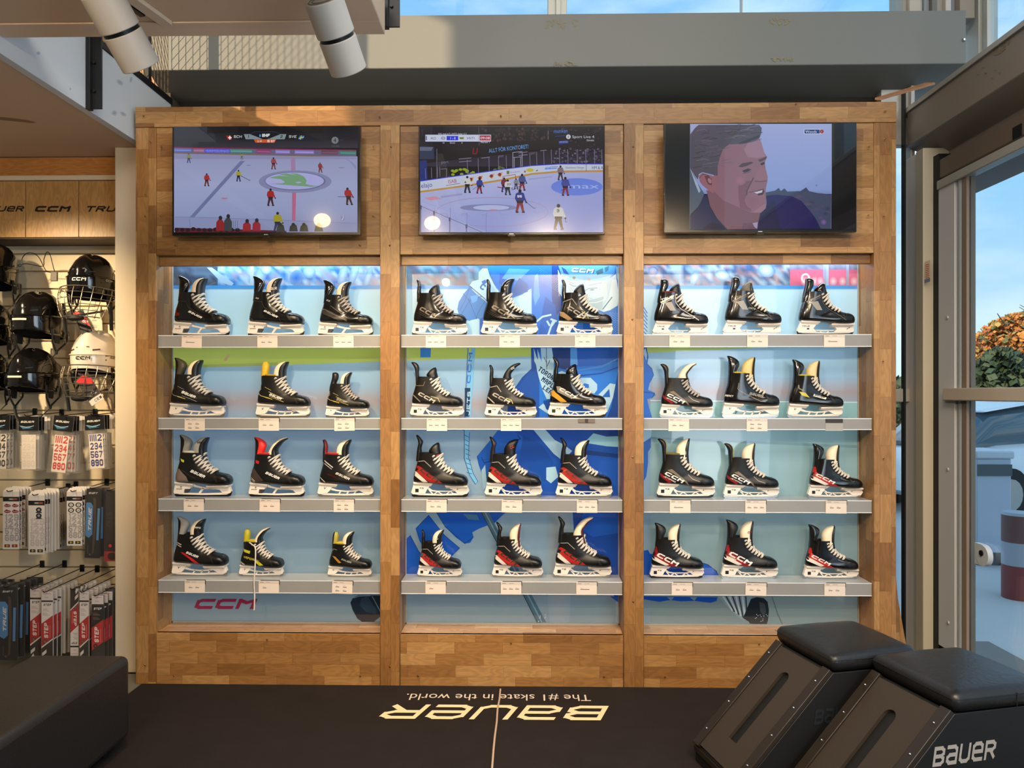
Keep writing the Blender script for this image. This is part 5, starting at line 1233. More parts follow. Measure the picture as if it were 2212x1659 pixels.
def skate(px0, px1, ri, bi, cfg, label):
    ysk = YF + .016 + .082
    a = XA(px0, ysk); b = XA(px1, ysk); s = (b - a) * 1.0
    z0 = SHZ[ri][1]
    root = empty('hockey_skate', (a, ysk, z0), cfg.get('rz', 0.0)); root.scale = (s, s * (0.98 if s > .26 else 1.1), s * cfg.get('kz', 1.0))
    tag(root, label, 'ice skate', 'hockey skates displayed on the shelves')
    gloss = cfg.get('boot', 'gloss')
    bm_ = {'gloss': BK_G, 'satin': BK_S}[gloss]
    boot = mesh_part(('boot',), 'boot', boot_mb, bm_, root, smooth=True, angle=60)
    # heel and sole edging
    def toe():
        L = [ring_pair((t[0], t[1] + .004), (t[2], t[3] - .002), t[4] + .005, 28, t[5]) for t in BOOTL if t[0] > .865]
        L[0] = ring_pair((BOOTL[27][0], BOOTL[27][1]), (BOOTL[27][2] + .05, BOOTL[27][3] - .001), BOOTL[27][4] + .003, 28, 3.0) if False else L[0]
        return MB().loft(L)
    mesh_part(('toe',), 'toe_cap', toe, BK_M, root, smooth=True, angle=60)
    def facing():
        P = [(x - .035, z - .01) for x, z in EY]; Q = [(x + .03, z + .012) for x, z in EY]
        return decal([[P[i], P[i + 1], Q[i + 1], Q[i]] for i in range(len(P) - 1)] + [[(.70, .41), (.80, .25), (.83, .26), (.735, .43)]], .005)
    mesh_part(('facing',), 'eyelet_facing', facing, BK_T, root)
    def eyel():
        e = MB()
        for x, z in EY:
            q = surf(x - .004, z, .004)
            if q: e.cyl(q, q + Vector((0, -.006, 0)), .011, .008, 8)
        return e
    mesh_part(('eyelets',), 'eyelets', eyel, mat('eyelet_metal', (120, 116, 110), .3, metal=.8), root, smooth=True)
    # tongue
    tg = cfg.get('tongue', 'tall'); fc = cfg.get('felt', None)
    if fc is None: mesh_part(('tb', tg), 'tongue', lambda: pair_loft(TONG[tg]), BK_S if cfg.get('tgloss', 0) == 0 else BK_G, root, smooth=True, angle=60)
    else:
        k = cfg.get('fk', .30)
        t = mesh_part(('tf', tg), 'tongue', lambda: pair_loft(TONG[tg], 0, .9, 1.0), cmat(fc, .85) if fc != 1 else FELT, root, smooth=True, angle=60)
        if k < .95: mesh_part(('ts', tg, k), 'tongue_shell', lambda: pair_loft(TONG[tg], k, 1.0, 1.04, .004), cmat(cfg.get('shell', (18, 17, 17)), .4), t, smooth=True, angle=60)
    if cfg.get('ttext'):
        tt, tx, tz, th, tr, tcx = cfg['ttext']
        q = word(tt, tx, tz, th, tr, .2, 1.1, .1, min(.035 * len(tt), .14)); m = MB()
        for i, f in enumerate(q): m.add([(p[0], -.118 - .0001 * i, p[1]) for p in f], [(0, 1, 2, 3)])
        m.build('tongue_lettering', cmat(tcx), root)
    # tendon guard
    g = cfg.get('guard', 'lobe'); gc = cfg.get('gcol')
    G = mesh_part(('g', g), 'tendon_guard', lambda: pair_loft(GUARD[g], 0, 1 if not gc else 1), BK_G if gloss == 'gloss' else BK_S, root, smooth=True, angle=60)
    if gc:
        f0 = cfg.get('gf', .22)
        mesh_part(('gl', g, f0), 'guard_lining', lambda: pair_loft(GUARD[g][1:], f0, 1.0, 1.05, .003), cmat(gc, .5), G, smooth=True, angle=60)
    # collar lining
    lc = cfg.get('liner')
    if lc:
        mesh_part(('liner',), 'collar_lining', lambda: MB().loft([ring_pair((.49, .755), (.15, .762), .105, 24, 2.3), ring_pair((.50, .785), (.14, .795), .118, 24, 2.3), ring_pair((.475, .79), (.165, .80), .095, 24, 2.3)]), cmat(lc, .7), root, smooth=True, angle=60)
    # holder and runner
    H = cfg.get('hold', 'A')
    ho = mesh_part(('h', H), 'blade_holder', lambda: pad_mb(H), HOLDM, root, bevel=.006, seg=2)
    if H == 'B':
        k = .032; sq = MB().prism([(.065, -.037, .088), (.125, -.037, .088), (.125, -.037, .148), (.065, -.037, .148)], [(.065, -.040, .088), (.125, -.040, .088), (.125, -.040, .148), (.065, -.040, .148)]); sq.build('release_button', BK_T, ho)
    if H == 'A':
        MB().prism([(.185, -.030, .065), (.235, -.030, .065), (.275, -.030, .130), (.205, -.030, .130)], [(.185, .03, .065), (.235, .03, .065), (.275, .03, .130), (.205, .03, .130)]).build('release_button', mat('dark_button', (60, 58, 60), .4), ho)
    if H == 'C': MB().box(.165, .205, -.040, -.036, .105, .132).build('release_button', mat('blue_button', (40, 50, 90), .4), ho)
    ht = {'A': [('X', .10, .165, .034, -.5, None), ('BAUER', .045, .125, .016, 0, .10)], 'E': [('TUUK', .085, .205, .024, -.12, .10), ('V', .10, .145, .04, -.2, None), ('TUUK', .76, .13, .016, .3, .12)], 'B': [('XS', .135, .150, .026, -.12, .075), ('STEP', .80, .125, .018, .35, .12)] if not cfg.get('hccm') else [('XS', .135, .15, .026, -.12, .075), ('CCM', .80, .115, .024, .3, .12)], 'C': [('TRUE', .075, .155, .022, 0, .14), ('SHIFT', .87, .10, .018, .5, .11)]}[H]
    m = MB()
    for (t, x, z, h, r, f) in ht:
        for i, q in enumerate(word(t, x, z, h, r, .22, 1.2, .2, f)): m.add([(p[0], -.0372 - .0001 * i, p[1]) for p in q], [(0, 1, 2, 3)])
    key = ('ht', H, bool(cfg.get('hccm')))
    mesh_part(key, 'holder_lettering', lambda: m, mat('ink_black', (28, 26, 26), .4), ho)
    mesh_part(('run',), 'runner', lambda: MB().ext([(-.002, .075), (0, .022), (.03, 0), (.94, 0), (.985, .018), (1.003, .06), (1.004, .095), (.9, .05), (.1, .05)], lambda x, z: (x, -.009, z), lambda x, z: (x, .009, z)), STL_B if cfg.get('steel', 'b') == 'b' else STL_S, root)
    mesh_part(('lace',), 'laces', lace_mb, LACEG if cfg.get('lace') == 'g' else LACE, root, smooth=True, angle=70)
    # side decoration
    for i, (nm, polys, c) in enumerate(cfg.get('art', [])):
        o = decal(polys, .0045 + .0012 * i); mo = o.build(nm, cmat(c, .3), root)
    return root
# recurring decorations ------------------------------------------------------
W_ = (226, 222, 216)
def bauer(x=.33, z=.425, h=.036, r=-.47, c=W_, f=.27): return ('side_lettering', word('BaUeR', x, z, h, r, .24, 1.25, .3, f), c)
def ccmw(x=.12, z=.47, h=.07, r=-.50, c=W_, f=.33): return ('side_lettering', word('ccm', x, z, h, r, .28, 1.3, .2, f), c)
GUN = (96, 88, 78)
supreme = lambda c=(150, 150, 146), y=(196, 176, 60): [('side_stripe', ln([(.10, .60), (.12, .52), (.05, .46), (.12, .40), (.28, .36)], .010) + ln([(.28, .39), (.56, .285)], .007) + ln([(.27, .475), (.55, .345)], .007) + ln([(.2, .56), (.32, .50)], .006), c), ('accent_line', ln([(.20, .375), (.34, .335)], .012), y)]
seamA = lambda c=(60, 54, 48): [('side_seam', ln([(.13, .62), (.29, .60), (.33, .50), (.60, .33), (.63, .26)], .007) + ln([(.03, .37), (.14, .27), (.17, .25)], .012), c)]
def redpanel(c=(158, 36, 30), lc=(60, 50, 46), t='ccm', wd=(216, 208, 196)): return [('side_panel', [[(.040, .50), (.125, .555), (.175, .535), (.56, .255), (.34, .265), (.05, .455)]], c), ('heel_stripe', [[(.035, .44), (.09, .455), (.30, .275), (.22, .268), (.035, .40)]], wd), ('side_lettering', word('ccm', .155, .475, .062, -.62, .26, 1.2, .2, .36), lc), ('side_seam', ln([(.10, .62), (.24, .64), (.36, .53)], .012), (150, 146, 140))]
def tacks(panel=(150, 34, 32), big=True): return [('heel_panel', [[(.04, .50), (.09, .69), (.12, .70), (.13, .52), (.20, .46), (.52, .25), (.30, .262), (.04, .42)]], panel), ('heel_stripe', [[(.036, .44), (.07, .445), (.34, .29), (.28, .268), (.05, .37)]], (222, 214, 202)), ('side_lettering', word('ccm', .10, .455, .085 if big else .06, -.48, .28, 1.25, .2, .42 if big else .36), (224, 216, 206))]
def ribs(c=(44, 40, 38)): return [('side_stripe', sum([ln([(.10 + i * .035, .42 + .02 * i % 3), (.36 + i * .03, .29)], .006) for i in range(3)], []), c)]
def jet(c=(120, 106, 88)): return [('side_stripe', [[(.16, .50), (.24, .52), (.30, .47), (.50, .30), (.54, .24), (.51, .25), (.46, .30), (.27, .44), (.22, .46)]], c), ('heel_badge', [[(.04, .46), (.08, .42), (.24, .30), (.20, .27), (.06, .38)]], (130, 30, 34)), ('side_lettering', word('ccm', .11, .43, .062, -.48, .28, 1.2, .25, .34), W_), ('small_lettering', word('JETSPEED', .10, .385, .020, -.48, .2, 1, .2, .22), W_), ('side_seam', ln([(.52, .42), (.60, .34), (.72, .30)], .008), (170, 164, 156))]
def trueart(c=W_, red=None): return [('cuff_band', [[(.13, .60), (.36, .715), (.38, .70), (.15, .575)]] + ln([(.15, .56), (.37, .67)], .008), c if red else (120, 112, 104)), ('ankle_window', [[(.20, .58), (.32, .60), (.40, .44), (.30, .44)]], (150, 144, 136)), ('side_piping', ln([(.385, .72), (.40, .58), (.47, .49), (.60, .40), (.80, .265)], .010), c if red else (90, 84, 60))]
LST = []
def S_(*a): LST.append(a)
S_(374.8, 495.7, 0, 0, dict(felt=1, fk=.34, tongue='tall', lace='w', art=[bauer(.32, .42), ('heel_glow', [[(.06, .48), (.10, .50), (.12, .42), (.17, .40), (.16, .36), (.09, .35)]], (112, 20, 22))] + seamA()), 'glossy black hockey skate with red tinted heel, far left of top shelf, left bay')
S_(536, 657, 0, 0, dict(felt=1, fk=.34, ttext=('BaUe', .415, .80, .045, .12, W_), art=[bauer(.32, .43), ('small_badge', word('XR', .17, .66, .03, -.4, .2), (190, 180, 170))] + seamA()), 'glossy black hockey skate with lettered tongue, middle of the top shelf, left bay')
S_(688, 806, 0, 0, dict(felt=1, fk=.30, lace='g', kz=.96, art=[('side_texture', [[(.09, .50), (.20, .49), (.56, .30), (.40, .28), (.10, .42)]], (50, 46, 42)), ('side_seam', ln([(.04, .50), (.15, .50), (.20, .46), (.56, .27)], .008) + ln([(.26, .56), (.56, .33)], .006), (110, 104, 98)), ('small_badge', word('XX', .17, .66, .035, -.4, .2), (200, 196, 190))]), 'dull black skate with grey laces, right end of top shelf, left bay')
S_(367, 486, 1, 0, dict(boot='satin', hold='E', steel='s', felt=1, fk=.30, guard='lobe', gcol=(66, 62, 40), gf=.15, art=supreme() + [bauer(.27, .44, .05, -.40, (236, 234, 230), .26)]), 'black skate with olive tendon guard, far left of second shelf, left bay')
S_(554, 670, 1, 0, dict(boot='satin', hold='E', steel='s', felt=1, fk=.34, guard='oval', gcol=(214, 176, 30), gf=.0, liner=(208, 170, 40), art=supreme((200, 180, 110)) + [bauer(.28, .41, .042, -.38, (230, 228, 224), .24)]), 'black hockey skate with bright yellow quilted tendon guard')
S_(704, 798, 1, 0, dict(boot='satin', hold='E', steel='s', felt=1, fk=.30, guard='paddle', tongue='tall', lace='g', art=supreme((196, 176, 90)) + [bauer(.28, .41, .042, -.34, (160, 156, 150), .24)]), 'small black skate with thin gold lines, right end of the second shelf, left bay')
S_(377.5, 500.6, 2, 0, dict(boot='satin', hold='A', felt=(150, 148, 144), fk=.5, tongue='tall', gcol=(128, 128, 122), gf=.25, liner=(226, 222, 210), ttext=('VAP', .435, .93, .035, -.05, (20, 20, 20)), art=[('heel_panel', [[(.045, .45), (.12, .50), (.26, .36), (.30, .27), (.05, .27)]], (120, 106, 94)), bauer(.33, .44, .05, -.42, (236, 234, 230), .27), ('yellow_flash', [[(.15, .67), (.23, .64), (.22, .60), (.17, .62)]], (190, 200, 50)), ('side_texture', ln([(.18, .48), (.32, .38), (.42, .33)], .01), (60, 56, 52))]), 'skate fading from black to silver at the heel, with a grey tongue top')
S_(539, 658, 2, 0, dict(boot='satin', hold='A', felt=1, fk=.26, tongue='flop', gcol=(226, 44, 36), gf=.2, liner=(214, 50, 40), art=[bauer(.33, .43, .046, -.42, (236, 234, 230), .27), ('red_flash', [[(.145, .67), (.225, .65), (.215, .60), (.16, .61)]], (196, 36, 32)), ('heel_panel', [[(.05, .50), (.13, .52), (.22, .40), (.30, .30), (.12, .27), (.05, .33)]], (64, 52, 48)), ('heel_lines', ln([(.04, .38), (.14, .29)], .012) + ln([(.05, .34), (.13, .27)], .007), (200, 192, 184))]), 'black hockey skate with bright red guard lining and red collar')
S_(687.6, 807, 2, 0, dict(boot='satin', hold='E', steel='s', felt=1, fk=.36, gcol=(120, 22, 30), gf=.45, guard='slim', liner=(206, 44, 38), art=[bauer(.34, .425, .042, -.42, (210, 206, 200), .27), ('cuff_stripes', ln([(.14, .66), (.30, .54)], .020) + ln([(.14, .61), (.28, .51)], .012), (190, 184, 176)), ('small_lettering', word('VAPOR', .19, .41, .03, -.35, .16, 1, .2, .17), (96, 26, 26)), ('heel_lines', ln([(.04, .38), (.15, .28)], .014), (206, 198, 190))]), 'black skate with red collar and two silver cuff stripes')
S_(373, 491.6, 3, 0, dict(boot='satin', hold='E', steel='s', felt=1, fk=.24, tongue='tall', gcol=(150, 146, 142), gf=.12, ttext=('VAPO', .42, .88, .032, -.05, W_), art=[bauer(.30, .44, .042, -.40, (240, 236, 232), .23), ('red_flash', [[(.20, .46), (.26, .45), (.56, .255), (.48, .25)]], (190, 34, 34)), ('cuff_stripes', ln([(.11, .63), (.22, .59)], .014) + ln([(.12, .59), (.22, .55)], .012), (220, 214, 206))]), 'black skate with red slash and silver padded guard, bottom shelf of left bay')
S_(518, 612.5, 3, 0, dict(boot='satin', hold='E', steel='s', felt=1, fk=.30, tongue='flop', kz=1.04, guard='oval', gcol=(180, 168, 30), gf=.0, liner=(200, 186, 40), art=[('yellow_flash', [[(.35, .40), (.42, .40), (.60, .28), (.50, .26)]] + [[(.12, .62), (.30, .58), (.28, .52), (.14, .56)]], (196, 190, 40)), ('small_lettering', word('VAPOR', .13, .43, .05, -.25, .22, 1, .2, .24), (190, 180, 50)), bauer(.36, .40, .03, -.38, (120, 116, 110), .14), ('heel_lines', ln([(.05, .34), (.16, .28)], .03), (190, 184, 176))]), 'small yellow and black junior skate with a loose lace hanging down')
S_(709, 803, 3, 0, dict(boot='satin', hold='E', steel='s', felt=1, fk=.3, tongue='tall', guard='oval', kz=1.0, gcol=(170, 160, 60), gf=.12, liner=(210, 190, 50), art=[bauer(.33, .42, .038, -.36, (150, 146, 140), .24), ('yellow_flash', [[(.13, .50), (.20, .49), (.34, .35), (.28, .34)]], (170, 120, 40)), ('cuff_stripes', ln([(.12, .60), (.16, .66), (.24, .64)], .010), (150, 146, 140))]), 'small black and yellow skate, right end of bottom shelf, left bay')
# middle bay
S_(890.5, 1008.6, 0, 1, dict(guard='slim', tongue='short', hold='B', lace='g', art=[ccmw(.14, .47, .075, -.52, (110, 98, 84))] + ribs()), 'all black glossy skate with short tongue, far left of top shelf, middle bay')
S_(1040, 1160, 0, 1, dict(guard='slim', tongue='tall', tgloss=1, hold='B', art=[ccmw(.18, .50, .07, -.56, (120, 108, 94), .36), ('side_seam', ln([(.44, .42), (.60, .30)], .012), (150, 130, 100))] + ribs()), 'all black glossy skate with tall tongue, middle of top shelf, middle bay')
S_(1203, 1321.7, 0, 1, dict(guard='slim', tongue='short', hold='B', steel='s', art=[('heel_stripe', [[(.035, .44), (.12, .42), (.28, .29), (.20, .27), (.035, .37)]], (150, 120, 84)), ccmw(.17, .49, .07, -.58, (150, 140, 126), .36), ('gold_flash', ln([(.44, .43), (.54, .37), (.56, .30)], .010), (190, 170, 60)), ('side_seam', ln([(.09, .60), (.27, .66), (.35, .55)], .012), (150, 140, 126))]), 'glossy black skate with bronze heel stripe, right end of top shelf, middle bay')
S_(887, 1001, 1, 1, dict(boot='satin', guard='hooked', tongue='short', hold='B', steel='s', art=[ccmw(.15, .435, .066, -.50, (176, 170, 162), .34), ('side_seam', ln([(.10, .60), (.26, .60), (.29, .68)], .010) + ln([(.05, .44), (.20, .30)], .020), (120, 114, 108)), ('gold_flash', ln([(.40, .40), (.54, .36), (.57, .29)], .012), (180, 168, 110))]), 'black skate with hooked tendon guard, far left of second shelf, middle bay')
S_(1047.7, 1158, 1, 1, dict(boot='satin', guard='slim', tongue='flop', hold='B', steel='s', ttext=('CC', .52, .93, .035, .4, W_), art=[ccmw(.14, .44, .07, -.50, (180, 172, 160), .36), ('side_seam', ln([(.07, .58), (.24, .62), (.32, .50)], .014) + ln([(.04, .42), (.19, .28)], .022), (170, 162, 150)), ('gold_flash', ln([(.42, .38), (.52, .34), (.55, .27)], .012), (190, 184, 100))] + ribs()), 'black skate with tongue tipped forward, middle of second shelf, middle bay')
S_(1184, 1308.7, 1, 1, dict(guard='bent', tongue='short', tgloss=1, kz=.98, hold='B', hccm=1, art=[('heel_stripe', [[(.035, .47), (.09, .49), (.13, .44), (.32, .28), (.22, .27), (.10, .36), (.035, .40)]], (206, 146, 40)), ('silver_patch', [[(.14, .55), (.20, .55), (.44, .35), (.40, .33), (.16, .45)]], (130, 126, 118)), ccmw(.18, .49, .06, -.54, (210, 204, 190), .3)]), 'glossy black skate with gold heel stripe and silver side')
S_(889.8, 1011.6, 2, 1, dict(boot='satin', guard='bent', tongue='short', hold='B', kz=1.02, art=redpanel((150, 34, 28)) + [('tongue_patch', [[(.44, .70), (.50, .72), (.50, .76), (.45, .74)]], (170, 60, 66))]), 'black and red skate with black tongue, far left of third shelf, middle bay')
S_(1048, 1169.5, 2, 1, dict(boot='satin', guard='bent', tongue='tall', hold='B', steel='s', gcol=(40, 20, 22), gf=.6, ttext=('CC', .46, .86, .05, .5, (170, 60, 66)), art=redpanel((158, 34, 28))), 'black and red skate with red tongue patch, middle of third shelf, middle bay')
S_(1201, 1321, 2, 1, dict(boot='satin', guard='bent', tongue='tall', felt=1, fk=.36, hold='B', steel='s', art=redpanel((166, 40, 34), (90, 60, 56))), 'black and red skate with white rimmed tongue, right end of third shelf, middle bay')
S_(902.7, 997, 3, 1, dict(boot='satin', guard='slim', tongue='tall', felt=1, fk=.36, hold='B', steel='s', kz=1.05, ttext=('CC', .42, .82, .04, .5, W_), art=redpanel((170, 36, 40)) + [('green_patch', [[(.08, .52), (.12, .54), (.15, .50), (.10, .47)]], (30, 110, 90)), ('magenta_patch', [[(.05, .50), (.08, .52), (.10, .47), (.05, .46)]], (170, 40, 90))]), 'small black skate with red panel and white tongue, far left of bottom shelf, middle bay')
S_(1063.8, 1171.5, 3, 1, dict(boot='satin', guard='bent', tongue='erect', felt=1, fk=.78, shell=(90, 22, 26), hold='B', steel='s', kz=1.03, art=redpanel((170, 36, 32), (40, 50, 40))), 'black and red skate with tall white tongue, middle of bottom shelf, middle bay')
S_(1196, 1319, 3, 1, dict(boot='satin', guard='bent', tongue='flop', felt=1, fk=.72, shell=(80, 22, 26), hold='B', steel='s', art=redpanel((170, 36, 32), (40, 50, 40))), 'large black and red skate with forward leaning white tongue, bottom shelf, middle bay')
# right bay
S_(1408.9, 1528.7, 0, 2, dict(guard='paddle', tongue='short', hold='C', steel='s', liner=(130, 40, 36), art=trueart((222, 214, 206), 1) + [('small_lettering', word('TRUE', .15, .60, .05, .32, .24, 1.2, .3, .21), W_), ('side_lettering', word('HZRDUS', .42, .455, .03, -.20, .16, 1, .2, .2), (150, 144, 138))]), 'black skate with white piping and red collar, far left of top shelf, right bay')
S_(1561.7, 1685.8, 0, 2, dict(guard='paddle', tongue='short', felt=(110, 104, 92), fk=.6, hold='C', steel='s', art=trueart() + [('small_lettering', word('CATALYST', .16, .635, .028, .22, .18, 1, .2, .22), (130, 112, 70)), ('side_lettering', word('CAT9', .40, .455, .03, -.16, .2, 1, .2, .12), (180, 176, 160))]), 'glossy black skate with clear ankle window and grey tongue tip')
S_(1721.4, 1843, 0, 2, dict(guard='paddle', tongue='short', tgloss=1, hold='C', art=trueart()), 'plain glossy black skate with rounded tall guard, right end of top shelf, right bay')
S_(1425, 1538.5, 1, 2, dict(boot='satin', guard='hooked', gcol=(150, 130, 60), gf=.86, tongue='flop', felt=1, fk=.9, kz=.98, hold='B', steel='s', lace='g', art=jet()), 'black skate with flopped white tongue and red badge, far left of second shelf, right bay')
S_(1560, 1681.5, 1, 2, dict(guard='lobe', boot='gloss', gcol=None, tongue='erect', felt=(222, 196, 130), fk=.84, liner=(206, 190, 40), hold='E', steel='s', kz=1.03, art=[bauer(.44, .40, .045, -.22, (150, 144, 134), .24), ('side_seam', ln([(.26, .60), (.24, .50), (.28, .46), (.62, .29), (.72, .28)], .007), (150, 140, 120)), ('small_lettering', word('REACT', .04, .37, .03, -.1, .2, 1, .2, .12), W_)]), 'glossy black skate with cream tongue and yellow collar, second shelf, right bay')
S_(1700.8, 1818.8, 1, 2, dict(guard='lobe', boot='gloss', tongue='erect', felt=(222, 200, 150), fk=.86, liner=(206, 196, 60), hold='E', steel='s', art=[('white_label', [[(.44, .44), (.66, .37), (.64, .335), (.42, .40)]], (226, 220, 212)), bauer(.445, .41, .030, -.31, (30, 30, 30), .18), ('yellow_flash', [[(.17, .48), (.28, .46), (.36, .37), (.22, .41)]], (196, 184, 40)), ('side_seam', ln([(.17, .60), (.17, .54), (.26, .49)], .016), (140, 130, 110))]), 'glossy black skate with a white side label and yellow flash')
S_(1419, 1541.6, 2, 2, dict(boot='satin', guard='hooked', gcol=(150, 134, 70), gf=.82, tongue='erect', felt=1, fk=.55, liner=(120, 110, 60), hold='B', art=jet(), ttext=('CCM', .42, .86, .04, -1.1, W_)), 'black skate with gold collar lining, far left of third shelf, right bay')
S_(1563, 1679.7, 2, 2, dict(boot='satin', guard='hooked', gcol=(150, 134, 70), gf=.84, tongue='erect', felt=1, fk=.8, kz=.97, hold='B', steel='s', art=jet()), 'black skate with white tongue and grey chevron, middle of third shelf, right bay')
S_(1745, 1860, 2, 2, dict(boot='gloss', guard='lobe', tongue='erect', felt=1, fk=.8, kz=.96, hold='B', steel='s', art=tacks((168, 32, 30), False)), 'glossy black skate with red heel, right end of third shelf, right bay')
S_(1404, 1518, 3, 2, dict(boot='satin', guard='lobe', tongue='erect', felt=1, fk=.72, kz=.98, hold='B', art=tacks((140, 26, 30))), 'black skate with white lettering on dark red, far left of bottom shelf, right bay')
S_(1558, 1677, 3, 2, dict(boot='satin', guard='lobe', tongue='erect', felt=1, fk=.7, hold='B', steel='s', ttext=('CC', .45, .84, .035, .2, (120, 40, 50)), art=tacks((146, 26, 34)) + [('small_lettering', word('ONE', .12, .405, .026, -.45, .2, 1, .2, .12), W_)]), 'black skate with dark red lettered panel, middle of bottom shelf, right bay')
S_(1735.6, 1850.8, 3, 2, dict(boot='gloss', guard='lobe', tongue='erect', felt=1, fk=.7, kz=.96, hold='B', steel='s', art=tacks((176, 30, 30), False)), 'black skate with bright red heel tab, right end of bottom shelf, right bay')
SK_OBJ = [skate(a, b, ri, bi, cfg, lab) for (a, b, ri, bi, cfg, lab) in LST]
# loose lace on the small yellow skate
ys = YF + .010
lp = [at_y(539, 1172, YF + .06), at_y(545, 1177, YF + .03), at_y(551, 1182, YF + .02), at_y(552, 1200, ys - .004), at_y(550, 1240, ys - .006), at_y(549, 1262, ys - .006), at_y(550, 1290, ys - .004), at_y(549, 1318, ys - .004)]
o = MB().tube([Vector(q) for q in resample([tuple(q) for q in lp], 5)], .0034, 6).build('loose_lace', LACE, None, smooth=True)
bpy.context.view_layer.update()
r_ = SK_OBJ[10]; o.parent = r_; o.matrix_parent_inverse = (Matrix.Translation(r_.location) @ Matrix.Diagonal((r_.scale.x, r_.scale.y, r_.scale.z, 1))).inverted()
# ------------------------------------------------------------------ spotlights
LAMPW = mat('lamp_white', (206, 196, 184), .45)
def spotlight(c, axis, length, rad, label, mount, energy, tgt=None, cone=1.6):
    axis = Vector(axis).normalized(); c = Vector(c)
    e = empty('ceiling_spotlight', c); tag(e, label, 'spotlight', 'white cylinder spotlights on the ceiling slab')
    h = length / 2
    MB().tube([-axis * h, -axis * .006], [rad, rad], 40).tube([axis * .006, axis * h], [rad * .98, rad * .98], 40).build('housing', LAMPW, e, bevel=.003)
    MB().tube([-axis * .0065, axis * .0065], [rad * .9, rad * .9], 40).build('joint_gap', BLACKM, e, smooth=True)
    rr = MB(); up = axis.orthogonal().normalized(); bn = axis.cross(up)
    for r in (.8, .6):
        P = [-axis * (h + .0005) + up * (math.cos(t) * rad * r) + bn * (math.sin(t) * rad * r) for t in [2 * math.pi * i / 36 for i in range(37)]]
        rr.tube(P, .0018, 4)
    rr.build('rear_rings', mat('lamp_shadow', (120, 108, 92), .5), e)
    MB().tube([axis * (h - .001), axis * (h + .001)], [rad * .82, rad * .82], 32).build('lens', mat('lamp_lens', (255, 240, 220), .3, emit=(255, 214, 150), estr=26.0), e)
    m = Vector(mount) - c
    b = MB(); b.tube([-axis * h * .25 + up * 0, m], [.014, .014], 12); b.build('stem', LAMPW, e, smooth=True)
    MB().box(m.x - .035, m.x + .035, m.y - .09, m.y + .09, m.z - .022, m.z).build('track_adapter', LAMPW, e, bevel=.004)
    o = spot('spot_beam', c + axis * (h + .012), c + axis if tgt is None else tgt, energy, cone)
    return e
sp1 = at_y(262, 66, 2.42); sp2 = at_y(727, 78, 2.42)
ax = Vector((.20, .62, -.68))
spotlight(sp1, (.22, .66, -.72), .235, .065, 'white cylindrical spotlight at far upper left', (sp1.x - .08, sp1.y - .16, ZS), 80, (-1.2, 3.8, .45))
spotlight(sp2, (.20, .66, -.72), .225, .063, 'white cylindrical spotlight near the corner of the ceiling slab', (sp2.x + .02, sp2.y - .10, ZS), 80, (-.1, 3.8, .45))
# more warm spots over the sales floor outside the frame, then an added fill
spot('spot_beam', (-3.1, 2.75, 2.62), (-2.4, 4.2, 1.58), 250, .92, (1, .76, .46), .9)
spot('spot_beam', (-1.3, .2, 2.72), (-2.1, 4.1, 1.2), 90, 1.2)
spot('spot_beam', (.2, .2, 2.85), (.35, 3.75, .45), 130, 1.15)
spot('spot_beam', (1.2, .3, 2.85), (1.3, 3.75, .45), 120, 1.15)
spot('spot_beam', (.9, -.6, 3.0), (.9, 2.6, .2), 150, 1.3)
spot('spot_beam', (-.9, -.6, 2.72), (-.9, 2.6, .1), 90, 1.3)
spot('spot_beam', (-.6, .8, 2.72), (2.2, 3.7, 1.3), 120, 1.1, (1, .86, .68), .8)  # added fill without a fixture, brightens the door frames and corner post

# ------------------------------------------------------------------ floor mat, cord
MATM = mat('black_carpet', (42, 36, 34), .95, bump=.6, bscale=420, vary=.25, vscale=7, spec=.2)
fm_ = MB().box(-1.93, 2.08, -1.0, YF - .012, 0.0, .008).build('entrance_mat', MATM, None, bevel=.003)
tag(fm_, 'large black carpet mat with cream lettering in front of the display wall', 'mat')
pc = Pic(lambda u, v, d: Vector((u, v, .0095 + d)), 2e-5)
CR = (238, 216, 170)
Lx = at_z(1318, 1540, 0).x; Rx = at_z(818, 1545, 0).x; yt = at_z(1100, 1527.5, 0).y; yb = at_z(1100, 1559, 0).y
q, L = letters('BaUeR', yt - yb, .185, 1.75, .42, .30)
k = (Lx - Rx) / (L + .42 * (yt - yb))
for f in q: pc.poly([(Lx - p[0] * k, yt - p[1]) for p in f], CR, adv=False)
fs, L = font_faces('The #1 skate in the world.')
lx = at_z(1276, 1512, 0).x; rx = at_z(876, 1512, 0).x; y0 = at_z(1100, 1504.5, 0).y; hh_ = y0 - at_z(1100, 1518.5, 0).y
pc.n += 1
for f in fs: pc.poly([(lx - p[0] * (lx - rx) / L, y0 - p[1] * hh_ / .72) for p in f], (214, 200, 184), adv=False)
pc.build('lettering', pic_mat('mat_print', rough=.8), fm_)
cp_ = [at_z(px, py, .012) for px, py in ((1081, 1489), (1079, 1510), (1075, 1530), (1073, 1560), (1069, 1590), (1066, 1620), (1063, 1660), (1058, 1720), (1052, 1800))]
o = MB().tube(cp_, .0045, 6).build('seam_cord', mat('seam_cord', (196, 168, 146), .8, bump=.4, bscale=200), None, smooth=True)
tag(o, 'thin pale cord lying across the black mat towards the camera', 'cord')

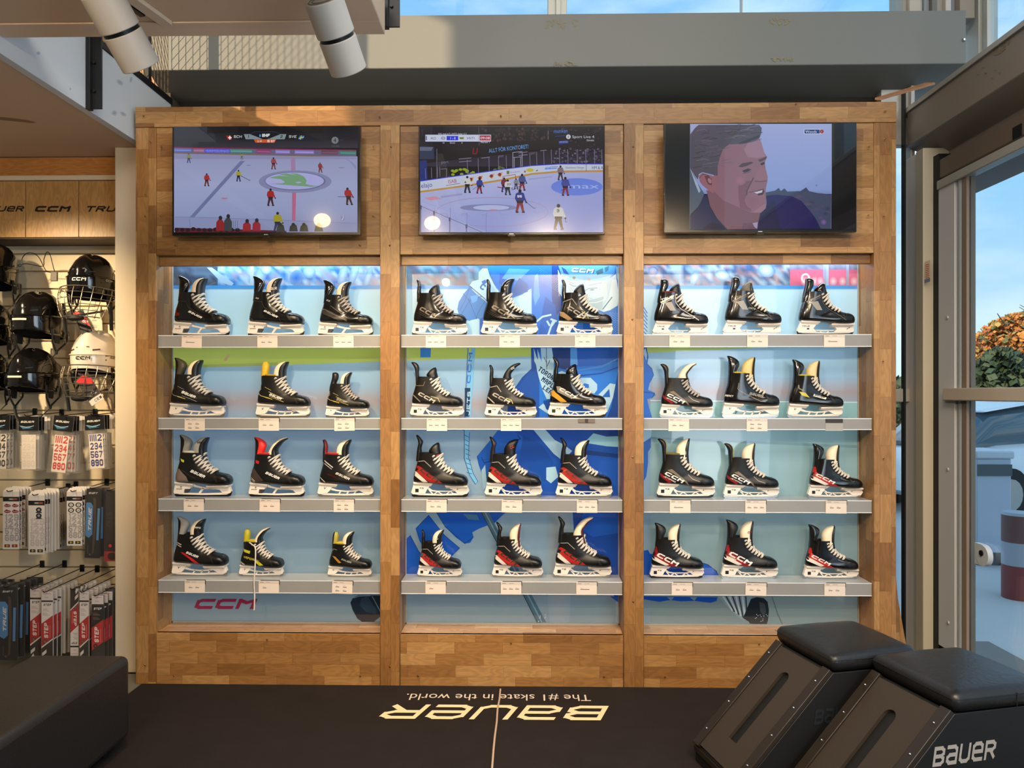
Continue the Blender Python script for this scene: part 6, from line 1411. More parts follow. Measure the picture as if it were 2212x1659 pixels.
# ------------------------------------------------------------------ left ottoman
LEA = mat('black_leather', (40, 36, 34), .38, bump=.10, bscale=120, vary=.1)
ot = empty('ottoman', (-1.84, 2.3, 0)); tag(ot, 'low black leather ottoman cut off at the lower left corner', 'ottoman')
MB().box(-.21, .205, -.75, .74, .045, .385).build('upholstery', LEA, ot, bevel=.03, seg=4)
for sx in (-.15, .15):
    for sy in (-.66, .64): MB().cyl((sx, sy, .008), (sx, sy, .05), .016, .022, 14).build('leg', BLACKM, ot, smooth=True)
# ------------------------------------------------------------------ skate fitting stools
SBODY = mat('stool_laminate', (52, 44, 36), .5, bump=.12, bscale=300)
SSIDE = mat('stool_side_black', (12, 12, 13), .55)
STRIM = mat('stool_trim', (40, 34, 29), .42, metal=.1)
SCUSH = mat('stool_leather', (27, 28, 30), .36, bump=.16, bscale=55, vary=.2, vscale=6)
def stool(A, rz, w, d, H, run, label, logo=None, lcol=(150, 146, 142), name='fitting_stool'):
    e = empty(name, (A[0], A[1], 0.0005), rz); tag(e, label, 'fitting stool', 'slanted skate fitting stools')
    zb = H - .07
    prof = [(0, zb), (w, zb), (w, .008), (-run, .008), (-run, .075)]
    MB().ext(prof, lambda x, z: (x, 0, z), lambda x, z: (x, -d, z)).build('body', SSIDE, e, bevel=.002)
    # ramp frame: unit vectors along the slope
    a = Vector((0, 0, zb)); b = Vector((-run, 0, .075)); t = (b - a); Lr = t.length; t.normalize(); n = Vector((-t.z, 0, t.x)); n = n if n.z > 0 else -n
    def rp(s, y, o): return a + t * s + Vector((0, y, 0)) + n * o
    s0, s1 = .17 * Lr + .03, Lr * .80; yc_, hr = -d * .5, .027
    inner = [(s0, yc_ - hr)] + [(s0 - hr * math.sin(q), yc_ - hr * math.cos(q)) for q in [math.pi * i / 10 for i in range(1, 10)]] + [(s0, yc_ + hr), (s1, yc_ + hr)] + [(s1, yc_ - hr)]
    outer = [(.012, -.045), (Lr - .01, -.045), (Lr - .01, -d + .045), (.012, -d + .045)]
    # plate with an open slot, joined by a slit
    poly = outer + [outer[0]] + [inner[10]] + inner[11:] + inner[:11]
    polys = []
    m = MB()
    # four pieces round the slot plus the round end
    def pc4(pts): m.prism([rp(s, y, .001) for s, y in pts], [rp(s, y, .014) for s, y in pts])
    pc4([(s1, -.045), (Lr - .01, -.045), (Lr - .01, -d + .045), (s1, -d + .045)])
    pc4([(s0, -.045), (s1, -.045), (s1, yc_ + hr), (s0, yc_ + hr)]); pc4([(s0, yc_ - hr), (s1, yc_ - hr), (s1, -d + .045), (s0, -d + .045)])
    arc = [(s0 - hr * math.sin(q), yc_ + hr * math.cos(q)) for q in [math.pi * i / 12 for i in range(13)]]
    pc4([(.012, -.045), (s0, -.045)] + arc + [(s0, -d + .045), (.012, -d + .045)])
    pl = m.build('ramp_panel', SBODY, e)
    for y0, y1, k in ((-.001, -.043, 0), (-d + .043, -d + .001, 1)):
        tr_ = MB().prism([rp(0, y0, .001), rp(Lr, y0, .001), rp(Lr, y1, .001), rp(0, y1, .001)], [rp(0, y0, .019), rp(Lr, y0, .019), rp(Lr, y1, .019), rp(0, y1, .019)]).build('edge_trim', STRIM, e, bevel=.002)
        s_ = MB()
        for f in (.12, .36, .60, .86): s_.ball(rp(Lr * f, (y0 + y1) / 2, .020), (.005, .005, .004), 8, 5)
        s_.build('screws', STEELM, tr_, smooth=True)
    MB().ext([(-run - .006, .074), (-run + .02, .066), (-run + .02, .05), (-run - .006, .05)], lambda x, z: (x, .002, z), lambda x, z: (x, -d - .002, z)).build('base_lip', STRIM, e, bevel=.002)
    # cushion: soft box, plumper in the middle
    cb_ = MB(); nx, ny = 10, 10; ovh = .012
    top = []; 
    loops = []
    for (zz_, gr, pu) in ((zb + .002, -.012, 0), (zb + .008, .004, 0), (zb + .030, ovh, 0), (zb + .050, ovh * .9, 0), (zb + .064, .002, 0), (zb + .070, -.018, 0)):
        P = []; x0, x1, y0, y1 = -gr, w + gr, -d - gr, gr; r = .024
        for cx, cy, a0 in ((x1 - r, y1 - r, 0), (x0 + r, y1 - r, 90), (x0 + r, y0 + r, 180), (x1 - r, y0 + r, 270)):
            for k in range(5):
                q = math.radians(a0 + 90 * k / 4); P.append(Vector((cx + r * math.cos(q), cy + r * math.sin(q), zz_)))
            # edge midpoints sag in a little
            nx_ = {0: (w / 2, y1), 90: (x0, -d / 2), 180: (w / 2, y0), 270: (x1, -d / 2)}[a0]
            P.append(Vector((nx_[0], nx_[1], zz_ + (.002 if zz_ > zb + .05 else 0))))
        loops.append(P)
    last = loops[-1]; cc_ = Vector((w / 2, -d / 2, zb + .070))
    for f, dz in ((.75, .0045), (.45, .008), (.15, .0095)): loops.append([cc_ + (p - cc_) * f + Vector((0, 0, dz)) for p in last])
    cb_.loft(loops)
    cu = cb_.build('cushion', SCUSH, e, smooth=True, angle=80)
    se = MB(); se.tube([Vector((-.013, .004, zb + .048)), Vector((-.0135, -d / 2, zb + .047)), Vector((-.013, -d - .004, zb + .048))], .0012, 5)
    se.tube([Vector((0, -d - .0125, zb + .048)), Vector((w * .6, -d - .0130, zb + .047)), Vector((w, -d - .0125, zb + .048))], .0012, 5)
    se.tube([Vector((w * .62, -d - .0128, zb + .052)), Vector((w * .62, -d - .0128, zb + .006))], .0014, 5)
    se.build('seam', mat('seam_black', (12, 12, 13), .6), cu, smooth=True)
    if logo:
        x, z, h, fit, r = logo
        pc = Pic(lambda u, v, dd: Vector((u, -d - .0012 - dd, v)))
        pc.text('BaUeR', x, z, h, lcol, .20, 1.25, .25, .3, rot=r, up=1, fit=fit)
        pc.build('side_lettering', pic_mat('stool_print', rough=.5), e)
    return e
RZ = math.radians(14)
A1 = at_z(1682, 1350, .520); A2 = at_z(1890, 1411, .520)
stool(A1, RZ, .345, .345, .520, .37, 'black slanted fitting stool at the back, nearer the display wall', (-.08, .27, .055, .20, 0), (20, 26, 32))
stool(A2, RZ, .365, .36, .520, .37, 'black slanted fitting stool in front with grey lettering on its side', (-.085, .292, .062, .235, 0))
# white sill strip seen between the stools and the door
s = MB().box(XR - .10, XR - .03, 2.2, 3.9, 0, .06).build('trim_7', mat('sill_white', (206, 200, 190), .4), None, bevel=.003); s['kind'] = 'structure'

# ------------------------------------------------------------------ helmets on the slatwall
HBK = mat('helmet_black', (12, 11, 11), .12, coat=.7, coatr=.05); HWH = mat('helmet_white', (226, 214, 196), .2, coat=.6)
HPAD = mat('helmet_padding', (20, 19, 18), .8); STRAP = mat('strap_black', (16, 15, 15), .6); WIRE = mat('cage_wire', (120, 112, 100), .3, metal=.7)
CLEAR = mat('ear_plastic', (120, 108, 90), .12, alpha=.5)
def helmet(px, py, kind, rz, s, label, Y=3.99):
    p = at_y(px, py, Y); e = empty('hockey_helmet', p, rz); e.scale = (s, s, s)
    tag(e, label, 'helmet', 'hockey helmets hanging on the slatwall')
    shell = HWH if kind == 'white' else HBK
    n = 48; loops = []
    Zs = [(-.058, .985), (-.045, 1.01), (-.020, 1.03), (.004, 1.03), (.010, 1.0), (.035, .975), (.060, .90), (.082, .79), (.100, .64), (.112, .46), (.119, .26), (.121, .08)]
    for z, r in Zs:
        L = []
        for i in range(n):
            t = 2 * math.pi * i / n; x, y = math.sin(t), -math.cos(t)
            kx, ky = .098, .128
            f = r
            if z > .02: f *= 1 + .045 * math.cos(4 * t) * min(1, (z - .02) / .05) * (1 if z < .112 else .3)
            dz = 0
            if z > .05: dz = .006 * math.cos(4 * t)
            if z < 0: dz = -.030 * max(0, math.cos(t - math.pi)) ** 1 * (-z / .058) + (-.022 * abs(math.sin(t)) ** 3 * (-z / .058))
            L.append(Vector((x * kx * f, y * ky * f, z + dz)))
        loops.append(L)
    b = MB().loft(loops, False, True); b.build('shell', shell, e, smooth=True, angle=28)
    inn = [[Vector((v.x * .93, v.y * .93, v.z + .003 if k else v.z + .004)) for v in L] for k, L in enumerate(loops[:6])]
    MB().loft(inn, False, True).build('padding', HPAD, e, smooth=True)
    r_ = MB(); r_.tube([Vector((v.x * 1.005, v.y * 1.005, v.z)) for v in loops[0]] + [loops[0][0]], .004, 6); r_.tube([Vector((v.x * 1.012, v.y * 1.012, v.z)) for v in loops[3]] + [loops[3][0]], .0035, 6)
    r_.build('rim', shell, e, smooth=True)
    v_ = MB()
    def onsh(t, z):
        f = 1.03 if z < .01 else .99
        return Vector((math.sin(t) * .098 * f, -math.cos(t) * .128 * f, z))
    for t0, z0, t1, dz in ((-.75, .02, -.45, .006), (.45, .022, .75, .006), (.95, -.004, 1.25, .010), (1.35, 0, 1.6, .010), (.95, -.024, 1.45, .006), (-.3, .034, .3, .004), (-1.25, -.004, -.95, .01)):
        q = [onsh(t0, z0), onsh(t1, z0 + .004), onsh(t1, z0 + .004 + dz), onsh(t0, z0 + dz)]; v_.prism([Vector((c.x * 1.01, c.y * 1.01, c.z)) for c in q], [Vector((c.x * .97, c.y * .97, c.z)) for c in q])
    v_.build('vents', mat('vent_dark' if kind != 'white' else 'vent_maroon', (6, 6, 6) if kind != 'white' else (84, 24, 26), .5), e)
    # badge or lettering on the forehead
    pc = Pic(lambda u, v, d: Vector((math.sin(u) * (.098 * 1.045 + .0015 + d), -math.cos(u) * (.128 * 1.045 + .0015 + d), v)))
    if kind in ('white', 'cage'):
        pc.text('ccm', -.26, -.020, .015, (20, 18, 18) if kind == 'white' else (230, 224, 214), .26, 1.4, .15, .3, up=1, fit=.62)
        pc.text('ccm', 1.15, -.012, .010, (20, 18, 18) if kind == 'white' else (160, 156, 150), .26, 1.4, .15, .3, up=1, fit=.30)
    else:
        for i in range(8): pc.poly([(-.34 + i * .085, -.020), (-.34 + (i + 1) * .085, -.020), (-.34 + (i + 1) * .085, -.011), (-.34 + i * .085, -.011)], (226, 210, 180))
    pc.build('forehead_badge', pic_mat('badge_print', rough=.4), e)
    # ear guards and straps
    for sx in (-1, 1):
        ear = MB(); x = sx * .097
        ear.prism([(x, .012, -.050), (x, -.034, -.052), (x, -.024, -.118), (x, .006, -.120)], [(x * .93, .012, -.050), (x * .93, -.034, -.052), (x * .93, -.024, -.118), (x * .93, .006, -.120)])
        ear.build('ear_pad', HPAD if sx < 0 else HPAD, e, bevel=.003)
        el = MB(); el.tube([Vector((x * 1.03, .046 + .015 * math.sin(t), -.088 + .027 * math.cos(t))) for t in [2 * math.pi * i / 16 for i in range(17)]], .004, 6)
        el.build('ear_loop', CLEAR if kind == 'plain' else STRAP, e, smooth=True)
        st_ = MB(); st_.tube([Vector((x, -.045, -.055)), Vector((x * .96, -.038, -.115)), Vector((x * .93, -.012, -.155))], .0045, 6); st_.tube([Vector((x, .06, -.06)), Vector((x * .99, .050, -.112)), Vector((x * .93, -.005, -.155))], .0045, 6)
        st_.build('side_strap', STRAP, e, smooth=True)
        bk = MB().ball((x * .93, -.008, -.160), (.006, .008, .012), 8, 6); bk.build('buckle', BLACKM, e, smooth=True)
    if kind == 'plain' or kind == 'far':
        pts = [Vector((sx_ * .091, -.01 - .045 * (1 - (sx_ * sx_)), -.165 - .075 * (1 - sx_ * sx_))) for sx_ in [-1 + 2 * i / 14 for i in range(15)]]
        MB().tube(pts, .007, 8, flat=.35).build('chin_strap', STRAP, e, smooth=True)
    if kind in ('white', 'cage'):
        c = MB()
        def cg(t, z):
            k = (z + .055) / -.15; bulge = 1.10 + .30 * math.sin(math.pi * min(1, .15 + k * .62)) - .10 * k * k
            return Vector((math.sin(t) * .104 * bulge * (1 - .12 * k), -math.cos(t) * .132 * bulge, z))
        for k in range(6):
            z = -.058 - k * .029; w_ = 1.55 - .13 * k
            c.tube([cg(-w_ + 2 * w_ * i / 20, z + .012 * math.cos(-w_ + 2 * w_ * i / 20)) for i in range(21)], .0019 if k not in (0, 5) else .0028, 5)
        for j in range(9):
            t = -1.28 + .32 * j
            c.tube([cg(t * (1 - .05 * i), -.052 - i * .0296) for i in range(6)], .0019, 5)
        c.build('wire_cage', WIRE, e, smooth=True)
        MB().ball((0, -.145, -.200), (.040, .022, .016), 14, 8).build('chin_cup', STRAP, e, smooth=True)
        hs = MB(); hs.tube([Vector((-.11, -.05, -.12)), Vector((-.108, -.052, -.19)), Vector((-.10, -.05, -.262))], .008, 8, flat=.3); hs.tube([Vector((.104, -.03, -.12)), Vector((.108, -.03, -.19)), Vector((.112, -.035, -.25))], .009, 8, flat=.3)
        hs.tube([Vector((-.08, -.10, -.185)), Vector((0, -.15, -.19)), Vector((.09, -.07, -.16))], .007, 8, flat=.4)
        hs.build('cage_strap', STRAP, e, smooth=True)
    return e
HS = 1.10
helmet(86, 688, 'plain', -.08, 1.16, 'glossy black helmet without a cage, in the middle of the slatwall')
helmet(73, 808, 'plain', -.05, 1.12, 'glossy black helmet directly below another cageless black helmet')
helmet(199, 606, 'cage', .05, 1.10, 'black hockey helmet with a full wire cage at the upper right')
helmet(208, 770, 'white', .05, 1.14, 'white hockey helmet with a full wire cage by the column', Y=4.02)
helmet(-14, 582, 'plain', .3, 1.12, 'black helmet at the upper left edge of the photo')
helmet(-22, 706, 'plain', .3, 1.05, 'black helmet at the left edge, middle of the three there')
helmet(-26, 808, 'plain', .3, 1.0, 'black helmet at the left edge, lowest of the three there')
# bare display wire with a black tag
wi = empty('display_wire', at_y(108, 590, 4.15)); tag(wi, 'bent black display wire with a small grey alarm tag', 'display wire')
def wp(px, py, Y): return at_y(px, py, Y) - wi.location
P = [wp(83, 588, 4.15), wp(112, 590, 4.05), wp(93, 570, 4.02), wp(84, 552, 4.02), wp(72, 547, 4.0), wp(55, 548, 4.0), wp(48, 560, 4.02), wp(47, 570, 4.02), wp(40, 574, 4.02), wp(60, 570, 4.04), wp(94, 574, 4.06), wp(97, 552, 4.05), wp(102, 545, 4.04), wp(108, 552, 4.05), wp(114, 572, 4.06), wp(118, 587, 4.07)]
P = [wp(112, 589, 4.07), wp(100, 585, 4.05), wp(93, 573, 4.02), wp(84, 556, 4.02), wp(72, 547, 4.0), wp(58, 547, 4.0), wp(48, 558, 4.02), wp(47, 572, 4.02), wp(42, 576, 4.02), wp(40, 572, 4.02), wp(60, 570, 4.04), wp(92, 575, 4.06), wp(95, 560, 4.05), wp(101, 545, 4.04), wp(108, 550, 4.05), wp(114, 572, 4.06), wp(118, 587, 4.07)]
MB().tube([Vector(q) for q in resample([tuple(q) for q in P], 4)], .0022, 6).build('wire', BLACKM, wi, smooth=True)
a, b = wp(109, 587, 4.06), wp(123, 607, 4.06)
MB().box(a.x, b.x, a.y, a.y + .012, b.z, a.z).build('alarm_tag', mat('alarm_grey', (92, 86, 76), .5, vary=.3, vscale=90), wi, bevel=.003)
# cardboard hang tags
def hang_tag(px, py, w_, h_, rot, art, label, Y=3.90):
    p = at_y(px, py, Y); e = empty('hang_tag', p); e.rotation_euler = (0, rot, 0); tag(e, label, 'hang tag')
    MB().box(-w_ / 2, w_ / 2, 0, .0016, -h_, 0).build('card', mat('tag_card', (200, 190, 176), .5), e)
    pc = Pic(lambda u, v, d: Vector((u, -.0006 - d, v)), 2e-5); art(pc, w_, h_); pc.build('print', pic_mat('tag_print', rough=.45), e)
    MB().tube([Vector((0, 0, -.006)), Vector((.01, -.002, .03))], .001, 4).build('string', STRAP, e)
    return e
def tg1(p, w_, h_):
    p.rect(-w_ / 2, -h_, w_ / 2, 0, (38, 34, 34)); p.poly([(-w_ / 2, 0), (0, 0), (w_ / 2, -h_ * .45), (w_ / 2, -h_ * .8), (-w_ / 2, -h_ * .18)], (196, 40, 44)); p.text('ccm', -w_ * .02, -h_ * .50, w_ * .20, (226, 216, 206), .28, 1.2, .1, .3, rot=-.5, up=1, fit=w_ * .5)
def tg2(p, w_, h_):
    p.rect(-w_ / 2, -h_, w_ / 2, 0, (58, 52, 48)); p.poly([(-w_ / 2, -h_ * .05), (w_ * .1, 0), (w_ / 2, -h_ * .2), (w_ / 2, -h_ * .45), (-w_ / 2, -h_ * .12)], (196, 44, 48)); p.rect(-w_ / 2, -h_, w_ / 2, -h_ * .80, (206, 198, 186)); p.text('CE', -w_ * .12, -h_ * .95, h_ * .09, (40, 36, 34), .16, 1, 0, up=1); p.ring(w_ * .15, -h_ * .90, .004, .004, .001, (40, 36, 34), 12); p.rect(w_ * .28, -h_ * .94, w_ * .44, -h_ * .86, (60, 54, 50)); p.text('JR', -w_ * .08, -h_ * .64, h_ * .06, (220, 212, 200), .2, 1, 0, up=1); p.text('HELMET CAGE', -w_ * .30, -h_ * .72, h_ * .04, (200, 190, 180), .2, 1, 0, up=1, fit=w_ * .6)
hang_tag(168, 672, .058, .13, -.42, tg1, 'black and red cardboard tag under the upper caged helmet', 3.93)
hang_tag(176, 812, .075, .165, -.56, tg2, 'dark cardboard tag hanging from the white caged helmet', 3.86)
def tg3(p, w_, h_):
    p.rect(-w_ / 2, -h_, w_ / 2, 0, (214, 200, 176)); p.text('ccm', -w_ * .18, -h_ * .14, .008, (60, 54, 50), .26, 1.3, .1, up=1, fit=.028); p.line([(-w_ * .35, -h_ * .2), (w_ * .35, -h_ * .2)], .0008, (150, 140, 126)); p.text('Tacks 70', -w_ * .2, -h_ * .34, .006, (60, 54, 50), .2, 1, 0, up=1, fit=.024)
    for k, y in enumerate((.46, .52, .70, .77)): p.line([(-w_ * .18, -h_ * y), (w_ * .12, -h_ * y)], .0026 if k % 2 else .0014, (80, 72, 64))
hang_tag(204, 663, .085, .15, -.03, tg3, 'cream price sheet on the slatwall below the black caged helmet', 4.17)

# ------------------------------------------------------------------ hanging packs
BAGM = mat('clear_bag', (206, 200, 190), .12, alpha=.10, spec=.8)
BLIS = mat('clear_blister', (150, 144, 140), .12, alpha=.09, spec=.8)
def pk_numbers(col, paper=(226, 214, 200)):
    def art(p, w_, h_):
        W2 = w_ * .36; t = -h_ * .34; bt = -h_ * .985
        p.rect(-W2, bt, W2, t, paper)
        rows = ['IIII2', '234', '567', '890']; rh = (t - bt) / 4.15
        for i, r in enumerate(rows):
            y = t - rh * (i + 1) + rh * .12
            p.text(r, -W2 * .86, y, rh * .82, col, .21 if r[0] != '8' else .25, .95, 0, .30, up=1, fit=W2 * 1.72)
        p.rect(-w_ / 2, -h_ * .27, w_ / 2, 0, (14, 13, 14))
        if col != (14, 14, 96): 
            p.poly([(-w_ / 2, -h_ * .16), (-w_ * .2, -h_ * .19), (w_ * .1, -h_ * .18), (w_ * .3, -h_ * .155), (w_ * .05, -h_ * .215), (-w_ * .3, -h_ * .225)], (70, 120, 150)); p.line([(-w_ * .4, -h_ * .175), (-w_ * .1, -h_ * .20), (w_ * .25, -h_ * .175)], .002, (190, 210, 216)); p.line([(-w_ * .3, -h_ * .235), (w_ * .2, -h_ * .215)], .0016, (60, 110, 150))
            p.text('BaUeR', -w_ * .40, -h_ * .115, h_ * .035, (226, 220, 212), .2, 1.2, .3, .3, up=1, fit=w_ * .66)
        else:
            p.rect(-w_ * .42, -h_ * .19, w_ * .42, -h_ * .04, (222, 208, 190)); 
            for i in range(16): p.rect(-w_ * .38 + i * w_ * .025, -h_ * .18, -w_ * .38 + i * w_ * .025 + w_ * U(.006, .016), -h_ * .12, (60, 54, 50))
            p.text('BaUeR', -w_ * .36, -h_ * .25, h_ * .035, (226, 220, 212), .2, 1.2, .3, .3, up=1, fit=w_ * .66)
    return art
def pk_team(col, badge, flag):
    def art(p, w_, h_):
        p.rect(-w_ / 2, -h_, w_ / 2, 0, (206, 200, 196)); p.rect(-w_ / 2, -h_ * .17, w_ / 2, -h_ * .09, (26, 24, 24)); p.ell(w_ * .12, -h_ * .13, w_ * .30, h_ * .028, (60, 58, 58), 16); p.line([(-w_ * .1, -h_ * .13), (w_ * .1, -h_ * .13)], h_ * .014, (196, 190, 186)); p.line([(w_ * .13, -h_ * .13), (w_ * .36, -h_ * .13)], h_ * .014, (190, 90, 80))
        for r in (0, 1):
            for x in ((-.22, .26) if badge != 'gear' else (.14,)):
                cx, cy = w_ * x, -h_ * (.245 + .10 * r)
                if badge == 'red': p.ell(cx, cy, w_ * .21, h_ * .025, (120, 30, 44), 12); p.ell(cx - w_ * .05, cy + h_ * .004, w_ * .11, h_ * .032, (120, 30, 44), 10); p.line([(cx - w_ * .14, cy), (cx + w_ * .14, cy)], h_ * .012, (176, 150, 156))
                elif badge == 'ring': p.ell(cx, cy, w_ * .20, h_ * .045, (40, 42, 40), 16); p.ell(cx, cy, w_ * .125, h_ * .030, (196, 194, 190), 14); p.line([(cx - w_ * .06, cy), (cx + w_ * .06, cy)], h_ * .01, (110, 112, 108))
                else: p.ell(cx, cy, w_ * .18, h_ * .042, (34, 36, 40), 12); p.ell(cx, cy, w_ * .08, h_ * .02, (150, 152, 156), 10); p.rect(cx - w_ * .18, cy - h_ * .055, cx + w_ * .18, cy - h_ * .035, (34, 36, 40))
        for i, r in enumerate(('123', '124', '579', '680')):
            y = -h_ * (.50 + .118 * i)
            p.text(r, -w_ * .36, y, h_ * .105, col, .20, .95, 0, .3, up=1, fit=w_ * .82); p.text(r, -w_ * .335, y + h_ * .008, h_ * .089, (214, 208, 204), .09, 1.0, 0, .45, up=1, fit=w_ * .77)
        for x in (-.40, .06): p.rect(w_ * x, -h_ * .965, w_ * (x + .34), -h_ * .915, flag); p.rect(w_ * (x + .08), -h_ * .945, w_ * (x + .28), -h_ * .935, (196, 176, 50)); p.rect(w_ * (x + .14), -h_ * .96, w_ * (x + .18), -h_ * .92, (196, 176, 50))
    return art
def pk_true(p, w_, h_):
    p.rect(-w_ / 2, -h_, w_ / 2, 0, (20, 18, 18)); p.text('SHIFT', -w_ * .36, -h_ * .075, h_ * .026, (214, 208, 200), .22, 1.2, .4, up=1, fit=w_ * .6)
    p.poly([(-w_ * .5, -h_ * .20), (-w_ * .18, -h_ * .20), (-w_ * .02, -h_ * .25), (-w_ * .02, -h_ * .66), (-w_ * .26, -h_ * .71), (-w_ * .5, -h_ * .68)], (72, 124, 176))
    p.poly([(w_ * .30, -h_ * .28), (w_ * .46, -h_ * .28), (w_ * .42, -h_ * .74), (w_ * .26, -h_ * .74)], (72, 124, 176))
    p.poly([(-w_ * .02, -h_ * .12), (w_ * .16, -h_ * .14), (w_ * .22, -h_ * .5), (w_ * .12, -h_ * .92), (-w_ * .02, -h_ * .95), (w_ * .06, -h_ * .5)], (66, 54, 42))
    p.text('TRUE', -w_ * .12, -h_ * .62, w_ * .20, (206, 204, 204), .22, 1.4, .35, .3, rot=math.pi / 2, up=1, fit=h_ * .33)
    p.line([(-w_ * .3, -h_ * .82), (-w_ * .3, -h_ * .94)], .002, (90, 84, 80)); p.ring(-w_ * .15, -h_ * .95, .004, .004, .001, (160, 156, 150), 10)
def pk_step(dark=False, flip=False):
    def art(p, w_, h_):
        o = Pic(p.mp); o = p
        base = (24, 22, 22) if dark else (220, 212, 208); ink = (220, 214, 208) if dark else (26, 24, 24)
        if flip:
            mpo = p.mp; p.mp = lambda u, v, d: mpo(-u, -h_ - v, d)
        p.rect(-w_ / 2, -h_, w_ / 2, 0, (46, 40, 34)); p.rect(-w_ / 2, -h_ * .13, w_ / 2, 0, (214, 204, 200)); p.rect(-w_ / 2, -h_ * .15, w_ / 2, -h_ * .125, (40, 36, 36))
        p.line([(-w_ * .4, -h_ * .03), (w_ * .35, -h_ * .03)], .002, (180, 80, 80)); p.line([(-w_ * .2, -h_ * .085), (w_ * .1, -h_ * .085)], .0016, (90, 80, 80))
        p.poly([(-w_ / 2, -h_ * .15), (w_ / 2, -h_ * .15), (w_ / 2, -h_ * .34), (-w_ / 2, -h_ * .46)], base)
        p.text('STEP', -w_ * .34, -h_ * .205, h_ * .032, ink, .24, 1.3, .35, up=1, fit=w_ * .66)
        for k, y in enumerate((.25, .265, .28, .31, .325, .34)): p.line([(-w_ * .38, -h_ * y), (w_ * (.0 + .2 * (k % 3) / 2), -h_ * y)], .0014, (176, 60, 56) if k in (0, 3) else (130, 124, 120))
        p.poly([(-w_ / 2, -h_ * .46), (w_ / 2, -h_ * .34), (w_ / 2, -h_ * .66), (-w_ / 2, -h_ * .78)], (176, 34, 38))
        p.text('STEP', w_ * .10, -h_ * .67, w_ * .36, (226, 218, 212), .24, 1.15, .2, .3, rot=math.pi / 2, up=1, fit=h_ * .215); p.line([(w_ * .26, -h_ * .66), (w_ * .26, -h_ * .48)], .0018, (216, 150, 146))
        p.ell(-w_ * .18, -h_ * .72, w_ * .20, w_ * .20, (66, 54, 40), 18); p.ell(-w_ * .18, -h_ * .72, w_ * .14, w_ * .14, (110, 98, 80) if not dark else (26, 20, 18), 16)
        cx, cy, q = -w_ * .18, -h_ * .72, w_ * .10
        p.poly([(cx + math.sin(a) * r * q, cy + math.cos(a) * r * q) for a, r in [(i * math.pi / 7, 1.0 if i % 2 == 0 else .5) for i in range(14)]], (190, 40, 36))
        p.poly([(-w_ / 2, -h_ * .79), (w_ / 2, -h_ * .67), (w_ / 2, -h_ * .69), (-w_ / 2, -h_ * .815)], (220, 212, 204) if not dark else (40, 34, 30))
        if not dark: p.poly([(-w_ * .44, -h_ * .88), (-w_ * .05, -h_ * .83), (-w_ * .06, -h_ * .88), (-w_ * .44, -h_ * .93)], (214, 206, 204)); p.poly([(-w_ * .44, -h_ * .98), (-w_ * .2, -h_ * .92), (-w_ * .1, -h_ * .96), (-w_ * .2, -h_), (-w_ * .44, -h_)], (214, 206, 204))
        if flip: p.mp = mpo
    return art
def stack(name, px, py0, py1, wpx, art, n, label, group, cat, Y0=3.92, dy=.024, tilt=0.0, bag=True, blister=False, backm=(205, 200, 195)):
    """packs hanging one behind another on a peg; the front one is printed in full"""
    p = at_y(px, py0, Y0); h_ = (py1 - py0) / F * Y0; w_ = wpx / F * Y0
    root = None
    for k in range(n):
        e = empty(name, (p.x + (U(-.002, .002) if k else 0), Y0 + dy * k, p.z + (U(-.004, .004) if k else 0))); e.rotation_euler = (0, tilt if k == 0 else tilt * .3 + U(-.01, .01), 0)
        if n == 1: lb = label
        elif k == 0: lb = 'front ' + label
        else: lb = label + ', behind the front one' 
        tag(e, label if k == 0 else lb, cat, group)
        if bag:
            MB().box(-w_ * .36, w_ * .36, 0, .0012, -h_ * .985, -h_ * .34).box(-w_ / 2, w_ / 2, 0, .0012, -h_ * .27, 0).build('card', mat('pack_card_%d_%d_%d' % backm, backm, .5), e)
            MB().box(-w_ * .58, w_ * .58, -.004, .004, -h_ * 1.01, -h_ * .26).build('clear_bag', BAGM, e)
        elif blister:
            MB().box(-w_ / 2, w_ / 2, 0, .006, -h_, 0).build('card', mat('pack_card_%d_%d_%d' % backm, backm, .5), e)
            MB().box(-w_ * .54, w_ * .54, -.003, .009, -h_ * 1.01, h_ * .03).build('clear_case', BLIS, e, bevel=.002)
        else:
            MB().box(-w_ / 2, w_ / 2, 0, .0012, -h_, .0).prism([(-w_ / 2, 0, 0), (w_ / 2, 0, 0), (w_ / 2, .0012, 0), (-w_ / 2, .0012, 0)], [(-w_ * .45, .02, h_ * .06), (w_ * .3, .02, h_ * .05), (w_ * .3, .022, h_ * .05), (-w_ * .45, .022, h_ * .06)]).build('card', mat('pack_card_%d_%d_%d' % backm, backm, .5), e)
        if k < 3:
            pc = Pic(lambda u, v, d: Vector((u, -.0006 - d, v)), 1.5e-5); art(pc, w_, h_); pc.build('print', pic_mat('pack_print', rough=.4), e)
    # peg hook
    pk = empty('peg_hook', (p.x + .004, 4.2, p.z + .004)); tag(pk, 'black wire peg holding the ' + label, 'peg hook')
    L = Y0 - 4.2 - .03
    MB().tube([Vector((0, 0, .012)), Vector((0, L + .02, 0)), Vector((0, L, .0)), Vector((0, L - .01, .008))], .0026, 6).build('wire', BLACKM, pk, smooth=True)
    MB().box(-.013, .013, -.008, 0, -.01, .03).build('clip', BLACKM, pk, bevel=.003)
stack('number_sticker_pack', 0, 898, 1016, 44, pk_numbers((20, 18, 18)), 5, 'black number sticker pack at the left edge', 'number sticker packs', 'sticker pack', tilt=.02)
stack('number_sticker_pack', 62, 900, 1017, 44, pk_numbers((214, 202, 190)), 6, 'white number sticker pack in black header', 'number sticker packs', 'sticker pack')
stack('number_sticker_pack', 139, 899, 1024, 44, pk_numbers((190, 36, 46)), 5, 'red number sticker pack', 'number sticker packs', 'sticker pack', tilt=.11)
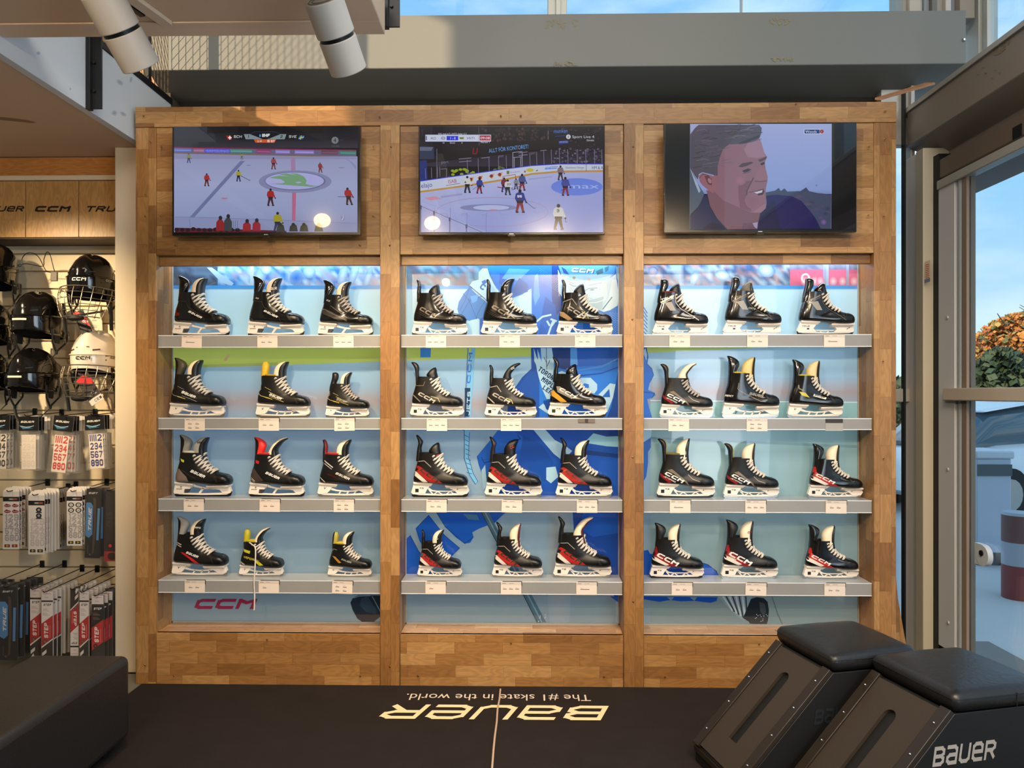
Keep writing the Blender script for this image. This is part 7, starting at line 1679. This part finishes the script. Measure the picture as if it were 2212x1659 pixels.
stack('number_sticker_pack', 204, 898, 1015, 43, pk_numbers((26, 30, 110)), 5, 'blue number sticker pack by the column', 'number sticker packs', 'sticker pack', tilt=-.06)
stack('team_sticker_sheet', 24, 1062, 1188, 36, pk_team((44, 36, 60), 'red', (110, 30, 34)), 5, 'team sticker sheet with dark red badges', 'team sticker sheets', 'sticker sheet', bag=False, Y0=3.90)
stack('team_sticker_sheet', 79, 1070, 1199, 36, pk_team((150, 130, 130), 'gear', (26, 24, 24)), 6, 'team sticker sheet with grey gear badges', 'team sticker sheets', 'sticker sheet', bag=False, Y0=3.86)
stack('team_sticker_sheet', 113, 1064, 1188, 34, pk_team((120, 110, 110), 'gear', (26, 24, 24)), 5, 'team sticker sheet half hidden behind the gear badge one', 'team sticker sheets', 'sticker sheet', bag=False, Y0=4.06, dy=.02)
stack('team_sticker_sheet', 161, 1062, 1180, 34, pk_team((60, 58, 56), 'ring', (24, 22, 22)), 5, 'team sticker sheet with dark round badges', 'team sticker sheets', 'sticker sheet', bag=False, Y0=3.90)
stack('blade_pack', 203, 1056, 1207, 32, pk_true, 4, 'black and blue skate blade pack on the middle row', 'black and blue blade packs', 'blade pack', bag=False, blister=True, Y0=3.90, tilt=.03, backm=(24, 22, 22))
stack('blade_pack', 238, 1060, 1214, 26, lambda p, w_, h_: (p.rect(-w_ / 2, -h_, w_ / 2, 0, (34, 30, 30)), p.text('STEP', -.02, -h_ * .3, .03, (50, 46, 46), .2, 1, 0, rot=-1.57, up=1, fit=.09), p.ell(0, -h_ * .78, .022, .022, (20, 18, 18), 16), p.ell(0, -h_ * .78, .009, .009, (200, 40, 36), 8), p.rect(-w_ / 2, -h_, w_ / 2, -h_ * .86, (150, 32, 34)), p.ell(.01, -h_ * .93, .025, .02, (30, 26, 26), 14)), 2, 'dark blade pack with red corner against the column', 'black and blue blade packs', 'blade pack', bag=False, blister=True, Y0=3.92, backm=(34, 30, 30))
stack('blade_pack', 18, 1268, 1428, 37, pk_true, 5, 'black and blue skate blade pack at lower left', 'black and blue blade packs', 'blade pack', bag=False, blister=True, Y0=3.74, dy=.05, backm=(24, 22, 22))
stack('blade_pack', -18, 1262, 1424, 37, pk_true, 3, 'black and blue skate blade pack cut by the left edge', 'black and blue blade packs', 'blade pack', bag=False, blister=True, Y0=3.80, dy=.05, backm=(24, 22, 22))
stack('steel_runner_pack', 77, 1272, 1425, 24, pk_step(), 6, 'white and red runner pack second from the blue packs', 'red and white runner packs', 'runner pack', bag=False, blister=True, Y0=3.80, dy=.035)
stack('steel_runner_pack', 102, 1278, 1430, 25, pk_step(), 7, 'white and red runner pack with three more beside it', 'red and white runner packs', 'runner pack', bag=False, blister=True, Y0=3.76, dy=.035)
stack('steel_runner_pack', 161, 1272, 1418, 18, pk_step(False, True), 5, 'white and red runner pack hung upside down', 'red and white runner packs', 'runner pack', bag=False, blister=True, Y0=3.78, dy=.04)
stack('steel_runner_pack', 182, 1278, 1430, 20, pk_step(), 6, 'white and red runner pack beside the upside down one', 'red and white runner packs', 'runner pack', bag=False, blister=True, Y0=3.76, dy=.04)
stack('steel_runner_pack', 211, 1286, 1440, 26, pk_step(True), 5, 'black and red runner pack nearest the column', 'red and white runner packs', 'runner pack', bag=False, blister=True, Y0=3.74, dy=.04, backm=(26, 24, 24))

# ------------------------------------------------------------------ outdoors
gr = MB().box(XU + .12, 70, -30, 80, -.16, -.06).box(-40, XU + .12, YB + .2, 80, -.16, -.06).build('ground', mat('asphalt', (186, 190, 190), .9, vary=.1, vscale=.6), None); gr['kind'] = 'structure'
def tree(x, y, h_, r, cols, n, label, trunk=.12, z0=0.6, sz=.09, name='tree'):
    e = empty(name, (x, y, -.06)); tag(e, label, 'tree' if h_ > 2 else 'bush', 'trees outside the glass')
    m = MB(); ms = [mat('leaf_%d_%d_%d' % c, c, .7) for c in cols]
    for i in range(n):
        a = U(0, 6.283); q = U(-1, 1); rr = r * R() ** .4; zz_ = (z0 + h_) / 2 + q * (h_ - z0) / 2; w_ = math.sqrt(max(.05, 1 - q * q))
        c = Vector((math.cos(a) * rr * w_, math.sin(a) * rr * w_, zz_)); s_ = sz * U(.6, 1.4); u = Vector((U(-1, 1), U(-1, 1), U(-1, 1))).normalized() * s_; v = u.orthogonal().normalized() * s_
        m.cm = random.randrange(len(ms)); m.add([c - u - v, c + u - v, c + u + v, c - u + v], [(0, 1, 2, 3)])
    m.build('foliage', ms, e)
    t = MB(); t.tube([Vector((0, 0, 0)), Vector((.05, 0, h_ * .45)), Vector((0, .1, h_ * .9))], [trunk, trunk * .7, trunk * .2], 8)
    for i in range(10):
        a = U(0, 6.28); z = U(.35, .8) * h_; t.tube([Vector((0, 0, z)), Vector((math.cos(a) * r * .5, math.sin(a) * r * .5, z + h_ * .12)), Vector((math.cos(a) * r * .9, math.sin(a) * r * .9, z + h_ * .24))], [trunk * .35, trunk * .2, .01], 5)
    t.build('trunk', mat('bark', (84, 76, 70), .9), e); return e
tree(13.6, 20.5, 3.7, 1.5, [(206, 130, 60), (222, 150, 70), (176, 104, 62), (196, 160, 90), (120, 116, 70)], 9000, 'tall tree with orange autumn leaves behind the glass door', sz=.05)
tree(18.2, 24.5, 5.0, 2.0, [(150, 120, 96), (120, 110, 100), (170, 130, 96)], 900, 'nearly bare tree to the right of the orange one', .10, 1.4, .06)
tree(10.4, 25, 5.4, 1.6, [(110, 118, 96), (140, 130, 100)], 1400, 'thin pale tree seen between the oak wall and the corner post', .08, .4, .07)
tree(11.8, 18.6, 2.6, .9, [(70, 86, 60), (90, 100, 70), (50, 66, 50)], 2200, 'dark green bush left of the orange tree', .06, 0, .08)
hg = MB()
for i in range(2600):
    c = Vector((U(4, 30), 27 + U(-.6, .6), U(0, 2.0))); u = Vector((U(-1, 1), U(-1, 1), U(-1, 1))).normalized() * .16; v = u.orthogonal().normalized() * .16; hg.add([c - u - v, c + u - v, c + u + v, c - u + v], [(0, 1, 2, 3)])
hg.box(4, 30, 26.8, 27.3, 0, 1.8)
o = hg.build('hedge', mat('hedge_green', (92, 100, 74), .8), None); tag(o, 'long low hedge across the car park', 'hedge')
# parked white car
CARW = mat('car_white', (222, 228, 232), .25, coat=.6); CARG = mat('car_glass', (70, 90, 100), .08, coat=.8)
car = empty('parked_car', (6.7, 10.2, -.06), math.radians(20)); tag(car, 'white parked car with a rounded roof outside the glass door', 'car')
def cross(tab, m_, nm, par):
    L = []
    for x, zl_, zh, hw in tab: L.append([Vector((x, -hw * .92, zl_)), Vector((x, -hw, lerp(zl_, zh, .35))), Vector((x, -hw * .9, lerp(zl_, zh, .8))), Vector((x, -hw * .65, zh)), Vector((x, hw * .65, zh)), Vector((x, hw * .9, lerp(zl_, zh, .8))), Vector((x, hw, lerp(zl_, zh, .35))), Vector((x, hw * .92, zl_))])
    return MB().loft(L).build(nm, m_, par, smooth=True, angle=50)
body = cross([(-2.1, .3, .62, .70), (-1.95, .22, .80, .80), (-1.2, .2, .92, .86), (0, .2, .95, .87), (.9, .2, .93, .86), (1.7, .22, .82, .82), (2.1, .3, .62, .70)], CARW, 'body', car)
cross([(-1.75, .86, .90, .70), (-1.25, .88, 1.30, .66), (-.5, .88, 1.40, .66), (.35, .88, 1.38, .66), (1.15, .88, .94, .72)], CARG, 'cabin_glass', car)
cross([(-1.30, 1.29, 1.31, .56), (-.6, 1.37, 1.43, .60), (.3, 1.36, 1.41, .60), (.55, 1.28, 1.31, .54)], CARW, 'roof', car)
for x in (-1.35, 1.35):
    for y in (-.82, .82):
        wv = MB().cyl((x, y - .1, .32), (x, y + .1, .32), .32, .32, 24).build('wheel', RUBBER, car, smooth=True); MB().cyl((x, y - .105, .32), (x, y + .105, .32), .19, .19, 16).build('hubcap', ALU, wv, smooth=True)
# white cabinet and bollard
q = at_y(2150, 850, 6.6)
ub = empty('utility_cabinet', (q.x, 6.6, -.06)); tag(ub, 'pale grey outdoor cabinet standing in front of the white car', 'cabinet')
MB().box(-.16, .14, 0, .4, .12, .95).build('body', mat('cabinet_grey', (178, 190, 206), .5), ub, bevel=.01); MB().box(-.18, .16, -.02, .42, .95, 1.02).build('lid', mat('cabinet_lid', (196, 206, 216), .4), ub, bevel=.015); MB().box(-.16, .14, -.012, 0, .80, .90).build('grille', mat('grille_dark', (80, 90, 96), .5), ub); MB().box(-.12, .10, .05, .35, 0, .12).build('plinth', BLACKM, ub)
q = at_y(2200, 850, 5.6)
bo = empty('striped_bollard', (q.x, 5.6, -.06)); tag(bo, 'short round bollard with red and grey bands outside the door', 'bollard')
MB().cyl((0, 0, 0), (0, 0, .25), .11, .11, 24).build('red_band', mat('bollard_red', (128, 62, 62), .5), bo, smooth=True); MB().cyl((0, 0, .25), (0, 0, .42), .11, .11, 24).build('grey_band', mat('bollard_grey', (160, 170, 182), .5), bo, smooth=True); MB().cyl((0, 0, .42), (0, 0, .62), .11, .11, 24).build('brown_band', mat('bollard_brown', (110, 78, 76), .5), bo, smooth=True)
MB().cyl((0, 0, .62), (0, 0, .64), .112, .1, 24).build('cap', mat('bollard_grey', (160, 170, 182), .5), bo, smooth=True)
